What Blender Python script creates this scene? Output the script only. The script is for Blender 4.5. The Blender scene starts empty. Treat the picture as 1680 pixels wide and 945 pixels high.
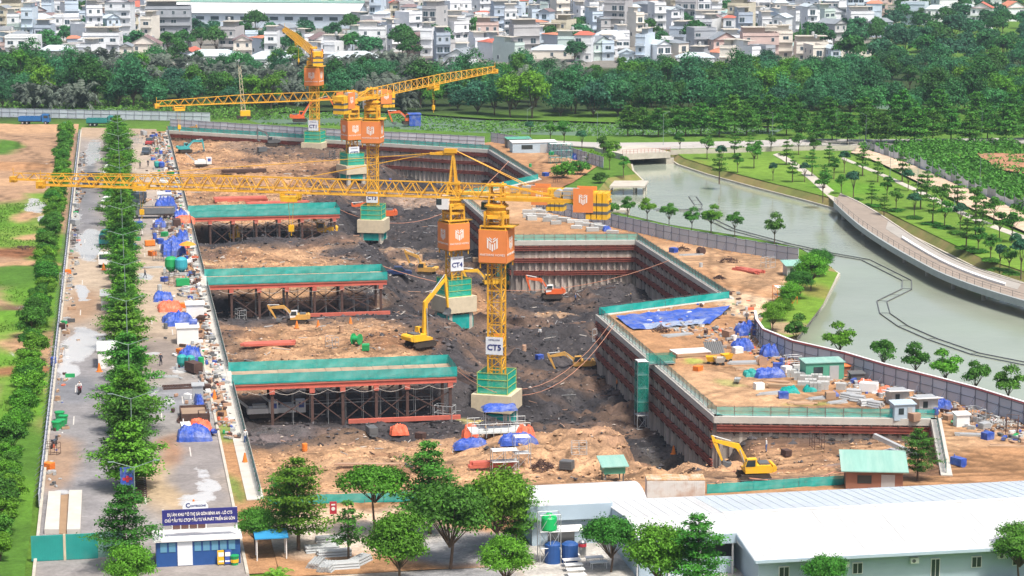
import bpy, math, random
import numpy as np
from mathutils import Vector, Matrix
from mathutils.geometry import delaunay_2d_cdt

# ------------------------------------------------------------------ camera, sky, sun, exposure
SC = bpy.context.scene
COL = SC.collection
FPX, CAMH = 3712.0, 63.0                      # focal length in pixels of a 1680 wide frame, camera height
TH = math.atan(652 / FPX)                     # pitch below the horizon
PS = math.atan(665 / math.hypot(FPX, 652))    # heading, clockwise from the road (+Y)
cam_data = bpy.data.cameras.new('camera')
cam = bpy.data.objects.new('camera', cam_data); COL.objects.link(cam)
cam_data.sensor_width = 36.0; cam_data.lens = FPX / 1680 * 36.0
cam_data.clip_start = 1.0; cam_data.clip_end = 6000.0
cam.location = (0, 0, CAMH); cam.rotation_euler = (math.pi / 2 - TH, 0, -PS)
SC.camera = cam
SC.render.resolution_x, SC.render.resolution_y = 1024, 576

SUN_EL, SUN_AZ = math.radians(62), math.radians(152)   # azimuth clockwise from +Y
world = bpy.data.worlds.new('World'); SC.world = world; world.use_nodes = True
wn = world.node_tree.nodes; wl = world.node_tree.links
sky = wn.new('ShaderNodeTexSky'); sky.sky_type = 'NISHITA'; sky.sun_disc = False
sky.sun_elevation = SUN_EL; sky.sun_rotation = SUN_AZ
sky.air_density = 1.0; sky.dust_density = 6.0; sky.ozone_density = 1.0; sky.altitude = 0
bg = wn['Background']; wl.new(sky.outputs[0], bg.inputs[0]); bg.inputs[1].default_value = 0.09
sun_data = bpy.data.lights.new('sun', 'SUN'); sun_data.energy = 2.5; sun_data.angle = math.radians(7)
sun_data.color = (1.0, 0.95, 0.87)
sun = bpy.data.objects.new('sun', sun_data); COL.objects.link(sun)
sd = Vector((math.sin(SUN_AZ) * math.cos(SUN_EL), math.cos(SUN_AZ) * math.cos(SUN_EL), math.sin(SUN_EL)))
sun.rotation_euler = sd.to_track_quat('Z', 'Y').to_euler()
SC.view_settings.view_transform = 'Standard'; SC.view_settings.look = 'None'
SC.view_settings.exposure = 0.92; SC.view_settings.gamma = 1.0; SC.view_settings.use_curve_mapping = False
SC.render.engine = 'CYCLES'
SC.cycles.max_bounces = 5; SC.cycles.diffuse_bounces = 2; SC.cycles.glossy_bounces = 2
SC.cycles.transmission_bounces = 2; SC.cycles.transparent_max_bounces = 10; SC.cycles.volume_bounces = 0

# ------------------------------------------------------------------ helpers
R = random.Random(7)
rng = np.random.default_rng(7)

def G(px, py, z=0.0):
    """ground point (x, y) at height z seen at a spot of the 1680 x 945 photograph"""
    a = (px - 840) / FPX; b = (472.5 - py) / FPX
    y = math.cos(TH) + b * math.sin(TH); zz = -math.sin(TH) + b * math.cos(TH)
    X = a * math.cos(PS) + y * math.sin(PS); Y = -a * math.sin(PS) + y * math.cos(PS)
    t = (z - CAMH) / zz
    return X * t, Y * t

_ones = 'zeroth first second third fourth fifth sixth seventh eighth ninth tenth eleventh twelfth thirteenth fourteenth fifteenth sixteenth seventeenth eighteenth nineteenth'.split()
_tens = '- - twenty thirty forty fifty sixty seventy eighty ninety'.split()
def ordn(n):
    if n < 20: return _ones[n]
    if n < 100:
        t = _tens[n // 10]
        return (t[:-1] + 'ieth') if n % 10 == 0 else t + '-' + _ones[n % 10]
    return 'hundred-and-' + ordn(n % 100) if n % 100 else 'hundredth'

def vnoise(x, y, seed=0):
    x = np.asarray(x, float); y = np.asarray(y, float)
    xi = np.floor(x).astype(np.int64); yi = np.floor(y).astype(np.int64)
    fx = x - xi; fy = y - yi
    fx = fx * fx * (3 - 2 * fx); fy = fy * fy * (3 - 2 * fy)
    def h(a, b):
        n = (a * 374761393 + b * 668265263 + seed * 1442695041) & 0x7fffffff
        n = ((n ^ (n >> 13)) * 1274126177) & 0x7fffffff
        return ((n ^ (n >> 16)) & 0xffff) / 65535.0
    return (h(xi, yi) * (1 - fx) + h(xi + 1, yi) * fx) * (1 - fy) + (h(xi, yi + 1) * (1 - fx) + h(xi + 1, yi + 1) * fx) * fy

def fbm(x, y, oct=4, seed=0):
    s = 0; a = 0.5; t = 0
    for i in range(oct):
        s = s + a * vnoise(np.asarray(x) * 2 ** i, np.asarray(y) * 2 ** i, seed + i); t += a; a *= 0.5
    return s / t

def inpoly(px, py, poly):
    px = np.asarray(px, float); py = np.asarray(py, float)
    c = np.zeros(px.shape, bool); n = len(poly); j = n - 1
    for i in range(n):
        xi, yi = poly[i]; xj, yj = poly[j]
        if yi != yj:
            m = ((yi > py) != (yj > py)) & (px < (xj - xi) * (py - yi) / (yj - yi) + xi)
            c ^= m
        j = i
    return c

def smooth(a, b, x):
    t = np.clip((np.asarray(x, float) - a) / (b - a), 0, 1); return t * t * (3 - 2 * t)

# ------------------------------------------------------------------ materials
MATS = {}
def mat(name, col, rough=0.75, var=0.12, scale=0.6, metal=0.0, bump=0.0, bscale=3.0, spec=0.4, attr=False, rand=0.0, stretch=None,
        dirt=None, dirt_amt=0.35, dscale=0.25, leaf=0.0, alpha=1.0, island=0.0, corr=None, puddle=False, emit=0.0, streak=0.0):
    if name in MATS: return MATS[name]
    m = bpy.data.materials.new(name); m.use_nodes = True
    nt = m.node_tree; N = nt.nodes; L = nt.links
    bs = N['Principled BSDF']; out = N['Material Output']
    bs.inputs['Roughness'].default_value = rough; bs.inputs['Metallic'].default_value = metal
    bs.inputs['Specular IOR Level'].default_value = spec
    if attr:
        a = N.new('ShaderNodeAttribute'); a.attribute_name = 'Col'; c = a.outputs['Color']
        geo = N.new('ShaderNodeNewGeometry'); vec = geo.outputs['Position']
    else:
        rgb = N.new('ShaderNodeRGB'); rgb.outputs[0].default_value = (*col, 1); c = rgb.outputs[0]
        tc = N.new('ShaderNodeTexCoord'); vec = tc.outputs['Object']
    if stretch:
        mp = N.new('ShaderNodeMapping'); mp.inputs['Scale'].default_value = stretch; L.new(vec, mp.inputs[0]); vecs = mp.outputs[0]
    else: vecs = vec
    def noise(sc, det=4, v=None):
        n = N.new('ShaderNodeTexNoise'); n.inputs['Scale'].default_value = sc; n.inputs['Detail'].default_value = det
        n.inputs['Roughness'].default_value = 0.62
        L.new(v or vecs, n.inputs['Vector']); return n.outputs['Fac']
    def mulval(c, fac, lo, hi):
        mr = N.new('ShaderNodeMapRange'); mr.inputs['From Min'].default_value = 0.25; mr.inputs['From Max'].default_value = 0.75
        mr.inputs['To Min'].default_value = lo; mr.inputs['To Max'].default_value = hi; L.new(fac, mr.inputs['Value'])
        mx = N.new('ShaderNodeMix'); mx.data_type = 'RGBA'; mx.blend_type = 'MULTIPLY'; mx.inputs['Factor'].default_value = 1
        L.new(c, mx.inputs['A']); L.new(mr.outputs[0], mx.inputs['B']); return mx.outputs['Result']
    if var: c = mulval(c, noise(scale, 6), 1 - var, 1 + var)
    if streak:
        n_ = N.new('ShaderNodeTexNoise'); n_.inputs['Scale'].default_value = 0.16; n_.inputs['Detail'].default_value = 7; n_.inputs['Roughness'].default_value = .68; n_.inputs['Distortion'].default_value = 3.5
        L.new(vecs, n_.inputs['Vector']); c = mulval(c, n_.outputs['Fac'], 1 - streak, 1 + streak * .8)
    if var and attr: c = mulval(c, noise(scale * 7, 3), 1 - var * .8, 1 + var * .8)
    if dirt:
        f = noise(dscale, 6)
        mr = N.new('ShaderNodeMapRange'); mr.inputs['From Min'].default_value = 0.45; mr.inputs['From Max'].default_value = 0.7
        mr.inputs['To Max'].default_value = dirt_amt; L.new(f, mr.inputs['Value'])
        mx = N.new('ShaderNodeMix'); mx.data_type = 'RGBA'; L.new(mr.outputs[0], mx.inputs['Factor'])
        L.new(c, mx.inputs['A']); mx.inputs['B'].default_value = (*dirt, 1); c = mx.outputs['Result']
    if rand:
        oi = N.new('ShaderNodeObjectInfo')
        hs = N.new('ShaderNodeHueSaturation')
        mr = N.new('ShaderNodeMapRange'); mr.inputs['To Min'].default_value = 1 - rand; mr.inputs['To Max'].default_value = 1 + rand
        L.new(oi.outputs['Random'], mr.inputs['Value']); L.new(mr.outputs[0], hs.inputs['Value'])
        mr2 = N.new('ShaderNodeMapRange'); mr2.inputs['To Min'].default_value = 0.5 - rand * .07; mr2.inputs['To Max'].default_value = 0.5 + rand * .05
        fr = N.new('ShaderNodeMath'); fr.operation = 'FRACT'
        ml = N.new('ShaderNodeMath'); ml.operation = 'MULTIPLY'; ml.inputs[1].default_value = 7.31
        L.new(oi.outputs['Random'], ml.inputs[0]); L.new(ml.outputs[0], fr.inputs[0]); L.new(fr.outputs[0], mr2.inputs['Value']); L.new(mr2.outputs[0], hs.inputs['Hue'])
        L.new(c, hs.inputs['Color']); c = hs.outputs[0]
    if island:
        geo2 = N.new('ShaderNodeNewGeometry')
        hs = N.new('ShaderNodeHueSaturation')
        mr = N.new('ShaderNodeMapRange'); mr.inputs['To Min'].default_value = 1 - island; mr.inputs['To Max'].default_value = 1 + island
        L.new(geo2.outputs['Random Per Island'], mr.inputs['Value']); L.new(mr.outputs[0], hs.inputs['Value']); L.new(c, hs.inputs['Color']); c = hs.outputs[0]
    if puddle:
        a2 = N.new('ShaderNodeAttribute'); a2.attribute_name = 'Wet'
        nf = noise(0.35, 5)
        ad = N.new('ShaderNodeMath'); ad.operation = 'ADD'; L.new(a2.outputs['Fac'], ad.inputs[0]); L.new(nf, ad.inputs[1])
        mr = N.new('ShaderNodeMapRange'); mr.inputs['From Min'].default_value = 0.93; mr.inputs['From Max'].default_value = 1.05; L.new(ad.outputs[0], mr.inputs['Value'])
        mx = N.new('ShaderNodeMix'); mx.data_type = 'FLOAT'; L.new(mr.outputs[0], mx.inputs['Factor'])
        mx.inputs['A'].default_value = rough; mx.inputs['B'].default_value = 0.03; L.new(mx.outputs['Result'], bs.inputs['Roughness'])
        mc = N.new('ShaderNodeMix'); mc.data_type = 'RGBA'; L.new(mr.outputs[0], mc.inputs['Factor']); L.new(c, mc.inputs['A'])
        mc.inputs['B'].default_value = (*(puddle if isinstance(puddle, tuple) else (.50, .50, .50)), 1); c = mc.outputs['Result']  # default pale grey puts the sky's reflection into the puddle colour
    L.new(c, bs.inputs['Base Color'])
    hsrc = None
    if bump: hsrc = (noise(bscale, 5), bump)
    if corr:      # corrugated sheet: fine relief along one object axis
        wv = N.new('ShaderNodeTexWave'); wv.bands_direction = corr[0]; wv.inputs['Scale'].default_value = corr[1]
        L.new(vec, wv.inputs['Vector']); hsrc = (wv.outputs['Fac'], corr[2])
    if hsrc:
        bp = N.new('ShaderNodeBump'); bp.inputs['Strength'].default_value = 0.8; bp.inputs['Distance'].default_value = hsrc[1]
        L.new(hsrc[0], bp.inputs['Height']); L.new(bp.outputs[0], bs.inputs['Normal'])
    if leaf:
        tr = N.new('ShaderNodeBsdfTranslucent'); L.new(c, tr.inputs['Color'])
        ms = N.new('ShaderNodeMixShader'); ms.inputs[0].default_value = leaf
        L.new(bs.outputs[0], ms.inputs[1]); L.new(tr.outputs[0], ms.inputs[2]); L.new(ms.outputs[0], out.inputs['Surface'])
    if alpha < 1:
        bs.inputs['Alpha'].default_value = alpha
    if emit:
        L.new(c, bs.inputs['Emission Color']); bs.inputs['Emission Strength'].default_value = emit
    MATS[name] = m
    return m

# ------------------------------------------------------------------ mesh builder
class MB:
    def __init__(s): s.v = []; s.f = []; s.m = []
    def add(s, vs, fs, m=0):
        n = len(s.v); s.v.extend([tuple(v) for v in vs])
        for f in fs: s.f.append(tuple(i + n for i in f)); s.m.append(m)
    def box(s, x0, x1, y0, y1, z0, z1, m=0):
        s.add([(x0, y0, z0), (x1, y0, z0), (x1, y1, z0), (x0, y1, z0), (x0, y0, z1), (x1, y0, z1), (x1, y1, z1), (x0, y1, z1)],
              [(3, 2, 1, 0), (4, 5, 6, 7), (0, 1, 5, 4), (1, 2, 6, 5), (2, 3, 7, 6), (3, 0, 4, 7)], m)
    def obox(s, c, sz, rz=0.0, m=0, rx=0.0):
        M_ = Matrix.Translation(c) @ Matrix.Rotation(rz, 4, 'Z') @ Matrix.Rotation(rx, 4, 'X')
        t = MB(); t.box(-sz[0] / 2, sz[0] / 2, -sz[1] / 2, sz[1] / 2, 0, sz[2])
        s.add([M_ @ Vector(v) for v in t.v], t.f, m)
    def beam(s, p, q, w, h=None, m=0, cap=True):
        p = Vector(p); q = Vector(q); d = q - p
        if d.length < 1e-6: return
        d.normalize(); h = h or w
        up = Vector((0, 0, 1)) if abs(d.z) < 0.95 else Vector((0, 1, 0))
        a = d.cross(up).normalized() * (w / 2); b = a.cross(d).normalized() * (h / 2)
        vs = [p - a - b, p + a - b, p + a + b, p - a + b, q - a - b, q + a - b, q + a + b, q - a + b]
        fs = [(0, 1, 5, 4), (1, 2, 6, 5), (2, 3, 7, 6), (3, 0, 4, 7)]
        if cap: fs += [(3, 2, 1, 0), (4, 5, 6, 7)]
        s.add(vs, fs, m)
    def tube(s, p, q, r, r2=None, n=6, m=0, cap=True):
        p = Vector(p); q = Vector(q); d = (q - p)
        if d.length < 1e-6: return
        d.normalize(); r2 = r if r2 is None else r2
        up = Vector((0, 0, 1)) if abs(d.z) < 0.95 else Vector((0, 1, 0))
        a = d.cross(up).normalized(); b = a.cross(d).normalized()
        vs = []
        for k in range(n):
            t = 2 * math.pi * k / n; vs.append(p + (a * math.cos(t) + b * math.sin(t)) * r)
        for k in range(n):
            t = 2 * math.pi * k / n; vs.append(q + (a * math.cos(t) + b * math.sin(t)) * r2)
        fs = [(k, (k + 1) % n, n + (k + 1) % n, n + k) for k in range(n)]
        if cap: fs += [tuple(range(n))[::-1], tuple(range(n, 2 * n))]
        s.add(vs, fs, m)
    def path(s, pts, r, n=5, m=0):
        for a, b in zip(pts[:-1], pts[1:]): s.tube(a, b, r, n=n, m=m, cap=False)
    def prism(s, poly, a, b, axis='Y', m=0):
        n = len(poly)
        if axis == 'Y': f = lambda p, t: (p[0], t, p[1])
        elif axis == 'X': f = lambda p, t: (t, p[0], p[1])
        else: f = lambda p, t: (p[0], p[1], t)
        vs = [f(p, a) for p in poly] + [f(p, b) for p in poly]
        fs = [tuple(range(n)), tuple(range(2 * n - 1, n - 1, -1))] + [(k, n + k, n + (k + 1) % n, (k + 1) % n) for k in range(n)]
        s.add(vs, fs, m)
    def lathe(s, prof, n=12, c=(0, 0, 0), m=0):
        vs = []; fs = []
        for r, z in prof:
            for k in range(n):
                t = 2 * math.pi * k / n; vs.append((c[0] + r * math.cos(t), c[1] + r * math.sin(t), c[2] + z))
        for i in range(len(prof) - 1):
            for k in range(n): fs.append((i * n + k, i * n + (k + 1) % n, (i + 1) * n + (k + 1) % n, (i + 1) * n + k))
        fs.append(tuple(range(n))[::-1]); fs.append(tuple(range((len(prof) - 1) * n, len(prof) * n)))
        s.add(vs, fs, m)
    def mesh(s, name, mats, smooth_=False):
        me = bpy.data.meshes.new(name); me.from_pydata(s.v, [], s.f)
        for m in (mats if isinstance(mats, (list, tuple)) else [mats]): me.materials.append(m)
        if len(me.materials) > 1: me.polygons.foreach_set('material_index', s.m)
        if smooth_: me.polygons.foreach_set('use_smooth', [True] * len(me.polygons))
        me.update(); return me

def link(name, data, parent=None, loc=(0, 0, 0), rz=0.0, sc=None):
    o = bpy.data.objects.new(name, data); COL.objects.link(o)
    o.location = loc
    if rz: o.rotation_euler = (0, 0, rz)
    if sc is not None: o.scale = (sc, sc, sc) if not hasattr(sc, '__len__') else sc
    if parent: o.parent = parent
    return o
def part(name, mb, mats, parent, smooth_=False): return link(name, mb.mesh(name, mats, smooth_), parent)
LABELS = {}
def tag(o, label, cat, group=None):
    o['label'] = label; o['category'] = cat
    if group: o['group'] = group
    LABELS.setdefault(label, []).append(o.name)
    return o
def thing(name, label, cat, loc=(0, 0, 0), rz=0.0, group=None):
    return tag(link(name, None, None, loc, rz), label, cat, group)
def solo(name, mb, mats, label, cat, loc=(0, 0, 0), rz=0.0, group=None, smooth_=False):
    return tag(link(name, mb.mesh(name, mats, smooth_), None, loc, rz), label, cat, group)
def struct(name, me): o = link(name, me); o['kind'] = 'structure'; return o
def stuff(o): o['kind'] = 'stuff'; return o
def copy_tree(root, loc, rz, sc, label, group):
    r = root.copy(); COL.objects.link(r); r.location = loc; r.rotation_euler = (0, 0, rz); r.scale = (sc,) * 3 if not hasattr(sc, '__len__') else sc
    tag(r, label, root['category'], group)
    for ch in list(root.children):
        c = ch.copy(); COL.objects.link(c); c.parent = r
        for g in ch.children:
            d = g.copy(); COL.objects.link(d); d.parent = c
    return r

_txt = {}
def text_mesh(s, size, m, align='CENTER', bold=0.0, ext=0.004):
    k = (s, size, m.name, align)
    if k not in _txt:
        cu = bpy.data.curves.new('text', 'FONT'); cu.body = s; cu.size = size; cu.align_x = align; cu.align_y = 'CENTER'
        cu.extrude = ext; cu.offset = bold; cu.resolution_u = 3; cu.materials.append(m)
        o = bpy.data.objects.new('text', cu); COL.objects.link(o)
        dg = bpy.context.evaluated_depsgraph_get(); dg.update()
        me = bpy.data.meshes.new_from_object(o.evaluated_get(dg)); me.name = 'lettering'
        if not me.materials: me.materials.append(m)
        bpy.data.objects.remove(o); _txt[k] = me
    return _txt[k]

def patch(name, poly, res, mats, zf=None, cf=None, holes=(), wet=None):
    """triangulated sheet inside a polygon with an interior grid, holes left open, heights zf(x, y) and colours cf(x, y)"""
    loops = []
    def resample(p):
        out = []
        for a, b in zip(p, p[1:] + p[:1]):
            L_ = math.hypot(b[0] - a[0], b[1] - a[1]); k = max(1, int(L_ / res))
            for i in range(k): out.append((a[0] + (b[0] - a[0]) * i / k, a[1] + (b[1] - a[1]) * i / k))
        return out
    verts = []; edges = []
    for lp in [list(poly)] + [list(h) for h in holes]:
        q = resample(lp); n = len(verts); verts += q
        edges += [(n + i, n + (i + 1) % len(q)) for i in range(len(q))]
    xs = [p[0] for p in poly]; ys = [p[1] for p in poly]
    gx, gy = np.meshgrid(np.arange(min(xs) + res / 2, max(xs), res), np.arange(min(ys) + res / 2, max(ys), res))
    gx = gx.ravel() + rng.uniform(-.2, .2, gx.size) * res; gy = gy.ravel() + rng.uniform(-.2, .2, gy.size) * res
    k = inpoly(gx, gy, poly)
    for h in holes: k &= ~inpoly(gx, gy, h)
    verts += list(zip(gx[k].tolist(), gy[k].tolist()))
    vo, eo, fo = delaunay_2d_cdt([Vector(v) for v in verts], edges, [], 0, 1e-4)[:3]
    V = np.array([(v.x, v.y) for v in vo])
    F = np.array([f for f in fo if len(f) == 3])
    cx = V[F].mean(axis=1)
    ok = inpoly(cx[:, 0], cx[:, 1], poly)
    for h in holes: ok &= ~inpoly(cx[:, 0], cx[:, 1], h)
    F = F[ok]
    a = V[F[:, 1]] - V[F[:, 0]]; b = V[F[:, 2]] - V[F[:, 0]]
    flip = (a[:, 0] * b[:, 1] - a[:, 1] * b[:, 0]) < 0
    F[flip] = F[flip][:, ::-1]
    Z = zf(V[:, 0], V[:, 1]) if callable(zf) else np.full(len(V), zf or 0.0)
    me = bpy.data.meshes.new(name); me.from_pydata(np.column_stack([V, Z]).tolist(), [], F.tolist())
    me.materials.append(mats); me.polygons.foreach_set('use_smooth', [True] * len(F))
    if cf is not None:
        C = np.ones((len(V), 4), np.float32); C[:, :3] = cf(V[:, 0], V[:, 1])
        at = me.color_attributes.new('Col', 'FLOAT_COLOR', 'POINT'); at.data.foreach_set('color', C.ravel())
    if wet is not None:
        at = me.attributes.new('Wet', 'FLOAT', 'POINT'); at.data.foreach_set('value', np.asarray(wet(V[:, 0], V[:, 1]), np.float32))
    me.update(); return me

def blobs(x, y, lst, base, warp=3.0, edge=0.35):
    """soil colours: base plus soft-edged spots (px, py, rx, ry in metres, colour) with ragged outlines"""
    c = np.tile(np.array(base, float), (len(x), 1))
    wx = (fbm(x * .12, y * .12, 4, 11) - .5) * warp * 3; wy = (fbm(x * .12, y * .12, 4, 23) - .5) * warp * 3
    for (bx, by, rx, ry, col, *st) in lst:
        d = np.sqrt(((x + wx - bx) / rx) ** 2 + ((y + wy - by) / ry) ** 2)
        w = (1 - smooth(1 - edge, 1 + edge, d)) * (st[0] if st else 1.0)
        c = c * (1 - w[:, None]) + np.array(col)[None, :] * w[:, None]
    return c
def spots(x, y, lst, warp=3.0, edge=.5):
    wx = (fbm(x * .12, y * .12, 4, 31) - .5) * warp * 3; wy = (fbm(x * .12, y * .12, 4, 43) - .5) * warp * 3
    w = np.zeros(len(x))
    for (bx, by, rx, ry, s) in lst:
        d = np.sqrt(((x + wx - bx) / rx) ** 2 + ((y + wy - by) / ry) ** 2); w = np.maximum(w, s * (1 - smooth(1 - edge, 1 + edge, d)))
    return w

# ------------------------------------------------------------------ palette
TAN = (0.345, 0.192, 0.098); TAN2 = (0.42, 0.262, 0.15); TAN3 = (0.24, 0.12, 0.058); DARK = (0.024, 0.023, 0.027); DARK2 = (0.058, 0.051, 0.053)
BROWN = (0.15, 0.095, 0.06); GRASS = (0.10, 0.225, 0.022); GRASS2 = (0.145, 0.255, 0.035); GRASS3 = (0.065, 0.15, 0.02); GREY = (0.30, 0.28, 0.26)
m_soil = mat('soil', (0, 0, 0), rough=0.95, var=0.26, scale=0.45, bump=0.3, bscale=1.2, attr=True, spec=0.15, streak=.34)
m_mud = mat('pit_mud', (0, 0, 0), rough=0.8, var=0.38, scale=0.5, bump=0.45, bscale=1.1, attr=True, spec=0.3, streak=.55, puddle=(.085, .08, .08))
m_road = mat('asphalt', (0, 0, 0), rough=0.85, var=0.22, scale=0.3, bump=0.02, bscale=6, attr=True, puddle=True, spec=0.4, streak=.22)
m_lawn = mat('turf', (0, 0, 0), rough=0.95, var=0.25, scale=0.5, bump=0.15, bscale=4, attr=True, spec=0.1, streak=.25)
m_conc = mat('concrete', (0.47, 0.44, 0.38), var=0.16, scale=0.8, dirt=(0.25, 0.2, 0.15), bump=0.02)
m_conc_l = mat('pale_concrete', (0.50, 0.48, 0.44), var=0.12, scale=0.7, dirt=(0.4, 0.34, 0.26), dirt_amt=.3)
m_cream = mat('cream_concrete', (0.58, 0.50, 0.36), var=0.12, scale=1.5, dirt=(0.3, 0.25, 0.18))
m_red = mat('red_oxide_steel', (0.27, 0.075, 0.055), rough=0.65, var=0.25, scale=1.2, dirt=(0.16, 0.06, 0.04), dirt_amt=.6, dscale=.9)
m_red2 = mat('fresh_red_steel', (0.52, 0.13, 0.09), rough=0.6, var=0.2, scale=1.0, dirt=(0.3, 0.1, 0.07))
m_rust = mat('rusty_steel', (0.085, 0.048, 0.04), rough=0.8, var=0.3, scale=1.5)
m_pile = mat('sheet_pile_steel', (0.44, 0.39, 0.34), rough=0.85, var=0.35, scale=1.0, stretch=(1, 1, .15), dirt=(0.10, 0.075, 0.06), dirt_amt=.7, dscale=.8, rand=.3)
m_gravel = mat('grout_wall', (0.36, 0.31, 0.26), var=.25, scale=1.2, bump=.1, dirt=(0.2, .15, .11))
m_net = mat('green_net', (0.0, 0.34, 0.31), rough=0.8, var=0.22, scale=0.9, spec=.2, dirt=(0.10, .46, .43), dirt_amt=.7, dscale=.5, alpha=.86)
m_net_t = mat('thin_green_net', (0.01, 0.42, 0.38), rough=0.8, var=0.16, scale=0.6, alpha=0.62, spec=.2)
m_net_d = mat('dark_green_net', (0.0, 0.25, 0.19), rough=0.8, var=0.3, scale=0.9, spec=.2, alpha=.6)
m_yel = mat('crane_yellow', (0.76, 0.40, 0.03), rough=0.5, var=0.1, scale=0.8, dirt=(0.45, 0.24, 0.05), dirt_amt=.35, dscale=.6)
m_yel2 = mat('machine_yellow', (0.85, 0.48, 0.02), rough=0.45, var=0.1, scale=1.2, dirt=(0.35, 0.25, 0.12), dirt_amt=.4, dscale=.8)
m_yel3 = mat('dusty_machine_yellow', (0.62, 0.34, 0.07), rough=0.6, var=0.15, scale=1.2, dirt=(0.3, 0.22, 0.13), dirt_amt=.6, dscale=.8)
m_ora_red = mat('machine_orange', (0.75, 0.13, 0.03), rough=0.5, var=0.1, scale=1.2, dirt=(0.35, 0.15, 0.08), dirt_amt=.4, dscale=.8)
m_cage = mat('orange_banner', (0.78, 0.25, 0.07), rough=0.7, var=0.07, scale=0.6)
m_cage_in = mat('orange_banner_back', (0.62, 0.30, 0.17), rough=0.8, var=0.1, scale=0.6)
m_white = mat('white_paint', (0.78, 0.78, 0.77), rough=0.5, var=0.05, scale=0.7, dirt=(.55, .52, .47), dirt_amt=.25)
m_print = mat('white_print', (0.85, 0.82, 0.78), rough=0.6, var=0)
m_sign = mat('white_sign', (0.74, 0.77, 0.82), rough=0.4, var=0.03)
m_navy = mat('navy_print', (0.02, 0.03, 0.18), rough=0.5, var=0)
m_navyb = mat('navy_board', (0.03, 0.03, 0.19), rough=0.5, var=0.05)
m_blue = mat('blue_sheet', (0.02, 0.08, 0.27), rough=0.5, var=0.12, scale=.8)
m_tarp = mat('blue_tarp', (0.03, 0.085, 0.42), rough=0.45, var=0.35, scale=1.4, bump=.1, bscale=2.5, dirt=(0.22, .25, .38), dirt_amt=.75, dscale=.8)
m_tarpo = mat('orange_tarp', (0.75, 0.16, 0.08), rough=0.5, var=0.25, scale=1.2, bump=.08, bscale=2.5)
m_teal = mat('teal_sheet', (0.02, 0.30, 0.27), rough=0.55, var=0.12, scale=.6, dirt=(.2, .35, .3), dirt_amt=.3)
m_tealroof = mat('pale_teal_roof', (0.28, 0.52, 0.45), rough=0.6, var=0.12, scale=.5, stretch=(3, .3, 1), dirt=(.5, .55, .48), corr=('X', 6, .03))
m_green = mat('green_plastic', (0.02, 0.32, 0.10), rough=0.4, var=0.08)
m_cabin = mat('green_cabin_paint', (0.10, 0.36, 0.25), rough=0.55, var=0.08, corr=('X', 4, .02))
m_black = mat('black_rubber', (0.02, 0.02, 0.022), rough=0.8, var=0.2, scale=2)
m_track = mat('muddy_track', (0.055, 0.042, 0.034), rough=0.9, var=0.4, scale=2)
m_glass = mat('dark_glass', (0.03, 0.045, 0.05), rough=0.12, var=0, spec=.6)
m_steel = mat('galvanised_steel', (0.45, 0.47, 0.48), rough=0.5, var=0.12, metal=.3)
m_steel_d = mat('dark_steel', (0.11, 0.115, 0.12), rough=0.6, var=0.15)
m_hoard = mat('hoarding_sheet', (0.60, 0.65, 0.74), rough=0.5, var=0.08, scale=.5, dirt=(.36, .38, .42), dirt_amt=.4, rand=.1, corr=('X', 5, .03))
m_frame = mat('hoarding_frame', (0.17, 0.19, 0.24), rough=0.6, var=0.2)
m_redrail = mat('red_white_rail', (0.60, 0.16, 0.17), rough=0.6, var=0.15)
m_block = mat('concrete_block', (0.42, 0.43, 0.42), rough=.9, var=0.15, scale=1.2, rand=.15)
m_wood = mat('planks', (0.42, 0.28, 0.18), rough=.85, var=.2, stretch=(.5, 4, 4), rand=.2)
m_bark = mat('bark', (0.13, 0.09, 0.065), rough=.95, var=.25, scale=2)
m_skin = mat('skin', (0.42, 0.24, 0.16), rough=.6, var=0)
m_roofw = mat('white_metal_roof', (0.70, 0.72, 0.74), rough=0.5, var=0.07, scale=.5, stretch=(2.2, .25, 1), dirt=(.47, .46, .44), dirt_amt=.45, dscale=.35, corr=('X', 5, .03))
m_wallb = mat('pale_blue_wall', (0.42, 0.53, 0.62), rough=.6, var=.05, scale=.5, corr=('X', 5, .015))
m_water = mat('canal_water', (0.30, 0.335, 0.275), rough=0.07, var=0.2, scale=0.025, bump=0.03, bscale=0.55, spec=0.6, dirt=(.24, .30, .20), dirt_amt=.5, dscale=.02)
m_river = mat('river_water', (0.10, 0.165, 0.10), rough=0.5, var=0.2, scale=0.02, bump=0.015, bscale=0.7, spec=0.5)
m_vest = mat('orange_vest', (0.7, 0.2, 0.03), rough=.8, var=.1)
m_dkcloth = mat('dark_cloth', (0.03, 0.035, 0.05), rough=.9, var=.1)

def W(px, py, z=0.0): x, y = G(px, py, z); return Vector((x, y, z))
def XY(lst, z=0.0): return [G(a, b, z) for a, b in lst]

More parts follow.
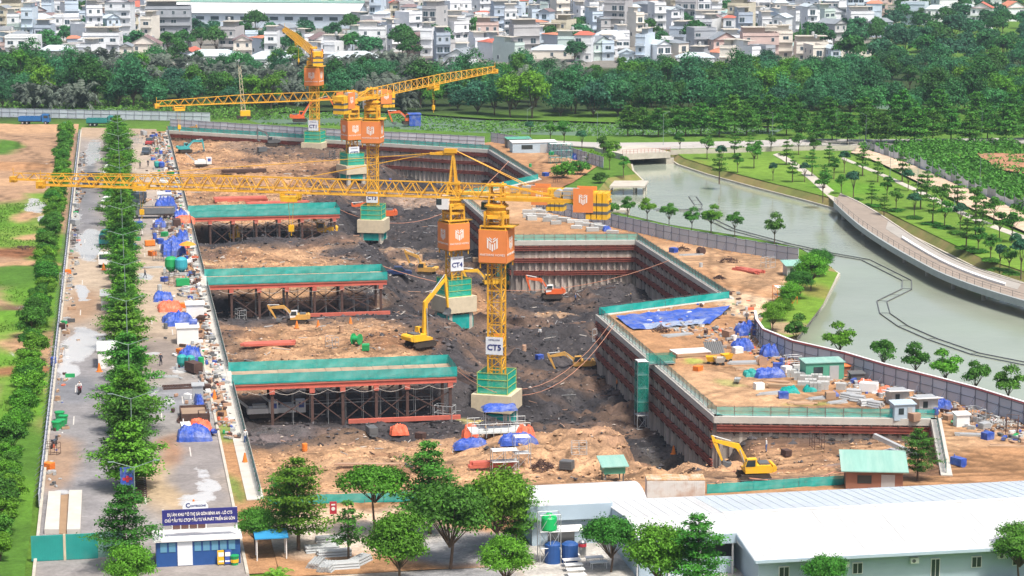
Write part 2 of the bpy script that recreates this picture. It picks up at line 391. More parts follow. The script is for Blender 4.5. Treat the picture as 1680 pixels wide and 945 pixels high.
# ------------------------------------------------------------------ ground plan
XL = 14.0                                                  # the pit's long edge beside the road
PIT = [(XL, 231.0), (88.3, 228.0), (96.6, 253.5), (71.0, 259.5), (71.0, 327.0), (94.0, 337.0), (93.5, 398.0), (71.0, 401.0), (71.0, 462.0), (92.0, 488.0), (91.0, 547.0), (XL, 607.0)]
WALLS = [((88.3, 228.0), (96.6, 253.5)), ((96.6, 253.5), (71.0, 259.5)), ((71.0, 259.5), (71.0, 327.0)), ((71.0, 327.0), (94.0, 337.0)), ((94.0, 337.0), (93.5, 398.0)),
         ((93.5, 398.0), (71.0, 401.0)), ((71.0, 401.0), (71.0, 462.0)), ((71.0, 462.0), (92.0, 488.0)), ((92.0, 488.0), (91.0, 547.0)), ((91.0, 547.0), (XL, 607.0))]
CANAL_L = XY([(1035, 262), (1040, 282), (1056, 298), (1010, 304), (990, 330), (990, 352), (1030, 362), (1110, 381), (1240, 402), (1325, 420), (1352, 436), (1378, 452), (1352, 500), (1312, 552),
              (1300, 566), (1330, 580), (1420, 602), (1520, 634), (1600, 658), (1700, 690), (1850, 735)], -1.6)
CANAL_R = XY([(1090, 258), (1112, 272), (1160, 288), (1240, 310), (1310, 328), (1372, 345), (1440, 362), (1520, 402), (1600, 442), (1700, 474), (1850, 510)], -1.6)
CANAL = CANAL_L + CANAL_R[::-1]
def offset(poly, d):
    out = []; n = len(poly); area = sum(poly[i][0] * poly[(i + 1) % n][1] - poly[(i + 1) % n][0] * poly[i][1] for i in range(n))
    s = 1 if area > 0 else -1
    for i in range(n):
        a = Vector(poly[i - 1]); b = Vector(poly[i]); c = Vector(poly[(i + 1) % n])
        d1 = (b - a).normalized(); d2 = (c - b).normalized()
        nn = Vector((d1.y + d2.y, -d1.x - d2.x)) * s
        nn = nn.normalized() if nn.length > 1e-6 else Vector((d1.y, -d1.x)) * s
        k = max(0.5, nn.dot(Vector((d1.y, -d1.x)) * s)); p = b + nn * d / k; out.append((p.x, p.y))
    return out
BANK = offset(CANAL, 1.7)
RIVER = XY([(395, 199), (470, 188), (600, 186), (800, 200), (1000, 206), (1150, 207), (1290, 214), (1270, 226), (1100, 226), (980, 229), (850, 226), (700, 220), (560, 212), (430, 209)], -1.0)
RIVER2 = XY([(1400, 180), (1420, 160), (1480, 155), (1540, 150), (1505, 178), (1470, 186)], -1.0)

CITYZ = XY([(-60, 112), (1380, 112), (1470, 45), (1490, -30), (-90, -30)])
def ground_z(x, y): return (fbm(np.asarray(x) * .05, np.asarray(y) * .05, 3, 5) - .5) * .1 - .06
def ground_c(x, y):
    n = fbm(x * .03, y * .03, 4, 3)[:, None]
    c = np.array(GRASS3)[None, :] * (1 - n) + np.array((0.11, 0.20, 0.03))[None, :] * n
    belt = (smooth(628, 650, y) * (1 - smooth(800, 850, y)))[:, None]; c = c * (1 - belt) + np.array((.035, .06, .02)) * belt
    city = (inpoly(x, y, CITYZ))[:, None] * 1.0; c = c * (1 - city) + np.array((0.20, 0.19, 0.17)) * city
    return c
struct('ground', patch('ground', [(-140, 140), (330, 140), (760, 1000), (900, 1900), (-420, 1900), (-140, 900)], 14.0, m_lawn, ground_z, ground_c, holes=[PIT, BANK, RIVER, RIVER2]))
for nm, pl in (('river', RIVER), ('river', RIVER2)): struct(nm, patch(nm, offset(pl, .8), 20.0, m_river, -0.6))
struct('canal_water', patch('canal_water', offset(CANAL, 0.3), 6.0, m_water, -1.6))
mb = MB(); n = len(CANAL)                                  # sloping banks and the kerb at the water line
for i in range(n):
    a, b = CANAL[i], CANAL[(i + 1) % n]; A, B = BANK[i], BANK[(i + 1) % n]
    mb.add([(A[0], A[1], 0.02), (B[0], B[1], 0.02), (b[0], b[1], -1.5), (a[0], a[1], -1.5)], [(0, 1, 2, 3)])
    mb.add([(a[0], a[1], -1.5), (b[0], b[1], -1.5), (b[0], b[1], -2.2), (a[0], a[1], -2.2)], [(0, 1, 2, 3)])
m_bank = mat('bank_grass', (0.15, 0.17, 0.04), rough=.95, var=.3, scale=.25, bump=.1, dirt=(.32, .2, .1), dirt_amt=.7, dscale=.12)
struct('canal_bank', mb.mesh('canal_bank', m_bank))
mb = MB()
CK = offset(CANAL, -0.05); CK2 = offset(CANAL, .35)
for i in range(n):
    a, b = CK[i], CK[(i + 1) % n]; A, B = CK2[i], CK2[(i + 1) % n]
    mb.add([(a[0], a[1], -2.2), (b[0], b[1], -2.2), (b[0], b[1], -1.22), (a[0], a[1], -1.22), (A[0], A[1], -1.22), (B[0], B[1], -1.22), (B[0], B[1], -1.6), (A[0], A[1], -1.6)], [(0, 1, 2, 3), (3, 2, 5, 4), (4, 5, 6, 7)])
struct('canal_kerb', mb.mesh('canal_kerb', m_conc))


# wheel and track ruts worn into the earth: wandering pairs of lines (start px, heading px, length)
def make_tracks():
    rr = random.Random(31); out = []
    seeds = [(1000, 760, 1, 0, 60), (900, 770, 1, .03, 70), (700, 750, 1, -.05, 60), (560, 740, 1, .06, 50), (1250, 790, 1, 0, 50), (480, 530, 1, .05, 30), (420, 545, 1, .1, 34), (520, 560, 1, -.05, 30), (360, 430, 1, .02, 30), (450, 420, 1, .05, 30), (350, 270, 1, .05, 36), (380, 300, 1, -.02, 44), (430, 260, 1, .02, 40), (330, 310, 1, .05, 36), (480, 310, 1, .12, 30), (1240, 480, .3, -1, 60), (1215, 520, .25, -1, 70), (1260, 470, .2, -1, 60), (880, 330, -.3, -.6, 60), (860, 345, -.2, -1, 60), (1100, 430, 1, .1, 40), (1150, 420, 1, .12, 40), (1180, 600, .9, .3, 30), (1300, 655, 1, .2, 40), (1560, 740, 1, .2, 30), (1600, 760, 1, .1, 30), (900, 280, .4, -.8, 40), (60, 300, -.2, -1, 60), (40, 260, 1, .1, 50), (20, 225, 1, .05, 50), (60, 380, .2, -1, 60), (70, 470, -.3, -1, 60), (30, 570, 1, -.4, 20), (60, 240, .4, -1, 60), (620, 860, 1, 0, 30), (1350, 790, 1, -.05, 40), (1450, 770, -1, .1, 40)]
    for sx, sy, dx, dy, L_ in seeds:
        for rep in range(2):
            x, y = G(sx + rr.uniform(-25, 25), sy + rr.uniform(-7, 7), -2 if 300 < sx < 1000 else 0)
            x2, y2 = G(sx + dx * 40, sy + dy * 40, -2 if 300 < sx < 1000 else 0); a = math.atan2(y2 - y, x2 - x) + rr.uniform(-.12, .12); pts = [(x, y)]
            for k in range(int(L_ / 4)): a += rr.gauss(0, .09); x += math.cos(a) * 4; y += math.sin(a) * 4; pts.append((x, y))
            out.append(pts)
    return out
TRACKS = make_tracks()
def ruts(x, y):
    x = np.asarray(x, float); y = np.asarray(y, float); w = np.zeros(x.shape); wob = (fbm(x * .5, y * .5, 2, 97) - .5) * .5
    for pts in TRACKS:
        xs = [p[0] for p in pts]; ys = [p[1] for p in pts]; idx = np.where((x > min(xs) - 3) & (x < max(xs) + 3) & (y > min(ys) - 3) & (y < max(ys) + 3))[0]
        if not len(idx): continue
        qx = x[idx]; qy = y[idx]; dm = np.full(qx.shape, 9.0)
        for (ax, ay), (bx, by) in zip(pts[:-1], pts[1:]):
            ex, ey = bx - ax, by - ay; t = np.clip(((qx - ax) * ex + (qy - ay) * ey) / (ex * ex + ey * ey), 0, 1); dm = np.minimum(dm, np.hypot(qx - ax - t * ex, qy - ay - t * ey))
        r = 1 - smooth(.18, .55, np.abs(dm + wob[idx] - 1.05)); w[idx] = np.maximum(w[idx], r)
    return w

# left plot: bare earth behind, grass and tracks in front
def field_c(x, y):
    L_ = []
    K = .8
    for px, py, rx, ry, c in [(20, 360, 9, 22, GRASS), (70, 330, 4, 12, GRASS2), (35, 395, 8, 14, GRASS2), (85, 420, 4, 30, GRASS), (60, 480, 6, 12, GRASS), (20, 460, 6, 10, GRASS3), (15, 540, 7, 14, GRASS2),
                              (60, 520, 5, 16, GRASS), (10, 600, 5, 14, GRASS), (40, 640, 4, 16, GRASS2), (10, 700, 6, 18, GRASS), (30, 780, 5, 20, GRASS3), (20, 860, 6, 16, GRASS), (30, 920, 6, 16, GRASS3), (10, 245, 4, 14, GRASS3), (95, 290, 2, 16, GRASS),
                              (28, 415, 7, 6, (0.22, 0.10, 0.05)), (30, 510, 3, 4, BROWN), (25, 612, 5, 4, TAN3), (60, 300, 14, 6, TAN2), (50, 210, 26, 16, TAN2), (20, 275, 10, 8, TAN), (45, 440, 6, 3, TAN2), (45, 570, 4, 6, TAN2), (55, 355, 3, 12, TAN2), (50, 390, 3, 5, TAN2)]:
        gx, gy = G(px, py); L_.append((gx, gy, rx, ry, c))
    return blobs(x, y, L_, (0.33, 0.21, 0.13), warp=2.2) * (1 - .4 * ruts(x, y))[:, None]
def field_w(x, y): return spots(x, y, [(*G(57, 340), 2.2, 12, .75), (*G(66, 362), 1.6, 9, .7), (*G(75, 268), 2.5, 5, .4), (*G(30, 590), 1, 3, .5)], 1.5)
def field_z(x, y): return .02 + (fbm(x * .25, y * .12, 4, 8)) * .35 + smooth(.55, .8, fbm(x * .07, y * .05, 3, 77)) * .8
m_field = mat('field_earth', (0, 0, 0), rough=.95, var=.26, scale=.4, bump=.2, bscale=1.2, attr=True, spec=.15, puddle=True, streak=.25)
struct('plot_ground', patch('plot_ground', [(-75, 205), (-9.4, 205), (-9.4, 628), (-75, 636)], 1.3, m_field, field_z, field_c, wet=field_w))

# the road beside the pit: two carriageways, worn, muddy, with standing water
def road_c(x, y):
    L_ = []
    for px, py, rx, ry, c in [(190, 500, 14, 45, (.42, .33, .24)), (120, 700, 7, 60, (.27, .265, .27)), (280, 720, 6, 50, (.30, .29, .28)), (150, 440, 6, 22, (.47, .38, .28)), (135, 340, 4, 40, (.22, .22, .23)),
                              (250, 480, 7, 60, (.46, .37, .27)), (300, 790, 5, 14, (.46, .35, .22)), (130, 500, 3, 14, (.36, .24, .15)), (300, 740, 4, 8, (.34, .2, .12)), (260, 585, 4, 12, (.27, .23, .2)), (95, 760, 2, 12, (.36, .25, .17)),
                              (240, 270, 6, 60, (.47, .39, .31)), (250, 210, 8, 30, (.40, .30, .21)), (150, 210, 5, 30, (.45, .33, .22)), (125, 640, 3, 8, (.2, .21, .23)), (270, 655, 4, 8, (.27, .28, .3)), (140, 290, 1.5, 50, (.16, .17, .18)), (330, 770, 3, 20, (.28, .26, .25))]:
        gx, gy = G(px, py); L_.append((gx, gy, rx, ry, c))
    return blobs(x, y, L_, (.33, .30, .275), warp=1.6) * np.array([.80, .79, .80])
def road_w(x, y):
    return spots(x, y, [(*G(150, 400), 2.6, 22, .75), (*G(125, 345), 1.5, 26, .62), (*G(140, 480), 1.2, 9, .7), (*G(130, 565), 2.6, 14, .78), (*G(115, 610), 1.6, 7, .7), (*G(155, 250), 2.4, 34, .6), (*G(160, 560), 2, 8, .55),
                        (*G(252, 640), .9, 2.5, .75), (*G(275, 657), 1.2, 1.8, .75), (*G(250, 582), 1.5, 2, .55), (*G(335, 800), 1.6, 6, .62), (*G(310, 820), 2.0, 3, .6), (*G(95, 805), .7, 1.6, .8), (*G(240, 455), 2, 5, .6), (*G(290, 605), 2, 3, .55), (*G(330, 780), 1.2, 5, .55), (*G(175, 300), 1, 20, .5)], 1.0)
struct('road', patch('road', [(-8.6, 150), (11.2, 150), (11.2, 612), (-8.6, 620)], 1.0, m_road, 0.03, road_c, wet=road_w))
mb = MB(); mb.box(-.7, 2.2, 231, 600, 0.0, .16); struct('median_kerb', mb.mesh('median_kerb', m_conc))
m_med = mat('median_soil', (0.10, 0.11, 0.04), rough=.95, var=.3, scale=.8, dirt=(.25, .17, .1))
mb = MB(); mb.box(-.5, 2.0, 231.2, 599.8, .05, .2); struct('median_bed', mb.mesh('median_bed', m_med))
mb = MB(); mb.box(-8.75, -8.45, 205, 612, 0, .35); mb.box(10.9, 11.2, 205, 600, 0, .18); struct('road_kerb', mb.mesh('road_kerb', m_conc))
def strip_c(x, y): return blobs(x, y, [(12, 236, 1.5, 6, (.16, .2, .05)), (12, 262, 2, 5, (.18, .22, .06)), (12, 250, 2, 5, (.36, .2, .1)), (12, 300, 2, 20, (.5, .42, .34))], TAN, 1.5)
struct('verge', patch('verge', [(11.2, 205), (XL, 205), (XL, 606), (11.2, 606)], 1.2, m_soil, .05, strip_c))
mb = MB()
for k in range(62): mb.box(12.55, 13.85, 231 + k * 6, 231 + k * 6 + 5.95, .02, .14 + R.uniform(-.012, .012))
struct('pit_walkway', mb.mesh('pit_walkway', m_conc_l))
mb = MB()                                                   # lane lines, worn
for k in range(40):
    y0 = 215 + k * 9
    for xx in (4.6, 7.4, -5.9):
        if R.random() < (.3 if xx > 0 else .12): mb.box(xx, xx + .13, y0, y0 + 4.5, .031, .037)
struct('lane_marking', mb.mesh('lane_marking', mat('worn_white_line', (.52, .5, .47), var=.3, scale=2)))

# the building site round the pit
SITE = [(XL, 203.0), (38.0, 203.0), (38, 214), (120, 214)] + XY([(1690, 700), (1600, 672), (1530, 653), (1450, 632), (1385, 612), (1300, 592), (1252, 572), (1240, 545), (1262, 505), (1295, 465), (1312, 432), (1240, 420), (1115, 398), (1015, 376), (880, 341), (893, 322), (940, 300), (985, 270), (880, 245), (820, 232)]) + [(89, 560.0), (XL, 618.0)]
def site_c(x, y):
    L_ = []
    for px, py, rx, ry, c in [(1100, 420, 10, 14, TAN2), (850, 340, 10, 20, TAN2), (880, 300, 10, 10, TAN3), (1200, 640, 10, 12, TAN2), (1270, 450, 10, 20, TAN2), (1230, 500, 4, 12, (.58, .42, .28)), (1600, 730, 9, 8, TAN2), (1650, 760, 8, 6, TAN),
                              (1120, 590, 1.5, 2, (.3, .32, .08)), (1330, 660, 4, 1.2, (.28, .26, .08)), (1190, 633, 2, 1.5, (.33, .30, .12)), (620, 850, 14, 3, (.5, .36, .25)), (580, 880, 10, 5, (.5, .43, .36)), (760, 900, 8, 6, (.28, .28, .29)), (900, 260, 10, 10, TAN2), (860, 270, 8, 20, TAN)]:
        gx, gy = G(px, py); L_.append((gx, gy, rx, ry, c))
    return blobs(x, y, L_, TAN, warp=2.4) * (.78 + .5 * fbm(x * .3, y * .3, 3, 15))[:, None] * (1 - .42 * ruts(x, y))[:, None]
def site_z(x, y): return .09 + (fbm(x * .22, y * .22, 4, 9) - .3) * .3 - .07 * ruts(x, y)
struct('site_ground', patch('site_ground', SITE, .75, m_soil, site_z, site_c, holes=[PIT]))

# pit floor
BR = [(288.0, 296.0), (364.2, 372.2), (442.0, 450.0)]         # the three trestles, front and back edge
def pit_h(x, y):
    x = np.asarray(x, float); y = np.asarray(y, float)
    wx = x + (fbm(x * .06, y * .06, 3, 61) - .5) * 14; wy = y + (fbm(x * .07, y * .07, 3, 67) - .5) * 9
    deep = np.full(x.shape, -8.3)
    lev = np.full(x.shape, -3.0)                            # terraces beside the road
    for a, b in BR: lev = lev - 2.6 * smooth(a - 15, a - 6, wy) * (1 - smooth(b - 1, b + 5, wy))
    lev = lev + .8 * smooth(455, 480, wy)
    k = smooth(44, 55, wx)
    # terrace edge runs further out in the far half
    k = k * (1 - smooth(505, 540, wy) * (1 - smooth(60, 72, wx)))
    h = lev * (1 - k) + deep * k
    h = h + 1.8 * np.exp(-(((wx - 50) / 7) ** 2 + ((wy - 318) / 12) ** 2)) * k + 1.6 * np.exp(-(((wx - 60) / 6) ** 2 + ((wy - 352) / 9) ** 2))
    # ramp at the near end
    e_ = smooth(56, 66, wx); r1 = smooth(279, 263, wy) * (1 - e_) + smooth(266, 238, wy) * e_; h = h * (1 - r1) + (-1.9 + .9 * smooth(262, 240, wy)) * r1
    r2 = smooth(240, 230.5, y); h = h * (1 - r2) + .06 * r2
    notch = np.exp(-(((wx - 64) / 7) ** 2 + ((wy - 260) / 9) ** 2)); h = h - 4.0 * notch
    gap = smooth(45, 40, wx) * smooth(253, 258, y) * smooth(285, 276, y); h = h - 2.0 * gap * smooth(20, 26, 46 - x * 0)
    # hollow dug beside the near excavator, with its spoil ring
    hx, hy = G(1185, 772, -1); d = np.hypot(x - hx, (y - hy) * 1.0)
    h = h - .9 * np.exp(-(d / 2.6) ** 2) + .5 * np.exp(-((d - 4.4) / 1.1) ** 2)
    rough = 1 + 1.0 * k
    h = h + rough * ((fbm(x * .11, y * .11, 3, 71) - .5) * 1.5 + (np.abs(fbm(x * .33, y * .33, 4, 73) - .5)) * 1.5 - .3 + (np.abs(fbm(x * .17 + y * .05, y * .3, 3, 91) - .5)) * 1.6 - .25 + (fbm(x * .9, y * .9, 2, 79) - .5) * .4) * (1 - r2)
    up = smooth(69, 75, x) * smooth(268, 262, y); h = h * (1 - up) + up * (-2.3 * smooth(230, 243, y) + (fbm(x * .2, y * .2, 3, 75) - .5) * 1.1)
    for (mx, my, mr, mh) in MOUNDS: h = h + mh * np.exp(-(((x - mx) ** 2 + (y - my) ** 2) / mr ** 2))
    return h
MOUNDS = []
for px, py, z, r, hh in [(570, 700, -3, 4.5, 1.8), (990, 720, -2, 5, 1.7), (1010, 715, -2, 3, 1.0), (780, 495, -8, 4.5, 3.0), (640, 565, -3, 5, 1.2), (500, 250, -3, 9, 1.2), (420, 240, -3, 7, 1.3), (350, 320, -3, 5, 1.4), (560, 410, -5, 7, 1.6), (700, 385, -7, 6, 1.5), (430, 405, -4, 6, 1.0),
                         (1390, 765, -1, 4, .9), (1480, 745, -1.5, 4, .8), (850, 785, -.5, 3, .5), (740, 590, -6, 5, 2.0), (1000, 480, -8, 6, 2.2), (960, 540, -8, 5, 1.2), (880, 640, -8, 6, 1.0)]:
    gx, gy = G(px, py, z); MOUNDS.append((gx, gy, r, hh))
def pz(x, y): return float(pit_h(np.array([x]), np.array([y]))[0])
def PW(px, py):
    """point of the pit floor seen at a photo position"""
    z = -4.0
    for _ in range(14):
        x, y = G(px, py, z); z = .5 * z + .5 * pz(x, y)
    return Vector((x, y, pz(x, y)))
def pit_c(x, y):
    n = fbm(x * .09, y * .09, 4, 51)[:, None]
    wx = x + (fbm(x * .08, y * .08, 4, 85) - .5) * 16; wy = y + (fbm(x * .08, y * .08, 4, 87) - .5) * 12
    dark = np.array(DARK) * (1 - n) + np.array(DARK2) * n
    tan = np.array(TAN) * (1 - n) + np.array(TAN2) * n
    h = pit_h(x, y)
    k = smooth(37, 46, wx + 6 * smooth(300, 280, wy))
    for a, b in BR: k = np.maximum(k, smooth(a - 24, a - 13, wy) * (1 - smooth(b, b + 7, wy)))
    k = np.maximum(k, smooth(20, 17, wx) * smooth(500, 450, wy) * smooth(300, 310, wy) * .6)
    e_ = smooth(56, 66, wx); k = k * (1 - smooth(276, 266, wy) * (1 - e_)) * (1 - smooth(262, 250, wy) * e_)
    k = np.maximum(k * (1 - smooth(500, 535, wy) * (1 - smooth(52, 64, wx)) * .8), .75 * smooth(548, 560, wy) * smooth(600, 575, wy) * smooth(24, 34, wx))
    br = smooth(.5, .68, fbm(x * .075, y * .11, 4, 101))[:, None]; dark = dark * (1 - .75 * br) + np.array((.15, .095, .066)) * .75 * br
    bt = smooth(.48, .66, fbm(x * .1, y * .13, 4, 103))[:, None]; tan = tan * (1 - .8 * bt) + np.array((.19, .10, .055)) * .8 * bt
    c = tan * (1 - k)[:, None] + dark * k[:, None]
    L_ = []
    for px, py, z, rx, ry, col in [(640, 560, -3, 6, 8, TAN3), (660, 410, -6, 6, 3, TAN2), (780, 495, -7, 4.5, 5, TAN), (700, 300, -4, 10, 8, (.30, .22, .17)), (430, 245, -3, 10, 10, (.20, .14, .10)), (620, 395, -6, 8, 4, (.36, .25, .17)),
                                   (570, 698, -3, 5, 4, BROWN), (450, 712, -6, 7, 4, (.10, .085, .09)), (990, 715, -2, 5, 4, (.30, .18, .11)), (1185, 772, -1, 2.8, 2.2, (.60, .33, .18)), (1300, 770, -1, 10, 3, TAN3), (1390, 765, -1, 3, 2, (.25, .2, .18)),
                                   (1000, 760, -1, 14, 4, (.50, .30, .17)), (600, 740, -1, 12, 5, TAN2), (780, 690, -6, 3, 3, (.5, .44, .17)), (850, 540, -8, 4, 3, (.16, .1, .08)), (1060, 560, -8, 5, 8, (.14, .085, .065)), (360, 430, -3, 6, 4, TAN2), (720, 420, -6, 4, 3, TAN3), (1100, 720, -6, 5, 5, (.05, .045, .04)), (900, 510, -8, 4, 1.5, (.33, .22, .14))]:
        gx, gy = G(px, py, z); L_.append((gx, gy, rx, ry, col))
    wxx = (fbm(x * .12, y * .12, 4, 11) - .5) * 7; wyy = (fbm(x * .12, y * .12, 4, 23) - .5) * 7
    for bx, by, rx, ry, col in L_:
        d = np.sqrt(((x + wxx - bx) / rx) ** 2 + ((y + wyy - by) / ry) ** 2); w = (1 - smooth(.6, 1.4, d))[:, None] * .85
        c = c * (1 - w) + np.array(col) * w
    return c * (.72 + .6 * fbm(x * .35, y * .35, 3, 17))[:, None] * (1 - .42 * ruts(x, y) * (1 - k))[:, None]
struct('pit_floor', patch('pit_floor', offset(PIT, .25), .6, m_mud, lambda x, y: pit_h(x, y) - .1 * ruts(x, y), pit_c, wet=lambda x, y: spots(x, y, [(*G(450, 712, -6), 6, 3, .5), (*G(1090, 715, -7), 5, 4, .5), (*G(1185, 772, -1), 2, 1.6, .55), (*G(600, 500, -6), 8, 2.5, .5), (*G(950, 640, -8), 6, 5, .42), (*G(850, 600, -8), 5, 4, .4), (*G(500, 400, -6), 6, 2, .45), (*G(1000, 575, -8), 3, 6, .42), (*G(760, 300, -7), 8, 8, .42)], 2.0)))

# ------------------------------------------------------------------ retaining walls round the pit
mb = MB(); w_ = 1.2; d_ = .34
prof = [(0, 0), (.3, 0), (.42, d_), (.78, d_), (.9, 0), (1.2, 0)]
for (x0, y0), (x1, y1) in zip(prof[:-1], prof[1:]):
    mb.add([(x0, y0, -10.5), (x1, y1, -10.5), (x1, y1, -.55), (x0, y0, -.55)], [(0, 1, 2, 3)])
me_pile = mb.mesh('sheet_pile', m_pile)
def waler_mesh(L_):
    mb = MB()
    for z in (0, .42):
        mb.box(0, L_, .36, .66, z + .00, z + .06); mb.box(0, L_, .36, .66, z + .32, z + .38); mb.box(0, L_, .46, .52, z + .06, z + .32)
    k = .9
    while k < L_:
        mb.add([(k, .34, -.02), (k, .80, -.02), (k, .34, -.6), (k + .1, .34, -.02), (k + .1, .80, -.02), (k + .1, .34, -.6)], [(0, 1, 2), (5, 4, 3), (0, 3, 4, 1), (1, 4, 5, 2)], 1)
        mb.box(k, k + .16, .34, .74, .8, .9, 1); k += 3.0
    return mb.mesh('waler_beam', [m_red, m_rust])
me_waler6 = waler_mesh(5.9)
mb = MB(); mb.box(-.03, .03, -.03, .03, 0, 1.25); me_netpost = mb.mesh('net_post', m_steel_d)
def net_mesh(L_, h, mt, sag=.06):
    mb = MB(); n = max(1, int(L_ / .8))
    for k in range(n + 1):
        x = L_ * k / n; o = (R.random() - .5) * .12
        mb.v += [(x, o, .04), (x, o * .5 + (R.random() - .5) * .06, h * .5), (x, 0, h - sag * (0 if k % 3 == 0 else R.random()))]
    for k in range(n):
        a = 3 * k; mb.f += [(a, a + 3, a + 4, a + 1), (a + 1, a + 4, a + 5, a + 2)]; mb.m += [0, 0]
    return mb.mesh('net_panel', mt)
NET6 = [net_mesh(6, 1.15, m_net_t) for _ in range(3)]; NET6S = [net_mesh(6, 1.1, m_net) for _ in range(3)]
def safety_fence(a, b, label, thick=False, z=.28, tint=True):
    a = Vector(a); b = Vector(b); L_ = (b - a).length; rz = math.atan2(b.y - a.y, b.x - a.x)
    t = thing('safety_fence', label, 'fence', (a.x, a.y, z), rz, 'net fences along the pit edge')
    n = max(1, round(L_ / 6)); s = L_ / n
    for k in range(n):
        o = link('net_panel', (NET6S if thick else NET6)[k % 3], t, (k * s, 0, 0)); o.scale.x = s / 6
        for j in range(3): link('post', me_netpost, t, (k * s + j * s / 3, .04, 0))
    rl = MB(); rl.tube((0, .04, 1.2), (L_, .04, 1.2), .025, n=4); rl.tube((0, .04, .6), (L_, .04, .6), .018, n=4); part('rail', rl, m_steel_d, t)
    return t
wall_names = ['short side wall beside the leafy sapling by the shed', 'near wall facing the camera behind the big yellow digger', 'long side wall running back from the near corner past the stair tower',
              'step wall under the blue tarpaulin pool', 'side wall running back from the blue tarpaulin corner', 'middle wall facing the camera behind the orange digger', 'side wall half hidden behind the crane jibs',
              'slanting wall hidden behind the crane counterweights', 'far side wall below the white shed', 'back wall below the long grey hoarding']
for i, (a, b) in enumerate(WALLS):
    a = Vector(a); b = Vector(b); L_ = (b - a).length; rz = math.atan2(b.y - a.y, b.x - a.x)
    t = thing('retaining_wall', 'sheet-pile pit wall with red steel walers, ' + wall_names[i], 'retaining wall', (a.x, a.y, 0), rz, 'retaining walls of the pit')
    n = round(L_ / w_); s = L_ / n
    for k in range(n):
        o = link('sheet_pile', me_pile, t, (k * s, -.02, R.uniform(-.03, .03))); o.scale.x = s / w_
    c = MB(); c.box(-.3, L_ + .3, -.75, .5, -.6, .22); part('capping_beam', c, m_conc_l, t)
    if i % 2: c = MB(); c.box(0, L_, -.1, .30, -3.0, -1.95); part('grout_band', c, m_gravel, t)
    lv = [-1.55, -3.75, -6.1] if i not in (0, 1) else [-1.6]
    for z in lv:
        n6 = max(1, round(L_ / 6)); s6 = L_ / n6
        for k in range(n6):
            o = link('waler', me_waler6, t, (k * s6, R.uniform(-.03, .03), z + R.uniform(-.03, .03))); o.scale.x = s6 / 5.93
    if i: safety_fence(a + Vector((0, 0)), b, 'green net fence above the ' + wall_names[i].replace(' facing the camera', '').replace(' running back from the near corner', ''), thick=(i in (3, 4, 8, 9)), z=.23)
safety_fence((88.6, 228.5), (96.7, 253.3), 'green net fence beside the sapling at the near right pit corner', z=.23)
mb = MB(); mb.box(XL - .3, XL + .3, 231, 607, -11, -.62); mb.box(XL - .32, XL + .34, 231, 607, -.6, .2, 1)
solo('retaining_wall', mb, [m_pile, m_conc_l], 'long straight pit wall below the walkway beside the road', 'retaining wall', group='retaining walls of the pit')
for k, (y0, y1, w) in enumerate([(232, 286.5, 'nearest the gate'), (297, 362.8, 'between the first and second trestles'), (373.5, 440.8, 'between the second and third trestles'), (451.5, 606, 'beyond the third trestle')]):
    safety_fence((XL + .05, y0), (XL + .05, y1), 'green net fence on the pit edge beside the road, ' + w, thick=True, z=.2)
# low green fence at the near end of the pit
safety_fence((XL + .6, 228.4), (38.5, 226.6), 'low green net fence behind the foreground trees at the near pit edge', thick=True, z=.1)
safety_fence(G(1160, 812), G(1385, 797), 'low green net fence between the rusty container and the teal-roofed hut', thick=True, z=.1)

# ------------------------------------------------------------------ hoardings
def panel_mesh(w, h):
    mb = MB(); mb.box(0, w - .03, -.03, .03, .08, h); mb.box(0, w - .03, .03, .1, h * .55, h * .55 + .05, 1); mb.box(0, w - .03, .03, .1, h - .1, h - .05, 1)
    mb.box(0, w - .03, -.1, -.03, h * .55, h * .55 + .06, 1); mb.box(0, w - .03, -.1, -.03, h - .1, h - .04, 1)
    return mb.mesh('hoarding_panel', [m_hoard, m_frame])
PAN = panel_mesh(2.4, 2.6)
mb = MB(); mb.box(-.035, .035, -.12, .12, 0, 2.7); mb.beam((0, -.1, 1.8), (0, -1.2, 0), .06); me_hpost = mb.mesh('post', m_frame)
def hoarding(pts, label, rail=None, h=2.6):
    a0 = Vector(pts[0]); t = thing('hoarding', label, 'hoarding', (a0.x, a0.y, 0), 0, 'site hoardings')
    for a, b in zip(pts[:-1], pts[1:]):
        a = Vector(a); b = Vector(b); L_ = (b - a).length; rz = math.atan2(b.y - a.y, b.x - a.x); n = max(1, round(L_ / 2.4)); s = L_ / n
        for k in range(n):
            p = a + (b - a) * (k / n) - a0
            o = link('panel', PAN, t, (p.x, p.y, R.uniform(-.04, .04)), rz); o.scale = (s / 2.4, 1, h / 2.6)
            o = link('post', me_hpost, t, (p.x, p.y, 0), rz); o.scale.z = h / 2.6
        if rail:
            r = MB(); A = a - a0; B = b - a0; r.beam((A.x, A.y, h + .12), (B.x, B.y, h + .12), .3, .16, 0); r.beam((A.x, A.y, h + .27), (B.x, B.y, h + .27), .36, .05, 1); part('top_rail', r, [rail, m_white], t)
    return t
hoarding(XY([(-10, 192), (180, 196), (345, 200)]), 'grey sheet hoarding between the bare plot and the green meadow')
hoarding([(15, 613), (50, 584), (91, 555)], 'long grey hoarding behind the far end of the pit')
hoarding(XY([(806, 234), (850, 240), (880, 247), (930, 258), (990, 276)]), 'curving grey hoarding round the far site corner by the bridge')
hoarding(XY([(880, 341), (905, 350), (960, 363), (1015, 376), (1115, 398), (1240, 420), (1310, 432)]), 'blue-grey hoarding between the concrete block stacks and the canal')
hoarding(XY([(1238, 541), (1241, 556), (1252, 572), (1300, 592), (1385, 612), (1450, 632), (1530, 653), (1600, 672), (1700, 704)]), 'blue-grey hoarding with red and white top rail along the canal', rail=m_redrail)
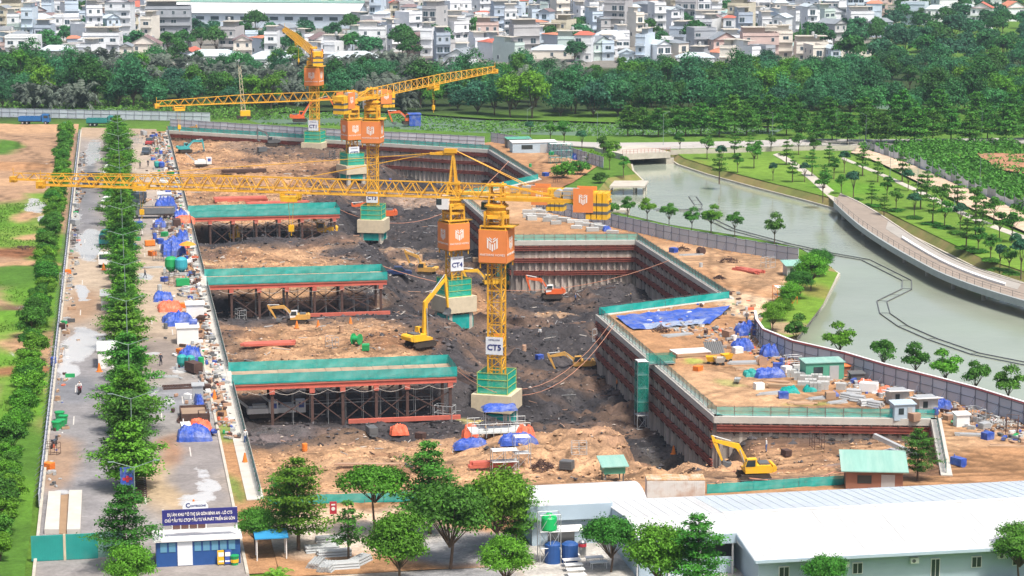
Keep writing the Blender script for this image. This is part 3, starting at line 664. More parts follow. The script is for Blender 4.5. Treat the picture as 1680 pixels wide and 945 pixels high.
hoarding([(-8.9, 600), (-8.9, 520), (-8.9, 440), (-8.8, 330), (-8.8, 232)], 'thin grey hoarding between the road and the row of round trees', h=1.5)

# ------------------------------------------------------------------ trestles
def trestle(y0, y1, label, cols, jit):
    x1 = 29.3; W_ = y1 - y0
    t = thing('trestle', label, 'trestle', (XL, y0, 0), 0, 'steel trestles reaching into the pit')
    b = MB(); b.box(-.4, x1, .15, W_ - .15, -.12, .1)
    for k in range(14): b.box(.2 + k * 2.1, 2.2 + k * 2.1, .2, W_ - .2, .1, .13 + R.random() * .05)
    part('deck', b, mat('deck_plate', (.36, .27, .19), var=.3, scale=.6, dirt=(.18, .14, .11)), t)
    for yy in (.1, W_ - .1):
        b = MB(); b.box(-.3, x1 + .1, yy - .17, yy + .17, -.2, -.12); b.box(-.3, x1 + .1, yy - .17, yy + .17, -.75, -.68); b.box(-.3, x1 + .1, yy - .04, yy + .04, -.68, -.2)
        part('girder', b, m_red2, t)
    for yy in (.0, W_):
        n = 5; s = (x1 + .2) / n
        for k in range(n):
            o = link('net_panel', net_mesh(s, 1.35, m_net, .03), t, (k * s, yy, .02)); 
    link('net_panel', net_mesh(W_, 1.35, m_net), t, (x1 + .2, 0, .02), math.pi / 2)
    for xx in cols:
        for yy in (.3, W_ - .3):
            zb = pz(XL + xx, y0 + yy) - .4
            b = MB(); b.box(xx - .19, xx + .19, yy - .19, yy - .14, zb, -1.4); b.box(xx - .19, xx + .19, yy + .14, yy + .19, zb, -1.4); b.box(xx - .05, xx + .05, yy - .14, yy + .14, zb, -1.4)
            part('column', b, m_rust, t)
            b = MB(); b.box(xx - .34, xx + .34, yy - .34, yy + .34, -1.45, -.76); part('column_cap', b, m_red2, t)
    for yy in (.3, W_ - .3):
        for a, c in zip(cols[:-1], cols[1:]):
            za = -2.0; zb = max(pz(XL + a, y0 + yy), -6.5) + .5
            b = MB(); b.beam((a, yy, za), (c, yy, zb), .12); b.beam((a, yy + .13, zb), (c, yy + .13, za), .12); part('brace', b, m_rust, t)
    zb = pz(XL + 22, y0 - 1.0)
    b = MB(); b.box(15, x1 + .5, -.9, -.5, zb, zb + .55); part('sill_beam', b, m_red2, t)
    b = MB()
    for k in range(8):
        q = [Vector((2 + k * 3.4 + j * .85, -.35, -.9 - .5 * math.sin(math.pi * j / 4) - .1 * (k % 3))) for j in range(5)]; b.path(q, .025, 4)
    part('cable', b, mat('pale_cable', (.5, .45, .4), var=0), t)
    # tube scaffold standing under it
    b = MB()
    for k in range(9):
        xx = 8 + k * 2.3
        for yy in (1.4, 3.2):
            z0 = pz(XL + xx, y0 + yy); b.tube((xx, yy, z0), (xx, yy, -1.2), .035, n=4)
    for zz in (-1.8, -3.2): 
        for yy in (1.4, 3.2): b.tube((8, yy, zz), (26.4, yy, zz), .03, n=4)
    part('tube_scaffold', b, m_steel, t)
    return t
trestle(*BR[0], 'green-netted steel trestle nearest the camera, beside the CT5 crane base', [5.2, 10.4, 14.4, 18.8, 22.9, 28.6], 0)
trestle(*BR[1], 'green-netted steel trestle in the middle, left of the blue pickup', [4, 8.5, 13, 17.5, 22, 28.4], 1)
trestle(*BR[2], 'green-netted steel trestle farthest off, in front of the red steel beams', [4, 8.5, 13, 17.5, 22, 28.4], 2)

# ------------------------------------------------------------------ tower cranes
mb = MB(); a_ = .95
for sx in (-1, 1):
    for sy in (-1, 1): mb.beam((sx * a_, sy * a_, 0), (sx * a_, sy * a_, 3), .2, cap=False)
for (p, q) in (((-1, -1), (1, -1)), ((1, -1), (1, 1)), ((1, 1), (-1, 1)), ((-1, 1), (-1, -1))):
    P = Vector((p[0] * a_, p[1] * a_, 0)); Q = Vector((q[0] * a_, q[1] * a_, 0)); z = Vector((0, 0, 1))
    mb.beam(P + z * .05, Q + z * .05, .12, cap=False); mb.beam(P + z * 1.55, Q + z * 1.55, .1, cap=False)
    mb.beam(P + z * .05, Q + z * 1.55, .1, cap=False); mb.beam(Q + z * 1.55, P + z * 3.0, .1, cap=False)
mb.beam((.3, .2, 0), (.3, .2, 3), .06, cap=False); mb.beam((-.2, .2, 0), (-.2, .2, 3), .06, cap=False)
ME_MAST = mb.mesh('mast_section', m_yel)
def logo(mbx, s):
    """crest of upright bars under chevrons, drawn in the XZ plane facing -Y"""
    def poly(pts): 
        n = len(pts); mbx.add([(x * s, 0, z * s) for x, z in pts] + [(x * s, -.012, z * s) for x, z in pts], [tuple(range(n)), tuple(range(2 * n - 1, n - 1, -1))] + [(i, (i + 1) % n, n + (i + 1) % n, n + i) for i in range(n)])
    for m in (-1, 1):
        for pts in ([(.50, .42), (.50, -.36), (.36, -.44), (.36, .34)], [(.27, .16), (.27, -.49), (.15, -.55), (.15, .05)], [(.50, .58), (.50, .46), (.04, .10), (.04, .24)], [(.30, .62), (.30, .52), (.05, .34), (.05, .45)]):
            poly([(m * x, z) for x, z in pts])
    poly([(-.07, -.02), (.07, -.02), (.07, -.62), (0, -.68), (-.07, -.62)])
def cage_panel(mirror=False): 
    mb = MB(); mb.box(-1.9, 1.9, -.03, .03, 0, 4.4); return mb
mb = cage_panel(); ME_CP = mb.mesh('cage_panel', m_cage)
mb = MB(); logo(mb, 1.5); ME_LOGO = mb.mesh('crest_mark', m_print)
def lattice(L_, w, h, step, taper=0.0, chord=.14, web=.08):
    """triangular jib: one top chord, two bottom chords, along +X, bottom at z = 0"""
    mb = MB(); n = max(2, round(L_ / step)); s = L_ / n
    H_ = lambda x: h * (1 - taper * max(0, x / L_ - .55) / .45)
    mb.beam((0, 0, h), (L_ * .55, 0, h), chord, cap=False); mb.beam((L_ * .55, 0, h), (L_, 0, H_(L_)), chord, cap=False)
    for sy in (-1, 1): mb.beam((0, sy * w / 2, 0), (L_, sy * w / 2, 0), chord * 1.1, cap=False)
    for k in range(n):
        x0 = k * s; x1 = x0 + s; xm = x0 + s / 2
        for sy in (-1, 1):
            mb.beam((x0, sy * w / 2, 0), (xm, 0, H_(xm)), web, cap=False); mb.beam((xm, 0, H_(xm)), (x1, sy * w / 2, 0), web, cap=False)
        mb.beam((x0, -w / 2, 0), (x0, w / 2, 0), web, cap=False); mb.beam((x0, -w / 2, 0), (x1, w / 2, 0), web, cap=False)
    return mb
def crane(tagname, base, zb, zj, tip, cj, cage_z, sign_z, rz, label, cathead=False, trolley=.5, cab_side=-1, jh=1.9, drop=4.5, foot=(1.6, 4.0), sign_big=2.1, heavy=True, slope=0.0):
    bx, by = G(base[0], base[1], zb)
    zt = zb + foot[1]
    t = thing('tower_crane', label, 'tower crane', (bx, by, 0), 0, 'tower cranes in the pit')
    def sub(name, me, loc=(0, 0, 0), r=0.0, par=None): return link(name, me, par or t, loc, r)
    b = MB(); b.obox((0, 0, zb + foot[0]), (5.6, 5.6, foot[1] - foot[0]), rz); part('pile_cap', b, m_cream, t)
    Mx = Matrix.Rotation(rz, 4, 'Z')
    for sx in (-1, 1):
        for sy in (-1, 1):
            v = Mx @ Vector((sx * 1.9, sy * 1.9, 0)); b = MB(); b.tube((v.x, v.y, zb - 1.5), (v.x, v.y, zb + foot[0]), .55, n=10); part('foundation_pile', b, m_conc, t)
    b = MB(); g = 2.35
    for k in range(4):
        r4 = Mx @ Matrix.Rotation(k * math.pi / 2, 4, 'Z'); vs = [r4 @ Vector(p) for p in ((-g, -g, zb - .2), (g, -g, zb - .2), (g, -g, zb + foot[0] * .85), (-g, -g, zb + foot[0] * .85))]; b.add(vs, [(0, 1, 2, 3)])
    part('lower_net', b, m_net, t)
    b = MB()
    for k in range(4):
        r4 = Mx @ Matrix.Rotation(k * math.pi / 2, 4, 'Z'); hh = 2.9
        b.add([r4 @ Vector(p) for p in ((-2.1, -2.1, zt), (2.1, -2.1, zt), (2.1, -2.1, zt + hh), (-2.1, -2.1, zt + hh))], [(0, 1, 2, 3)], 0)
        for zz in (.05, 1.0, 2.0, 2.9): b.beam(r4 @ Vector((-2.13, -2.13, zt + zz)), r4 @ Vector((2.13, -2.13, zt + zz)), .07, m=1)
        b.beam(r4 @ Vector((-2.13, -2.13, zt)), r4 @ Vector((-2.13, -2.13, zt + hh)), .08, m=1)
    part('net_guard', b, [mat('guard_net', (.0, .40, .30), rough=.8, alpha=.8, var=.15), mat('guard_rail', (.35, .45, .12), var=.1)], t)
    ztop = zj - 1.6; n = max(1, round((ztop - zt) / 3)); s = (ztop - zt) / n
    for k in range(n):
        o = sub('mast_section', ME_MAST, (0, 0, zt + k * s), rz); o.scale.z = s / 3
    # climbing cage clad with printed orange sheets
    c0 = cage_z
    cg = link('climbing_cage', None, t, (0, 0, c0), rz)
    b = MB()
    for sx in (-1, 1):
        for sy in (-1, 1): b.beam((sx * 1.75, sy * 1.75, -.8), (sx * 1.75, sy * 1.75, 4.7), .14)
    for zz in (-.1, 2.1, 4.45):
        for k in range(4):
            r4 = Matrix.Rotation(k * math.pi / 2, 4, 'Z'); b.beam(r4 @ Vector((-1.85, -1.85, zz)), r4 @ Vector((1.85, -1.85, zz)), .1)
    b.box(-1.9, 1.9, -1.9, 1.9, -.14, -.06)
    part('cage_frame', b, m_yel, cg)
    for k in range(4):
        r4 = Matrix.Rotation(k * math.pi / 2, 4, 'Z'); v = r4 @ Vector((0, -1.95, 0)); pn = link('cage_panel', ME_CP, cg, v, k * math.pi / 2)
        v = r4 @ Vector((0, -2.0, 2.55)); link('crest_mark', ME_LOGO, cg, v, k * math.pi / 2)
        v = r4 @ Vector((0, -2.0, 1.05)); lt = link('lettering', text_mesh('MASTERISE HOMES', .42, m_print, ext=.01), cg, v); lt.rotation_euler = (math.pi / 2, 0, k * math.pi / 2)
    if heavy:       # jacking frame and slewing unit above the cage
        b = MB(); z0 = c0 + 4.45
        for sx in (-1, 1):
            for sy in (-1, 1): b.beam((sx * 1.25, sy * 1.25, z0), (sx * 1.25, sy * 1.25, ztop), .3)
        for k in range(4):
            r4 = Matrix.Rotation(k * math.pi / 2, 4, 'Z'); zz = z0 + .3
            while zz < ztop: b.beam(r4 @ Vector((-1.25, -1.25, zz)), r4 @ Vector((1.25, -1.25, zz)), .26, .4); zz += 1.3
        b.box(-1.9, 2.7, -1.6, 1.6, c0 + 4.75, c0 + 4.9)
        o = part('jacking_frame', b, m_yel, t); o.rotation_euler.z = rz
    b = MB(); b.lathe([(1.5, ztop - .5), (1.6, ztop), (1.3, ztop + .1), (1.3, ztop + .5), (1.65, ztop + .55), (1.65, ztop + .8)], 16); b.box(-1.5, 1.5, -1.5, 1.5, ztop - .9, ztop - .45); part('slewing_ring', b, m_yel, t)
    tx, ty = G(tip[0], tip[1], zj + slope); dv = Vector((tx - bx, ty - by)); Lj = dv.length; ja = math.atan2(dv.y, dv.x)
    head = link('jib_head', None, t, (0, 0, zj), ja)
    b = MB()
    for sx in (-.9, .9):
        for sy in (-.8, .8): b.beam((sx, sy, -.9), (sx * .8, sy * .8, jh + .2), .24)
    for k in range(3): b.box(-1.2, 1.2, -.85, .85, -.85 + k * (jh + .6) / 2, -.6 + k * (jh + .6) / 2)
    part('tower_head', b, m_yel, head)
    b = lattice(Lj, 1.5, jh, 2.6, .4); jb = part('jib', b, m_yel, t); jb.location = (0, 0, zj); jb.rotation_euler = (0, -math.atan2(slope, Lj), ja)
    b = MB(); b.box(Lj - .5, Lj + .5, -.6, .6, -.5, .5); b.beam((Lj, 0, .4), (Lj, 0, 2.0), .08); part('jib_tip', b, m_yel, jb)
    xt = Lj * trolley
    b = MB(); b.box(xt - 1.3, xt + 1.3, -.9, .9, -.75, -.55); b.box(xt - 1.3, xt - 1.1, -.9, .9, -.6, -.1); b.box(xt + 1.1, xt + 1.3, -.9, .9, -.6, -.1); b.box(xt - 1.2, xt + 1.2, -.9, -.75, -1.2, -.5); b.box(xt - 1.2, xt + 1.2, .75, .9, -1.2, -.5); part('trolley', b, m_yel2, jb)
    b = MB()
    for sx in (-.4, .4): b.tube((xt + sx, 0, -.6), (xt + sx * .4, 0, -drop), .03, n=4)
    b.box(xt - .35, xt + .35, -.2, .2, -drop - .9, -drop); b.tube((xt, 0, -drop - .9), (xt, 0, -drop - 1.5), .07, n=5); part('hook_block', b, m_yel2, jb)
    # counter-jib with winch, banner and weights
    b = MB()
    for sy in (-.9, .9): b.beam((0, sy, .1), (-cj, sy, .1), .3, .45)
    b.box(-cj, -1, -.85, .85, .32, .38)
    for k in range(int(cj / 1.5)):
        x = -1.5 - k * 1.5
        for sy in (-1.0, 1.0): b.beam((x, sy, .3), (x, sy, 1.4), .06)
    for sy in (-1.0, 1.0):
        for zz in (.9, 1.4): b.beam((-1, sy, zz), (-cj, sy, zz), .05)
    for k in range(int(cj / 3)): b.beam((-3 * k, -.9, .1), (-3 * k - 3, .9, .1), .15)
    part('counter_jib', b, m_yel, head)
    if not cathead:
        b = MB(); b.beam((0, 0, jh + .1), (-cj * .6, .9, .3), .16); b.beam((0, 0, jh + .1), (-cj * .6, -.9, .3), .16); part('back_stay', b, m_yel, head)
    b = MB(); b.box(-cj * .72, -cj * .72 + 1.9, -.8, .8, .4, 1.7); b.tube((-cj * .55, -.7, 1.0), (-cj * .55, .7, 1.0), .55, n=12); part('hoist_winch', b, m_steel, head)
    for k in range(4):
        x = -cj + .5 + k * .75; b = MB(); b.box(x - .32, x + .32, -1.25, 1.25, -2.2, 1.3); b.box(x - .34, x + .34, -1.27, 1.27, -1.5, -1.1, 1); b.box(x - .34, x + .34, -1.27, 1.27, -.4, 0, 1); part('counterweight', b, [m_yel2, m_steel_d], head)
    ny = -1 if math.cos(ja) > 0 or True else 1
    for sy in (-1, 1):
        v = Vector((-cj * .78, sy * 1.33, -.3)); wv = Matrix.Rotation(ja, 3, 'Z') @ Vector((0, sy, 0))
        b = MB(); b.box(-1.35, 1.35, -.03, .03, -1.0, 2.2); pn = link('banner', b.mesh('banner', m_cage), head, v)
        f = 0 if sy < 0 else math.pi
        lg = link('crest_mark', ME_LOGO, head, v + Vector((0, sy * .05, .75)), f); lg.scale = (.75,) * 3
    # cab
    b = MB(); prof = [(-.9, 0), (.7, 0), (1.1, .5), (1.1, 1.5), (.8, 2.1), (-.9, 2.1)]
    b.prism([(x * cab_side if False else x, z) for x, z in prof], -.75, .75, 'Y'); cb = link('cab', b.mesh('cab', m_white), head, (1.2, 1.6 * cab_side, -2.4))
    b = MB(); b.box(.2, 1.13, -.78, .78, .75, 1.75); b.box(1.0, 1.14, -.6, .6, .55, 1.8); link('cab_window', b.mesh('cab_window', m_glass), head, (1.2, 1.6 * cab_side, -2.4))
    if cathead:
        b = MB(); ah = 7.2
        for sy in (-.7, .7): b.beam((-.6, sy, 0), (0, 0, ah), .26); b.beam((.7, sy, 0), (0, 0, ah), .26)
        for k in range(1, 5): 
            f = k / 5; b.beam((-.6 * (1 - f), -.7 * (1 - f), ah * f), (.7 * (1 - f), .7 * (1 - f), ah * f), .12); b.beam((.7 * (1 - f), -.7 * (1 - f), ah * f), (-.6 * (1 - f), .7 * (1 - f), ah * f), .12)
        b.box(-.6, 1.5, -.35, .35, ah - .5, ah + .2); b.box(.2, 4, -.16, .16, ah - .9, ah - .5)
        part('apex_frame', b, m_yel, head)
        b = MB()
        b.tube((.5, 0, ah), (Lj * .33, 0, jh), .07, n=5); b.tube((1.0, .1, ah - .4), (Lj * .68, 0, jh), .06, n=5)
        for sy in (-.8, .8): b.tube((-.2, 0, ah), (-cj * .8, sy, .5), .07, n=5)
        part('tie_bar', b, m_yel, head)
    # number board on the mast
    sg = link('number_board', None, t, (0, 0, sign_z), rz)
    b = MB(); b.box(-sign_big / 2, sign_big / 2, -1.16, -1.10, 0, sign_big * 1.0); part('board', b, m_sign, sg)
    lt = link('lettering', text_mesh(tagname, sign_big * .46, m_navy, bold=.03, ext=.01), sg, (0, -1.19, sign_big * .40)); lt.rotation_euler = (math.pi / 2, 0, 0)
    lt = link('lettering', text_mesh('COTECCONS', sign_big * .11, m_navy, ext=.01), sg, (0, -1.19, sign_big * .85)); lt.rotation_euler = (math.pi / 2, 0, 0)
    return t
crane('CT1', (517, 252), -3.2, 22.0, (467, 50), 9.0, 14.3, 2.8, math.radians(-24), 'yellow tower crane marked CT1, farthest off, its jib pointing away over the houses', trolley=.5, foot=(1.0, 3.0), slope=2.2, sign_big=2.6)
crane('CT2', (578, 292), -3.6, 15.0, (257, 174), 10.5, 5.6, 1.2, math.radians(20), 'yellow tower crane marked CT2, its jib reaching left across the meadow', trolley=.89, foot=(1.2, 3.2), sign_big=2.7)
crane('CT3', (613, 390), -7.2, 21.6, (812, 117), 14.0, 12.5, .2, math.radians(-19), 'yellow tower crane marked CT3, its jib rising right against the mangroves', trolley=.47, cab_side=1, foot=(1.4, 4.0), slope=1.2, sign_big=2.4)
crane('CT4', (745, 534), -8.4, 13.8, (22, 294), 19.0, 4.6, 1.0, math.radians(20), 'yellow tower crane marked CT4 with a pointed tower head and stay bars', cathead=True, trolley=.70, foot=(2.6, 5.2), cab_side=1, sign_big=2.4, jh=1.8)
crane('CT5', (815, 690), -8.2, 22.3, (67, 303), 15.5, 13.9, 1.2, math.radians(-26), 'tallest yellow tower crane marked CT5, nearest the camera', trolley=.44, foot=(1.7, 4.1), sign_big=2.4, jh=2.0)

# ------------------------------------------------------------------ trees
def leafm(name, col, trans=.3, rand=.22, island=.5): return mat(name, col, rough=.6, var=.3, scale=.55, rand=rand, island=island, leaf=trans, spec=.25)
m_lf_dark = leafm('leaf_deep_green', (0.035, 0.14, 0.026))
m_lf_mid = leafm('leaf_mid_green', (0.058, 0.20, 0.022))
m_lf_bright = leafm('leaf_bright_green', (0.10, 0.27, 0.02))
m_lf_mang = leafm('leaf_mangrove', (0.042, 0.175, 0.062), rand=.3)  # blue tint puts some distance haze into the leaf colour
m_lf_blue = leafm('leaf_blue_green', (0.036, 0.14, 0.072), rand=.25)
m_lf_nipa = leafm('leaf_nipa', (0.10, 0.13, 0.10), rand=.25)
m_lf_young = leafm('leaf_young', (0.075, 0.22, 0.026))

def leaf_arrays(P, N, size, g, asp=.55):
    n = len(P); N = N / np.maximum(np.linalg.norm(N, axis=1, keepdims=True), 1e-6)
    r = g.normal(size=(n, 3)); T = np.cross(N, r); T /= np.maximum(np.linalg.norm(T, axis=1, keepdims=True), 1e-6); B = np.cross(N, T)
    s = (size * g.uniform(.6, 1.35, n))[:, None]
    V = np.stack([P - T * s, P + B * s * asp + N * s * .12, P + T * s, P - B * s * asp + N * s * .12], 1).reshape(-1, 3)
    return V
def crown_mesh(name, P, N, size, m, g, asp=.55):
    V = leaf_arrays(P, N, size, g, asp); F = np.arange(len(V)).reshape(-1, 4)
    me = bpy.data.meshes.new(name); me.from_pydata(V.tolist(), [], F.tolist()); me.materials.append(m); me.update(); return me
def tree_layer(seed, h, r, th, leaf, n, m, tiers=6, droop=.0, flat=.055):
    """tiered tree: whorls of near-level boughs carrying flat sprays"""
    g = np.random.default_rng(seed); tr = MB(); P = []; N = []
    tr.tube((0, 0, -.3), (0, 0, th), h * .022, h * .017, 7); tr.tube((0, 0, th), (g.normal() * .1, g.normal() * .1, h * .93), h * .017, h * .005, 6)
    for k in range(tiers):
        f = k / max(1, tiers - 1); z = th + (h - th) * (f ** .9) * .93
        rr = r * ((1 - f) ** .6 * .75 + .25) * g.uniform(.72, 1.15) * (1 if k else .85)
        nb = int(g.integers(6, 9)); a0 = g.uniform(0, 6.28)
        for j in range(nb):
            a = a0 + j * 6.283 / nb + g.normal() * .15; L_ = rr * g.uniform(.5, 1.2); rise = L_ * g.uniform(.06, .3) - droop * L_
            e = (L_ * math.cos(a), L_ * math.sin(a), z + rise); tr.tube((0, 0, z), e, h * .006, h * .002, 4, cap=False)
            q = max(4, int(n / (tiers * nb) * (L_ / r) * 1.6)); t = g.uniform(.22, 1.05, q) ** .75
            sp = .16 + .30 * np.sin(np.clip(t, 0, 1) * math.pi * .8)
            off = g.normal(size=(q, 3)) * np.stack([sp * L_ * .5, sp * L_ * .5, np.full(q, flat * r)], 1)
            P.append(np.array([[L_ * math.cos(a), L_ * math.sin(a), rise]]) * t[:, None] + np.array([0, 0, z]) + off)
            N.append(g.normal(size=(q, 3)) * .45 + np.array([math.cos(a) * .25, math.sin(a) * .25, 1.0]))
    P = np.concatenate(P); N = np.concatenate(N)
    return tr, crown_mesh('crown', P, N, leaf, m, g)
def tree_round(seed, h, r, th, leaf, n, m, lobes=9, squash=.8, ragged=.25):
    """rounded tree: overlapping leafy clumps on branching limbs"""
    g = np.random.default_rng(seed); tr = MB(); P = []; N = []; cz = th + (h - th) * .52; rz = (h - th) * .5
    tr.tube((0, 0, -.3), (g.normal() * .05 * r, g.normal() * .05 * r, th + rz * .3), max(.05, h * .02), max(.04, h * .014), 7)
    for k in range(lobes):
        u = g.uniform(-.75, 1); a = k * 2.4 + g.normal() * .3; q = math.sqrt(max(0, 1 - u * u)) * g.uniform(.5, .78)
        c = np.array([r * q * math.cos(a), r * q * math.sin(a), cz + rz * u * .68]); lr = r * g.uniform(.36, .58)
        tr.tube((0, 0, th * .9), tuple(c), max(.025, h * .009), max(.012, h * .003), 5, cap=False)
        m_ = int(n / lobes); d = g.normal(size=(m_, 3)); d /= np.linalg.norm(d, axis=1, keepdims=True); d[:, 2] = np.where(d[:, 2] < -.3, -d[:, 2] * .6, d[:, 2])
        rad = lr * (g.uniform(.45, 1.0, m_) ** .45) * (1 + ragged * g.normal(size=m_) * .5)
        P.append(c + d * rad[:, None] * np.array([1, 1, squash])); N.append(d + g.normal(size=(m_, 3)) * .5 + np.array([0, 0, .35]))
    P = np.concatenate(P); N = np.concatenate(N)
    return tr, crown_mesh('crown', P, N, leaf, m, g)
def tree_fronds(seed, h, r, th, nf, m, w=.5, upright=.6):
    """palm: a head of arching fronds with leaflets"""
    g = np.random.default_rng(seed); tr = MB(); V = []; F = []
    if th > .5: tr.tube((0, 0, -.3), (g.normal() * .2, g.normal() * .2, th), .18, .13, 6)
    else: tr.tube((0, 0, -.2), (0, 0, .6), .5, .3, 6)
    for k in range(nf):
        a = k * 2.4 + g.normal() * .2; up = upright * g.uniform(.5, 1.3); L_ = r * g.uniform(.8, 1.15); pts = []
        for j in range(7):
            t = j / 6; pts.append(np.array([math.cos(a) * L_ * t * (1 - .2 * up), math.sin(a) * L_ * t * (1 - .2 * up), th + (h - th) * (up * 1.5 * t - (.55 + .5 * up) * t * t)]))
        for j in range(6):
            p, q = pts[j], pts[j + 1]; d = q - p; sd_ = np.cross(d, [0, 0, 1]); sd_ /= max(1e-6, np.linalg.norm(sd_))
            for s_ in (-1, 1):
                for u in (0, .5):
                    b0 = p + d * u; wd = w * (1 - .55 * abs((j + u) / 6 - .4)); n0 = len(V)
                    V += [b0, b0 + d * .42, b0 + d * .75 + sd_ * s_ * wd + np.array([0, 0, -wd * .45]), b0 + d * .45 + sd_ * s_ * wd * .9 + np.array([0, 0, -wd * .45])]; F.append((n0, n0 + 1, n0 + 2, n0 + 3))
    me = bpy.data.meshes.new('crown'); me.from_pydata([tuple(v) for v in V], [], F); me.materials.append(m); me.update()
    return tr, me
class Proto:
    def __init__(s, pair, name): s.tr = pair[0].mesh('trunk', m_bark); s.cr = pair[1]; s.name = name
    def place(s, loc, rz, sc, label, cat, group, trunk=True):
        t = thing(s.name, label, cat, loc, rz, group); t.scale = (sc,) * 3 if not hasattr(sc, '__len__') else sc
        if trunk: link('trunk', s.tr, t)
        link('crown', s.cr, t); return t
T_MED = [Proto(tree_layer(100 + k, 7.0, 3.5, 1.3, .19, 7500, m_lf_mid if k % 3 else m_lf_bright, 6), 'median_tree') for k in range(4)]
T_LEFT = [Proto(tree_round(120 + k, 4.8, 2.1, 1.0, .15, 4800, m_lf_mid if k % 2 else m_lf_bright, 11), 'round_tree') for k in range(4)]
T_FGL = [Proto(tree_layer(140 + k, 10, 3.7, 2.2, .165, 9500, m_lf_mid if k else m_lf_bright, 8, flat=.04), 'tiered_tree') for k in range(3)]
T_FGR = [Proto(tree_round(150 + k, 7, 2.9, 2.0, .15, 11000, [m_lf_bright, m_lf_mid, m_lf_bright][k], 22, ragged=.45), 'leafy_tree') for k in range(3)]
T_UMB = Proto(tree_round(158, 7, 3.2, 3.9, .18, 6500, m_lf_bright, 13, squash=.6), 'umbrella_tree')
T_CAN = [Proto(tree_round(160 + k, 5.2, 1.75, 1.9, .15, 3000, m_lf_bright if k % 2 else m_lf_young, 9), 'bank_tree') for k in range(3)]
T_PARK = [Proto(tree_round(170 + k, 5.5, 1.5, 2.4, .2, 1300, [m_lf_mid, m_lf_young, m_lf_blue][k], 8), 'park_tree') for k in range(3)]
T_PARKL = [Proto(tree_layer(176 + k, 6.5, 1.9, 2.4, .2, 1300, m_lf_young, 5), 'park_tree') for k in range(2)]
T_ROAD = [Proto(tree_layer(180 + k, 9, 4.4, 2.2, .36, 2600, m_lf_mid, 6), 'spreading_tree') for k in range(3)]
T_MANG = [Proto(tree_round(190 + k, 10.5, 5.6, .8, .42, 3600, [m_lf_mang, m_lf_mid, m_lf_mang, m_lf_blue, m_lf_mang][k], 16, squash=1.0), 'mangrove_tree') for k in range(5)] + [Proto(tree_round(260 + k, 12.5 + k, 4.2 + .5 * k, 2.5, .42, 3200, [m_lf_young, m_lf_bright, m_lf_dark, m_lf_mang][k], 12 + k, squash=1.1, ragged=.5), 'mangrove_tree') for k in range(4)]
T_CITY = [Proto(tree_round(200 + k, 10, 5.0, 2.0, .55, 1700, [m_lf_mang, m_lf_dark, m_lf_blue][k], 12), 'town_tree') for k in range(3)]
T_NIPA = [Proto(tree_fronds(210 + k, 7.5, 4.5, .3, 30, m_lf_nipa, .75, 1.0), 'nipa_palm') for k in range(3)]
T_PALM = [Proto(tree_fronds(220 + k, 8.0, 3.0, 6.6, 16, m_lf_dark, .5, .5), 'coconut_palm') for k in range(2)]
T_BUSH = [Proto(tree_round(230 + k, 2.4, 2.0, .1, .2, 1500, [m_lf_bright, m_lf_mid][k], 8), 'bush') for k in range(2)]

# road median: a close row of tiered trees
y = 238.0; k = 0
MEDY = []
while y < 598:
    if not (241 < y < 247 or 297 < y < 311 or 352 < y < 359): MEDY.append(y)
    y += R.uniform(5.6, 8.2)
for k, y in enumerate(MEDY):
    T_MED[k % 4].place((.75 + R.uniform(-.3, .3), y, .15), R.uniform(0, 6.28), R.uniform(.74, 1.08), f'tiered median tree, {ordn(k + 1)} from the gate in the road median', 'tree', 'trees along the road median')
# row left of the road
y = 212.0; k = 0
while y < 600:
    s_ = R.uniform(.55, 1.05)
    T_LEFT[k % 4].place((-11.7 + R.uniform(-.8, .5), y, .1), R.uniform(0, 6.28), s_, f'round bushy tree, {ordn(k + 1)} from the near end of the row left of the road', 'tree', 'row of round trees beside the bare plot')
    k += 1; y += R.uniform(3.6, 6.0)
# foreground trees: (base px, base py, prototype, scale, label)
FG = [((490, 905), T_FGL[0], .95, 'tall tiered tree left of the galvanised pipe bundles'), ((466, 880), T_FGL[1], .68, 'shorter dark tiered tree just left of the tall one by the pipe bundles'), ((616, 880), T_UMB, .98, 'umbrella-shaped tree with a bare trunk by the low green fence'),
      ((705, 880), T_FGL[2], .98, 'tall dark tiered tree in the middle of the foreground clump'), ((738, 935), T_FGR[1], 1.22, 'big leafy tree with a pale trunk at the front of the clump'), ((655, 965), T_FGR[0], .98, 'round bright green tree in front of the grey pipe bundles'),
      ((815, 910), T_FGR[2], 1.15, 'leafy tree beside the white office wall'), ((845, 900), T_FGL[1], .75, 'tiered tree touching the end of the white office roof'), ((830, 975), T_FGR[0], .75, 'low bright tree at the bottom edge left of the courtyard'),
      ((572, 925), T_PARKL[0], .95, 'thin young tree standing in front of the pipe bundles'), ((420, 905), T_FGR[1], .62, 'small leafy tree right of the blue gatehouse'), ((205, 935), T_FGL[2], .84, 'broad dark tree in front of the green gate panels'), ((215, 985), T_FGR[0], .70, 'bright green treetop at the bottom edge below the gate tree'),
      ((1002, 940), T_FGR[1], .80, 'leafy tree in the courtyard beside the white tables'), ((1080, 982), T_FGR[2], .95, 'light green tree in front of the open veranda'), ((1143, 990), T_FGL[2], .84, 'dark tiered tree in front of the open veranda'),
      ((1355, 985), T_FGR[1], .62, 'leafy treetop before the long office wall'), ((1672, 955), T_FGR[1], .80, 'leafy tree at the end of the office wall by the picture edge'), ((1505, 790), T_FGL[1], .60, 'leafy sapling at the near right corner of the pit')]
for (p, pr, s_, lb) in FG: pr.place(W(*p), R.uniform(0, 6.28), s_, lb, 'tree', 'trees in the foreground')
o = Proto(tree_fronds(240, 2.6, 2.0, .4, 26, m_lf_bright, .35, .9), 'palm_plant'); o.place(W(455, 962), 0, .9, 'feathery palm plant at the bottom edge right of the gatehouse', 'palm', None)
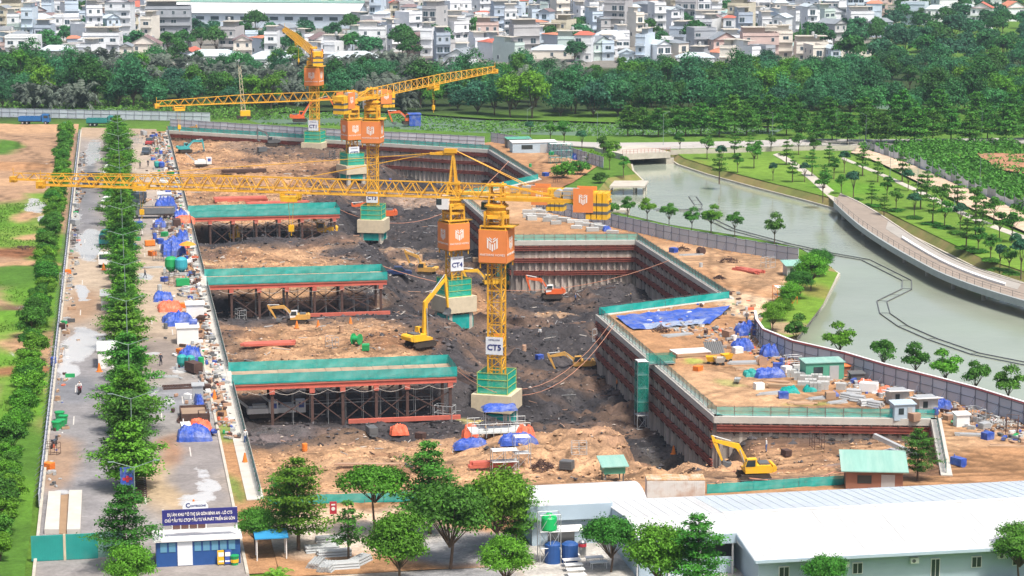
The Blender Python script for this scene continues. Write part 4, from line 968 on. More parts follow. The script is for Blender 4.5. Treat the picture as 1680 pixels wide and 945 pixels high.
# trees outside the hoardings on the canal bank
for k, p in enumerate([(1023, 362), (1055, 366), (1091, 376), (1128, 383), (1160, 386), (1199, 391), (1264, 404)]):
    v = W(*p); T_CAN[k % 3].place((v.x + 1.2, v.y + 1.6, 0), R.uniform(0, 6), R.uniform(.85, 1.1), f'small round tree on the canal bank, {ordn(k + 1)} from the jetty', 'tree', 'trees on the bank behind the block stacks')
for k, p in enumerate([(1303, 578), (1374, 602), (1447, 622), (1500, 634), (1548, 648), (1598, 663), (1652, 678)]):
    v = W(*p); T_CAN[k % 3].place((v.x + .6, v.y + 1.3, 0), R.uniform(0, 6), R.uniform(.95, 1.15), f'small round tree behind the red-railed hoarding, {ordn(k + 1)} from the peninsula', 'tree', 'trees behind the red-railed hoarding')
for k, (p, s_, lb) in enumerate([((1330, 478), 1.35, 'tallest tree of the peninsula clump'), ((1312, 492), 1.1, 'tree of the peninsula clump behind the small pale roof'), ((1296, 510), 1.0, 'tree of the peninsula clump beside the orange stand'), ((1268, 545), 1.0, 'tree at the bend of the red-railed hoarding'), ((1345, 455), 1.1, 'tree at the far tip of the peninsula clump'), ((1283, 528), .8, 'smallest tree of the peninsula clump')]):
    T_FGR[k % 3].place(W(*p), R.uniform(0, 6), s_ * .62, lb, 'tree', 'peninsula trees')
# bushes and trees by the jetty and the bridge
for k, p in enumerate([(925, 293), (950, 287), (975, 268), (985, 300), (1002, 255), (948, 345), (975, 355), (1000, 352)]):
    T_BUSH[k % 2].place(W(*p), R.uniform(0, 6), R.uniform(.9, 1.6), f'green bush by the jetty, {ordn(k + 1)} of the waterside clump', 'bush', 'waterside bushes')
for k, p in enumerate([(1023, 290), (1000, 278), (955, 250), (990, 262), (1160, 262), (1183, 275), (1115, 250), (903, 238), (870, 232), (925, 240)]):
    T_PARK[k % 3].place(W(*p), R.uniform(0, 6), R.uniform(.8, 1.2), f'young tree near the canal bridge, {ordn(k + 1)} of the group', 'tree', 'young trees near the canal bridge')
# park lawn trees
PARKT = [(1210, 285), (1237, 278), (1268, 298), (1290, 272), (1300, 300), (1243, 262), (1265, 250), (1320, 300), (1332, 290), (1353, 310), (1368, 295), (1380, 320), (1400, 330), (1430, 340), (1440, 300), (1455, 330), (1470, 348), (1500, 360), (1510, 345), (1530, 370), (1550, 376), (1545, 350), (1575, 380),
         (1600, 392), (1585, 410), (1605, 415), (1625, 430), (1640, 446), (1612, 380), (1570, 350), (1640, 395), (1660, 400), (1490, 315), (1415, 290), (1360, 275), (1335, 262), (1310, 255), (1385, 285), (1480, 300), (1520, 330), (1600, 355), (1655, 450), (1675, 455), (1230, 250), (1205, 262), (1350, 330), (1630, 370), (1665, 425), (1450, 360), (1180, 300)]
for k, p in enumerate(PARKT):
    pr = (T_PARK + T_PARKL)[k % 5]; pr.place(W(*p), R.uniform(0, 6), R.uniform(.75, 1.15), f'young park tree on the canal lawn, {ordn(k + 1)} counted from the bridge end', 'tree', 'young trees on the park lawn')
for k, p in enumerate([(1600, 392), (1585, 410), (1605, 415), (1625, 430), (1640, 446), (1530, 370), (1550, 376), (1500, 360), (1470, 348), (1430, 340), (1400, 330), (1570, 385), (1660, 452)]):
    o = T_BUSH[1].place(W(*p), R.uniform(0, 6), (1.0, 1.0, .28), f'low round shrub bed under the park trees, {ordn(k + 1)} from the walkway end', 'shrub', 'shrub beds on the park lawn')
# spreading roadside trees beyond the bridge
RT = [(1030, 222), (1055, 222), (1080, 224), (1110, 220), (1125, 223), (1150, 222), (1180, 224), (1205, 217), (1225, 222), (1260, 215), (1290, 222), (1315, 228), (1340, 235), (1365, 232), (1390, 238), (1420, 234), (1445, 240), (1470, 236), (1500, 238), (1530, 234), (1560, 232), (1590, 236), (1620, 230), (1650, 236), (1680, 230), (1300, 200), (1360, 208), (1420, 205), (1480, 205), (1540, 205), (1600, 205), (1660, 205), (1240, 205), (1190, 202)]
for k, p in enumerate(RT):
    T_ROAD[k % 3].place(W(*p), R.uniform(0, 6), R.uniform(.75, 1.1), f'spreading roadside tree beyond the bridge, {ordn(k + 1)} in the line', 'tree', 'spreading trees along the far road')
# mangrove belt between river and houses
rows = [(186, 'front'), (176, 'second'), (165, 'third'), (153, 'fourth'), (141, 'fifth'), (128, 'sixth'), (116, 'rear')]
cnt = {}
def blocked(x, y, m=3): return bool(inpoly([x], [y], offset(RIVER, m))[0] or inpoly([x], [y], offset(RIVER2, 2))[0])
nmg = nnp = 0
for ri, (py, rn) in enumerate(rows):
    px = -12 + (ri % 2) * 17
    while px < 1700:
        shift = 0 if px < 420 else (8 if px < 800 else 14)
        if px > 1240: shift = 4
        v = W(px + R.uniform(-6, 6), py + shift + R.uniform(-4, 4))
        nip = vnoise(px / 90.0, py / 14.0, 5) > .56 and px < 980
        skip = (py < 122 and (vnoise(px / 60., 2.2, 9) > .55 and px < 1400)) or (py >= 182 and px < 430)
        if not skip and not blocked(v.x, v.y):
            kk = ('n' if nip else 'm', rn); cnt[kk] = cnt.get(kk, 0) + 1
            if nip:
                T_NIPA[nnp % 3].place(v, R.uniform(0, 6), R.uniform(1.1, 1.5), f'grey-green nipa palm, {ordn(cnt[kk])} from the left in the {rn} rank of the mangrove belt', 'palm', 'nipa palms in the mangrove belt'); nnp += 1
            else:
                T_MANG[R.choice([0, 0, 1, 2, 2, 3, 3, 4, 4, 5, 6, 7, 7, 8, 8])].place(v, R.uniform(0, 6), R.uniform(.5, .98) * (.9 if py < 130 else 1), f'bushy mangrove tree, {ordn(cnt[kk])} from the left in the {rn} rank of the mangrove belt', 'tree', 'trees of the mangrove belt', trunk=True); nmg += 1
        px += R.uniform(24, 40) if not nip else R.uniform(15, 24)
print('mangroves', nmg, 'nipa', nnp)
# wood on the right behind the lawn, one mass of shrub beyond the tarpaulin fence
g = np.random.default_rng(5); P = []; N = []
BUSHZ = XY([(1405, 243), (1480, 262), (1540, 290), (1600, 318), (1700, 362), (1720, 300), (1720, 240), (1550, 236)])
xs = [p[0] for p in BUSHZ]; ys = [p[1] for p in BUSHZ]
cx = g.uniform(min(xs), max(xs), 900); cy = g.uniform(min(ys), max(ys), 900); kk = inpoly(cx, cy, BUSHZ); cx = cx[kk]; cy = cy[kk]
for x, y in zip(cx, cy):
    r_ = g.uniform(1.0, 2.6); d = g.normal(size=(70, 3)); d /= np.linalg.norm(d, axis=1, keepdims=True); d[:, 2] = abs(d[:, 2])
    P.append(np.array([x, y, 0]) + d * r_ * g.uniform(.6, 1, (70, 1)) * np.array([1, 1, 1.1])); N.append(d + g.normal(size=(70, 3)) * .4)
o = link('undergrowth', crown_mesh('undergrowth', np.concatenate(P), np.concatenate(N), .42, m_lf_young, g)); stuff(o); tag(o, 'dense green scrub beyond the tarpaulin fence right of the park', 'scrub')
# grass and water hyacinth: blades scattered as one mass each
def grass_mass(name, polys, dens, size, m, label, hgt=1.0, seed=1, zoff=.05, keep=None):
    g = np.random.default_rng(seed); P = []
    for pl in polys:
        xs = [p[0] for p in pl]; ys = [p[1] for p in pl]; n = int((max(xs) - min(xs)) * (max(ys) - min(ys)) * dens)
        x = g.uniform(min(xs), max(xs), n); y = g.uniform(min(ys), max(ys), n); k = inpoly(x, y, pl)
        if keep is not None: k &= keep(x, y)
        P.append(np.stack([x[k], y[k], np.full(k.sum(), zoff) + g.uniform(0, .25 * hgt, k.sum())], 1))
    P = np.concatenate(P); N = g.normal(size=(len(P), 3)) * .8 + np.array([0, 0, .7])
    o = link(name, crown_mesh(name, P, N, size, m, g, .45)); stuff(o); tag(o, label, 'grass'); return o
m_gr = mat('grass_blades', (0.11, 0.215, 0.025), rough=.8, var=0, island=.4, leaf=.3)
m_hy = mat('hyacinth', (0.10, 0.25, 0.03), rough=.7, var=0, island=.4, leaf=.25)
MEADOW = XY([(-10, 165), (60, 160), (200, 162), (300, 168), (420, 172), (520, 182), (470, 187), (390, 199), (345, 196), (180, 196), (-10, 192)])
grass_mass('meadow_grass', [MEADOW], 1.1, .5, m_hy, 'bright green meadow between the far hoarding and the mangroves', 2.0, 3)
def weedy(x, y): return fbm(x * .06, y * .06, 3, 55) > .36
grass_mass('water_weed', [offset(RIVER, -.5)], 1.6, .5, m_hy, 'patches of green weed floating on the river behind the pit', .6, 6, -.58, keep=weedy)
def grassy(x, y):
    c = field_c(x, y); return c[:, 1] > c[:, 0] * 1.45
grass_mass('plot_grass', [[(-40, 240), (-10.5, 240), (-10.5, 470), (-40, 470)]], 4.0, .22, m_gr, 'tufty green grass on the plot left of the road', 1.0, 4, .25, keep=grassy)

# ------------------------------------------------------------------ park lawn, walkway, far road and bridge
LAWN = [BANK[len(CANAL_L) + i] for i in range(len(CANAL_R))][::-1] + XY([(1720, 440), (1690, 410), (1600, 350), (1500, 300), (1420, 262), (1330, 243), (1200, 243), (1100, 245)])
def lawn_c(x, y):
    L_ = []
    for px, py, rx, ry, c in [(1140, 275, 8, 12, (.20, .19, .05)), (1190, 298, 6, 8, (.34, .20, .09)), (1350, 330, 5, 5, (.28, .2, .07)), (1240, 275, 12, 14, GRASS2), (1600, 430, 8, 12, GRASS2), (1480, 370, 8, 10, GRASS2), (1400, 310, 8, 10, GRASS), (1560, 400, 5, 6, GRASS), (1650, 470, 6, 6, GRASS2), (1500, 410, 3, 12, (.16, .22, .03))]:
        gx, gy = G(px, py); L_.append((gx, gy, rx, ry, c))
    return blobs(x, y, L_, (.118, .215, .03), 2.0)
def lawn_z(x, y): return .04 + fbm(x * .1, y * .1, 3, 19) * .25
struct('lawn', patch('lawn', LAWN, 1.6, m_lawn, lawn_z, lawn_c))
PEN = XY([(1375, 448), (1350, 500), (1312, 550), (1268, 560), (1262, 510), (1300, 462), (1330, 440)])
struct('lawn', patch('lawn', PEN, 1.2, m_lawn, .1, lambda x, y: blobs(x, y, [(*G(1350, 480), 3, 8, (.2, .2, .05)), (*G(1290, 540), 4, 5, (.34, .25, .15))], (.14, .25, .03), 1.0)))
def ribbon(pl, pr, z0, z1, m=0, mb=None):
    mb = mb or MB()
    for i in range(len(pl) - 1):
        a, b, c, d = pl[i], pl[i + 1], pr[i + 1], pr[i]
        mb.add([(a[0], a[1], z1), (b[0], b[1], z1), (c[0], c[1], z1), (d[0], d[1], z1), (a[0], a[1], z0), (b[0], b[1], z0), (c[0], c[1], z0), (d[0], d[1], z0)], [(0, 3, 2, 1), (4, 5, 6, 7), (0, 1, 5, 4), (2, 3, 7, 6), (1, 2, 6, 5), (3, 0, 4, 7)], m)
    return mb
def smooth_line(p, k=4):
    out = []; n = len(p)
    for i in range(n - 1):
        p0 = Vector(p[max(0, i - 1)]); p1 = Vector(p[i]); p2 = Vector(p[i + 1]); p3 = Vector(p[min(n - 1, i + 2)])
        for j in range(k):
            t = j / k; out.append(tuple(.5 * ((2 * p1) + (p2 - p0) * t + (2 * p0 - 5 * p1 + 4 * p2 - p3) * t * t + (3 * p1 - p0 - 3 * p2 + p3) * t ** 3)))
    out.append(tuple(p[-1])); return out
m_walk = mat('walkway_paving', (.27, .225, .185), var=.12, scale=.5, dirt=(.34, .27, .22))
# paved path from the road and the raised walkway over the water
struct('park_path', ribbon(smooth_line(XY([(1268, 255), (1290, 268), (1320, 290), (1345, 312), (1369, 333)])), smooth_line(XY([(1278, 252), (1300, 264), (1330, 284), (1355, 304), (1378, 322)])), .05, .22).mesh('park_path', m_conc))
wl = smooth_line(XY([(1368, 333), (1400, 362), (1430, 384), (1465, 406), (1500, 426), (1540, 447), (1585, 465), (1640, 483), (1720, 506)], .9)); wr = smooth_line(XY([(1378, 318), (1405, 330), (1440, 350), (1475, 373), (1510, 396), (1550, 419), (1600, 441), (1655, 459), (1740, 482)], .9))
t = thing('raised_walkway', 'long curving paved walkway bridge along the far bank of the canal', 'footbridge')
b = ribbon(wl, wr, .35, .9); part('deck', b, m_walk, t)
def inset(pa, pb, f0, f1): return [tuple(Vector(a) * (1 - f0) + Vector(b_) * f0) for a, b_ in zip(pa, pb)], [tuple(Vector(a) * (1 - f1) + Vector(b_) * f1) for a, b_ in zip(pa, pb)]
part('edge_beam', ribbon(*inset(wl, wr, -.04, .012), .1, 1.15), mat('pale_edge', (.33, .36, .36), var=.1), t); part('edge_beam', ribbon(*inset(wl, wr, .985, 1.03), .1, 1.0), m_conc, t)
sub_l, sub_r = inset(wl, wr, .56, .66); part('long_bench', ribbon(sub_l[13:29], sub_r[13:29], .91, 1.25), m_white, t)
sub_l, sub_r = inset(wl, wr, .56, .96); part('side_paving', ribbon(sub_l[10:30], sub_r[10:30], .901, .93), mat('grey_paving', (.33, .31, .28), var=.15), t)
b = MB()
for i in range(len(wl)):
    a, c = Vector(wl[i]), Vector(wr[i]); p = a * .93 + c * .07; b.beam((p.x, p.y, .9), (p.x, p.y, 1.9), .05)
    if i: b.beam((pp.x, pp.y, 1.9), (p.x, p.y, 1.9), .04); b.beam((pp.x, pp.y, 1.5), (p.x, p.y, 1.5), .025)
    pp = p
part('railing', b, m_steel_d, t)
for i in range(2, len(wl), 4):
    p = Vector(wl[i]) * .75 + Vector(wr[i]) * .25; b = MB(); b.tube((p.x, p.y, -2.5), (p.x, p.y, .34), .35, n=10); part('pier', b, m_conc, t)
# outer path and bare track of the park
struct('park_path', ribbon(smooth_line(XY([(1380, 262), (1450, 292), (1520, 325), (1600, 365), (1700, 402)])), smooth_line(XY([(1383, 259), (1455, 289), (1526, 321), (1606, 360), (1706, 397)])), .05, .22).mesh('park_path', m_conc))
TRACK = XY([(1395, 252), (1440, 268), (1520, 308), (1600, 348), (1720, 400), (1720, 372), (1620, 326), (1540, 292), (1470, 262), (1410, 244)])
struct('dirt_track', patch('dirt_track', TRACK, 2.0, m_soil, lambda x, y: .33 + fbm(x * .2, y * .2, 3, 3) * .15, lambda x, y: blobs(x, y, [(*G(1500, 285), 6, 8, (.32, .3, .2))], (.52, .40, .29), 1.5)))
BARE = XY([(1600, 262), (1700, 262), (1720, 300), (1640, 290)])
struct('bare_slope', patch('bare_slope', BARE, 2.0, m_soil, lambda x, y: 1.2 + fbm(x * .2, y * .2, 3, 13) * .8, lambda x, y: blobs(x, y, [], (.36, .19, .11), 1.5)))
# tarpaulin fence beyond the track
t = thing('tarpaulin_fence', 'sagging grey tarpaulin fence between the park track and the scrub', 'fence')
pts = smooth_line(XY([(1410, 244), (1450, 256), (1500, 274), (1560, 300), (1620, 325), (1700, 356)]), 6)
for i in range(len(pts) - 1):
    a, c = pts[i], pts[i + 1]; hh = R.uniform(1.6, 2.9); b = MB(); b.add([(a[0], a[1], 0), (c[0], c[1], 0), (c[0], c[1] + .1, hh * R.uniform(.85, 1)), ((a[0] + c[0]) / 2, (a[1] + c[1]) / 2, hh * .85), (a[0], a[1], hh)], [(0, 1, 2, 3, 4)])
    part('sheet', b, [m_hoard, mat('worn_grey_tarp', (.30, .34, .36), var=.3, scale=.8)][i % 3 == 0], t)
    b = MB(); b.beam((a[0], a[1], 0), (a[0], a[1], 3), .08); part('post', b, m_frame, t)
# far road and the low bridge over the canal
struct('far_road', ribbon(smooth_line(XY([(870, 236), (980, 244), (1060, 246), (1200, 244), (1330, 240), (1450, 240), (1700, 236)])), smooth_line(XY([(870, 231), (980, 236), (1060, 236), (1200, 234), (1330, 230), (1450, 231), (1700, 228)])), .1, .38).mesh('far_road', mat('far_concrete', (.40, .38, .36), var=.15, scale=.1)))
t = thing('canal_bridge', 'low concrete road bridge over the far end of the canal', 'bridge')
a = W(1022, 262, 0); c = W(1100, 258, 0); d = (c - a).normalized(); nrm = Vector((-d.y, d.x, 0))
b = MB(); b.add([p + Vector((0, 0, z)) for z in (-.1, 1.3) for p in (a, c, c + nrm * 16, a + nrm * 16)], [(3, 2, 1, 0), (4, 5, 6, 7), (0, 1, 5, 4), (1, 2, 6, 5), (2, 3, 7, 6), (3, 0, 4, 7)]); part('deck', b, m_conc, t)
for f in (0, 1):
    p = a + (c - a) * f; b = MB(); b.add([p + nrm * u + d * v + Vector((0, 0, z)) for z in (-2.4, -.1) for u, v in ((.2, -1), (.2, 1), (15, 1), (15, -1))], [(0, 1, 5, 4), (1, 2, 6, 5), (2, 3, 7, 6), (3, 0, 4, 7)]); part('abutment', b, m_conc, t)
b = MB()
for k in range(14):
    p = a + (c - a) * (k / 13) + nrm * .2; b.beam(p + Vector((0, 0, 1.3)), p + Vector((0, 0, 2.3)), .08)
b.beam(a + nrm * .2 + Vector((0, 0, 2.3)), c + nrm * .2 + Vector((0, 0, 2.3)), .06); b.beam(a + nrm * .2 + Vector((0, 0, 1.85)), c + nrm * .2 + Vector((0, 0, 1.85)), .05)
part('railing', b, mat('faded_red_rail', (.45, .2, .17), var=.2), t)
for side, (p, q) in enumerate([((1100, 254), (1250, 250)), ((1250, 250), (1420, 246))]):
    a = W(*p); c = W(*q); b = MB(); b.beam(a + Vector((0, 0, .6)), c + Vector((0, 0, .6)), .3, 1.2); n_ = 12
    for k in range(n_): v = a + (c - a) * (k / n_); b.beam(v + Vector((0, 0, 1.2)), v + Vector((0, 0, 2.0)), .07)
    b.beam(a + Vector((0, 0, 2.0)), c + Vector((0, 0, 2.0)), .06)
    solo('parapet', b, m_conc, ['concrete parapet with railing just right of the canal bridge', 'concrete parapet with railing farther right along the far road'][side], 'parapet', group='parapets of the far road')
# jetties beside the canal
for k, (pp, lb) in enumerate([([(1000, 306), (1058, 306), (1064, 297), (1008, 297)], 'upper concrete jetty over the canal'), ([(1000, 346), (1030, 346), (1036, 336), (1003, 336)], 'lower concrete jetty over the canal'), ([(985, 365), (1000, 365), (1008, 358), (990, 357)], 'small concrete landing nearest the hoarding')]):
    q = XY(pp, .3); t = thing('jetty', lb, 'jetty', group='concrete jetties'); b = MB(); b.prism(q, .0, .4, 'Z'); part('deck', b, m_conc, t)
    for j in (1, 2):
        for u in (.2, .8):
            p = Vector(q[j]) * .95 + Vector(q[0]) * .05 * (1) ; p = Vector(q[1]) * (1 - u) + Vector(q[2]) * u; p = p + (Vector(q[0]) - Vector(q[1])).normalized() * (.4 if j == 1 else 2.5)
            b = MB(); b.tube((p.x, p.y, -2.5), (p.x, p.y, 0), .22, n=8); part('pile', b, m_conc, t)
# floating fish-pen walkways
def pontoon(pts, w, label):
    q = [Vector((*G(*p, -1.5), 0)) for p in pts]; t = thing('floating_boom', label, 'floating boom', group='floating frames on the canal')
    for side in (-1, 1):
        b = MB(); L_ = []
        for i, p in enumerate(q):
            d = ((q[min(i + 1, len(q) - 1)] - q[max(i - 1, 0)])).normalized(); L_.append(p + Vector((-d.y, d.x, 0)) * side * w / 2 + Vector((0, 0, -1.5)))
        for a, c in zip(L_[:-1], L_[1:]): b.beam(a, c, .13, .12)
        part('float', b, m_steel_d, t)
        if side == -1: A = L_
        else: B = L_
    b = MB()
    for i in range(len(q) - 1):
        n_ = max(1, int((q[i + 1] - q[i]).length / 6))
        for k in range(n_ + 1): u = k / n_; b.beam(A[i] * (1 - u) + A[i + 1] * u + Vector((0, 0, .05)), B[i] * (1 - u) + B[i + 1] * u + Vector((0, 0, .05)), .06)
    part('crossbar', b, m_steel_d, t)
pontoon([(1077, 344), (1130, 345), (1145, 342)], 2.4, 'straight end of the floating frame near the jetty'); pontoon([(1140, 350), (1146, 336), (1136, 322)], 1.6, 'bent floating frame near the round bank trees')
pontoon([(1146, 350), (1200, 376), (1290, 400), (1368, 417), (1420, 426), (1488, 460), (1488, 474), (1447, 494), (1452, 514), (1482, 535), (1530, 556), (1600, 580), (1700, 600)], 1.6, 'long zigzag floating frame across the open canal')

# ------------------------------------------------------------------ houses beyond the mangroves
WALLC = [((.72, .75, .78), 'white'), ((.76, .79, .83), 'white'), ((.74, .70, .63), 'cream'), ((.42, .49, .58), 'blue-grey'), ((.56, .66, .76), 'pale blue'), ((.36, .39, .43), 'grey'), ((.62, .48, .44), 'pale pink'), ((.60, .56, .44), 'yellowish'), ((.50, .60, .58), 'pale teal'), ((.46, .46, .47), 'light grey')]
ROOFC = [((.44, .12, .08), 'red'), ((.52, .20, .12), 'orange-red'), ((.20, .14, .14), 'brown'), ((.22, .25, .28), 'dark grey'), ((.45, .52, .56), 'pale metal'), ((.30, .46, .44), 'teal')]
WM = [mat('house_wall_' + str(i), c, var=.12, scale=.25, dirt=tuple(v * .7 for v in c), dirt_amt=.35, dscale=.15) for i, (c, n_) in enumerate(WALLC)]
RM = [mat('house_roof_' + str(i), c, var=.2, scale=.4) for i, (c, n_) in enumerate(ROOFC)]
m_win = mat('window_glass', (.05, .08, .10), rough=.2, var=0); m_wfr = mat('window_frame', (.6, .62, .63), var=0)
mb = MB(); mb.box(-.6, .6, -.06, 0, 0, 1.5, 1); mb.box(-.5, -.03, -.09, -.05, .1, 1.4, 0); mb.box(.03, .5, -.09, -.05, .1, 1.4, 0); ME_WIN = mb.mesh('window', [m_win, m_wfr])
mb = MB(); mb.box(-1.1, 1.1, -.06, 0, 0, 2.1, 1); mb.box(-1.0, -.05, -.09, -.05, .05, 2.0, 0); mb.box(.05, 1.0, -.09, -.05, .05, 2.0, 0); ME_DOOR = mb.mesh('balcony_door', [m_win, m_wfr])
mb = MB(); mb.lathe([(.55, 0), (.6, .2), (.6, 1.2), (.3, 1.45)], 10); ME_TANK = mb.mesh('water_tank', m_steel)
def house_geo(w, d, st, kind, rnd, far=None):
    """returns body MB, roof MB and window spots for a town house, front on -Y"""
    h = st * 3.3; body = MB(); roof = MB(); wins = []
    body.box(-w / 2, w / 2, -d / 2, d / 2, -1, h)
    for s_ in range(1, st + 1): body.box(-w / 2 - .12, w / 2 + .12, -d / 2 - (.9 if s_ < st and kind != 2 else .2), -d / 2 - .002, s_ * 3.3 - .2, s_ * 3.3 - .02)
    for s_ in range(1, st):
        if kind != 2 and rnd.random() < .7: body.box(-w / 2 + .1, w / 2 - .1, -d / 2 - .88, -d / 2 - .8, s_ * 3.3, s_ * 3.3 + .9)
    if kind == 0:      # flat roof with parapet and stair room
        for x0, x1, y0, y1 in ((-w / 2, w / 2, -d / 2, -d / 2 + .15), (-w / 2, w / 2, d / 2 - .15, d / 2), (-w / 2, -w / 2 + .15, -d / 2 + .16, d / 2 - .16), (w / 2 - .15, w / 2, -d / 2 + .16, d / 2 - .16)): body.box(x0, x1, y0, y1, h, h + .9)
        roof.box(-w / 2 + .16, w / 2 - .16, -d / 2 + .16, d / 2 - .16, h + .01, h + .08)
        if rnd.random() < .75: body.box(-w / 2 + .3, w / 2 - .3 - rnd.random() * w * .4, rnd.uniform(-d * .2, d * .1), d / 2 - .3, h + .1, h + 2.7); roof.box(-w / 2 + .1, w / 2 - .1, -d * .3, d / 2 - .1, h + 2.72, h + 2.84)
    elif kind == 1:    # gable
        e = .5; rh = w * .28
        roof.add([(-w / 2 - e, -d / 2 - e, h), (w / 2 + e, -d / 2 - e, h), (w / 2 + e, d / 2 + e, h), (-w / 2 - e, d / 2 + e, h), (0, -d / 2 - e, h + rh), (0, d / 2 + e, h + rh)], [(3, 2, 1, 0), (0, 4, 5, 3), (1, 2, 5, 4)])
        body.add([(-w / 2, -d / 2 - .01, h), (w / 2, -d / 2 - .01, h), (0, -d / 2 - .01, h + rh * .95)], [(0, 1, 2)])
    elif kind == 2:    # mono-pitch or hipped sheet roof
        e = .4; rh = min(w, d) * .2
        roof.add([(-w / 2 - e, -d / 2 - e, h), (w / 2 + e, -d / 2 - e, h), (w / 2 + e, d / 2 + e, h), (-w / 2 - e, d / 2 + e, h), (-w * .25, 0, h + rh), (w * .25, 0, h + rh)], [(3, 2, 1, 0), (0, 1, 5, 4), (2, 3, 4, 5), (3, 0, 4), (1, 2, 5)])
    for s_ in range(st):
        n_ = max(1, int(w / (2.6 if w < 10 else 3.8))); big = s_ > 0 and rnd.random() < .5
        for k in range(n_):
            if rnd.random() < .22: continue
            wins.append((-w / 2 + w * (k + .5) / n_, -d / 2 - .003, s_ * 3.3 + (.1 if big else .95), 0, big))
        nd = max(1, int(d / 5)) if rnd.random() < .55 else 0
        for k in range(nd):
            if rnd.random() < .7: wins.append((-w / 2 - .003, -d / 2 + d * (k + .5) / nd, s_ * 3.3 + 1, -math.pi / 2, False))
            if rnd.random() < .4: wins.append((w / 2 + .003, -d / 2 + d * (k + .5) / nd, s_ * 3.3 + 1, math.pi / 2, False))
    return body, roof, wins
def add_house(loc, rz, w, d, st, kind, wc, rc, label, rnd, tank=True):
    body, roof, wins = house_geo(w, d, st, kind, rnd)
    t = thing('town_house', label, 'house', loc, rz, 'town houses beyond the mangroves')
    part('walls', body, WM[wc], t)
    if roof.v: part('roof', roof, RM[rc] if kind else m_conc, t)
    for (x, y, z, r_, big) in wins: link('balcony_door' if big else 'window', ME_DOOR if big else ME_WIN, t, (x, y, z), r_)
    if tank and kind == 0 and rnd.random() < .5: link('water_tank', ME_TANK, t, (rnd.uniform(-w / 4, w / 4), d * .2, st * 3.3 + 2.8))
    return t
ROT = -PS
num = {1: 'one', 2: 'two', 3: 'three', 4: 'four', 5: 'five'}
RH = random.Random(21)
# the landmark houses along the front edge: px, py of the base, width, depth, storeys, kind, wall, roof, words
LM = [((278, 80), 24, 14, 5, 0, 5, 3, 'long windowless-sided grey block above the wharf trees', .1), ((40, 105), 16, 9, 3, 0, 0, 3, 'white house with stacked terraces', 0), ((95, 112), 16, 10, 2, 2, 9, 4, 'low pale house with sheet roof behind the mangroves', 0), ((170, 100), 18, 10, 3, 0, 0, 3, 'white house with roof terraces', 0),
      ((240, 100), 15, 9, 2, 1, 2, 2, 'cream house with brown gable', 0), ((268, 78), 9, 9, 3, 1, 0, 2, 'white gabled house before the grey block', .3), ((352, 105), 26, 12, 1, 2, 0, 4, 'long low white shed', 0), ((455, 110), 30, 14, 1, 2, 0, 4, 'wide white metal-roofed shed left of the CT1 crane', 0), ((580, 108), 24, 12, 1, 2, 0, 4, 'wide white shed right of the CT1 crane', .1),
      ((530, 92), 12, 12, 2, 1, 0, 2, 'white house with dark brown gable behind the CT1 crane', .3), ((612, 88), 14, 10, 3, 0, 0, 3, 'white modern house with dark window band', 0), ((662, 66), 11, 9, 3, 1, 2, 1, 'cream house with bright orange-red gable', .0), ((690, 72), 9, 9, 3, 0, 0, 3, 'white block beside the orange-gabled house', 0), ((800, 80), 12, 10, 3, 0, 6, 0, 'pinkish half-built house left of the blue-grey one', 0),
      ((745, 66), 13, 10, 3, 0, 0, 3, 'white terrace house left of the lattice mast', 0), ((830, 62), 16, 10, 4, 0, 3, 3, 'tall blue-grey house right of CT3 jib tip', .2), ((860, 84), 14, 11, 3, 0, 9, 3, 'plain light grey house behind the mangroves', .2), ((905, 95), 20, 10, 1, 2, 2, 4, 'low cream shed at the mangrove edge', 0), ((935, 90), 13, 10, 2, 0, 8, 5, 'pale teal flat-roofed house', 0), ((1000, 84), 15, 10, 2, 2, 0, 4, 'low white pavilion house', 0),
      ((1075, 92), 18, 10, 2, 0, 0, 3, 'white two-storey house with long parapet', 0), ((1140, 108), 18, 9, 1, 2, 0, 4, 'white sheet-roofed shed by the grey cube', 0), ((1150, 90), 12, 11, 3, 0, 5, 3, 'grey blank-walled cube house', .25), ((1185, 92), 13, 10, 2, 1, 6, 3, 'pink house with dark gable', .2), ((1165, 66), 18, 10, 3, 0, 0, 0, 'white house with red roof box', 0), ((1245, 100), 18, 12, 3, 0, 6, 5, 'pale pink terrace house with green sheet canopy', 0),
      ((1275, 96), 14, 10, 3, 0, 2, 5, 'cream house with green rooftop lantern', 0), ((1330, 100), 16, 10, 2, 0, 2, 3, 'cream terrace row house', 0), ((1395, 92), 22, 9, 1, 2, 2, 4, 'row of low cream roofs at the wood edge', 0), ((1310, 60), 11, 10, 3, 0, 9, 3, 'plain pale house before the twin cypresses', .2), ((1365, 56), 12, 10, 3, 1, 0, 3, 'white gabled house with blue-grey roof', .2), ((1410, 58), 14, 10, 3, 0, 0, 0, 'white house with red awning roof', .1), ((1445, 60), 12, 9, 2, 2, 3, 3, 'blue-grey hipped house at the wood', 0)]
taken = []
for p, w, d, st, kd, wc, rc, lb, rr in LM:
    v = W(*p); add_house(v, ROT + rr, w * .75, d * .9, st, kd, wc, rc, lb, RH); taken.append((v.x, v.y, max(w, d) * .62))
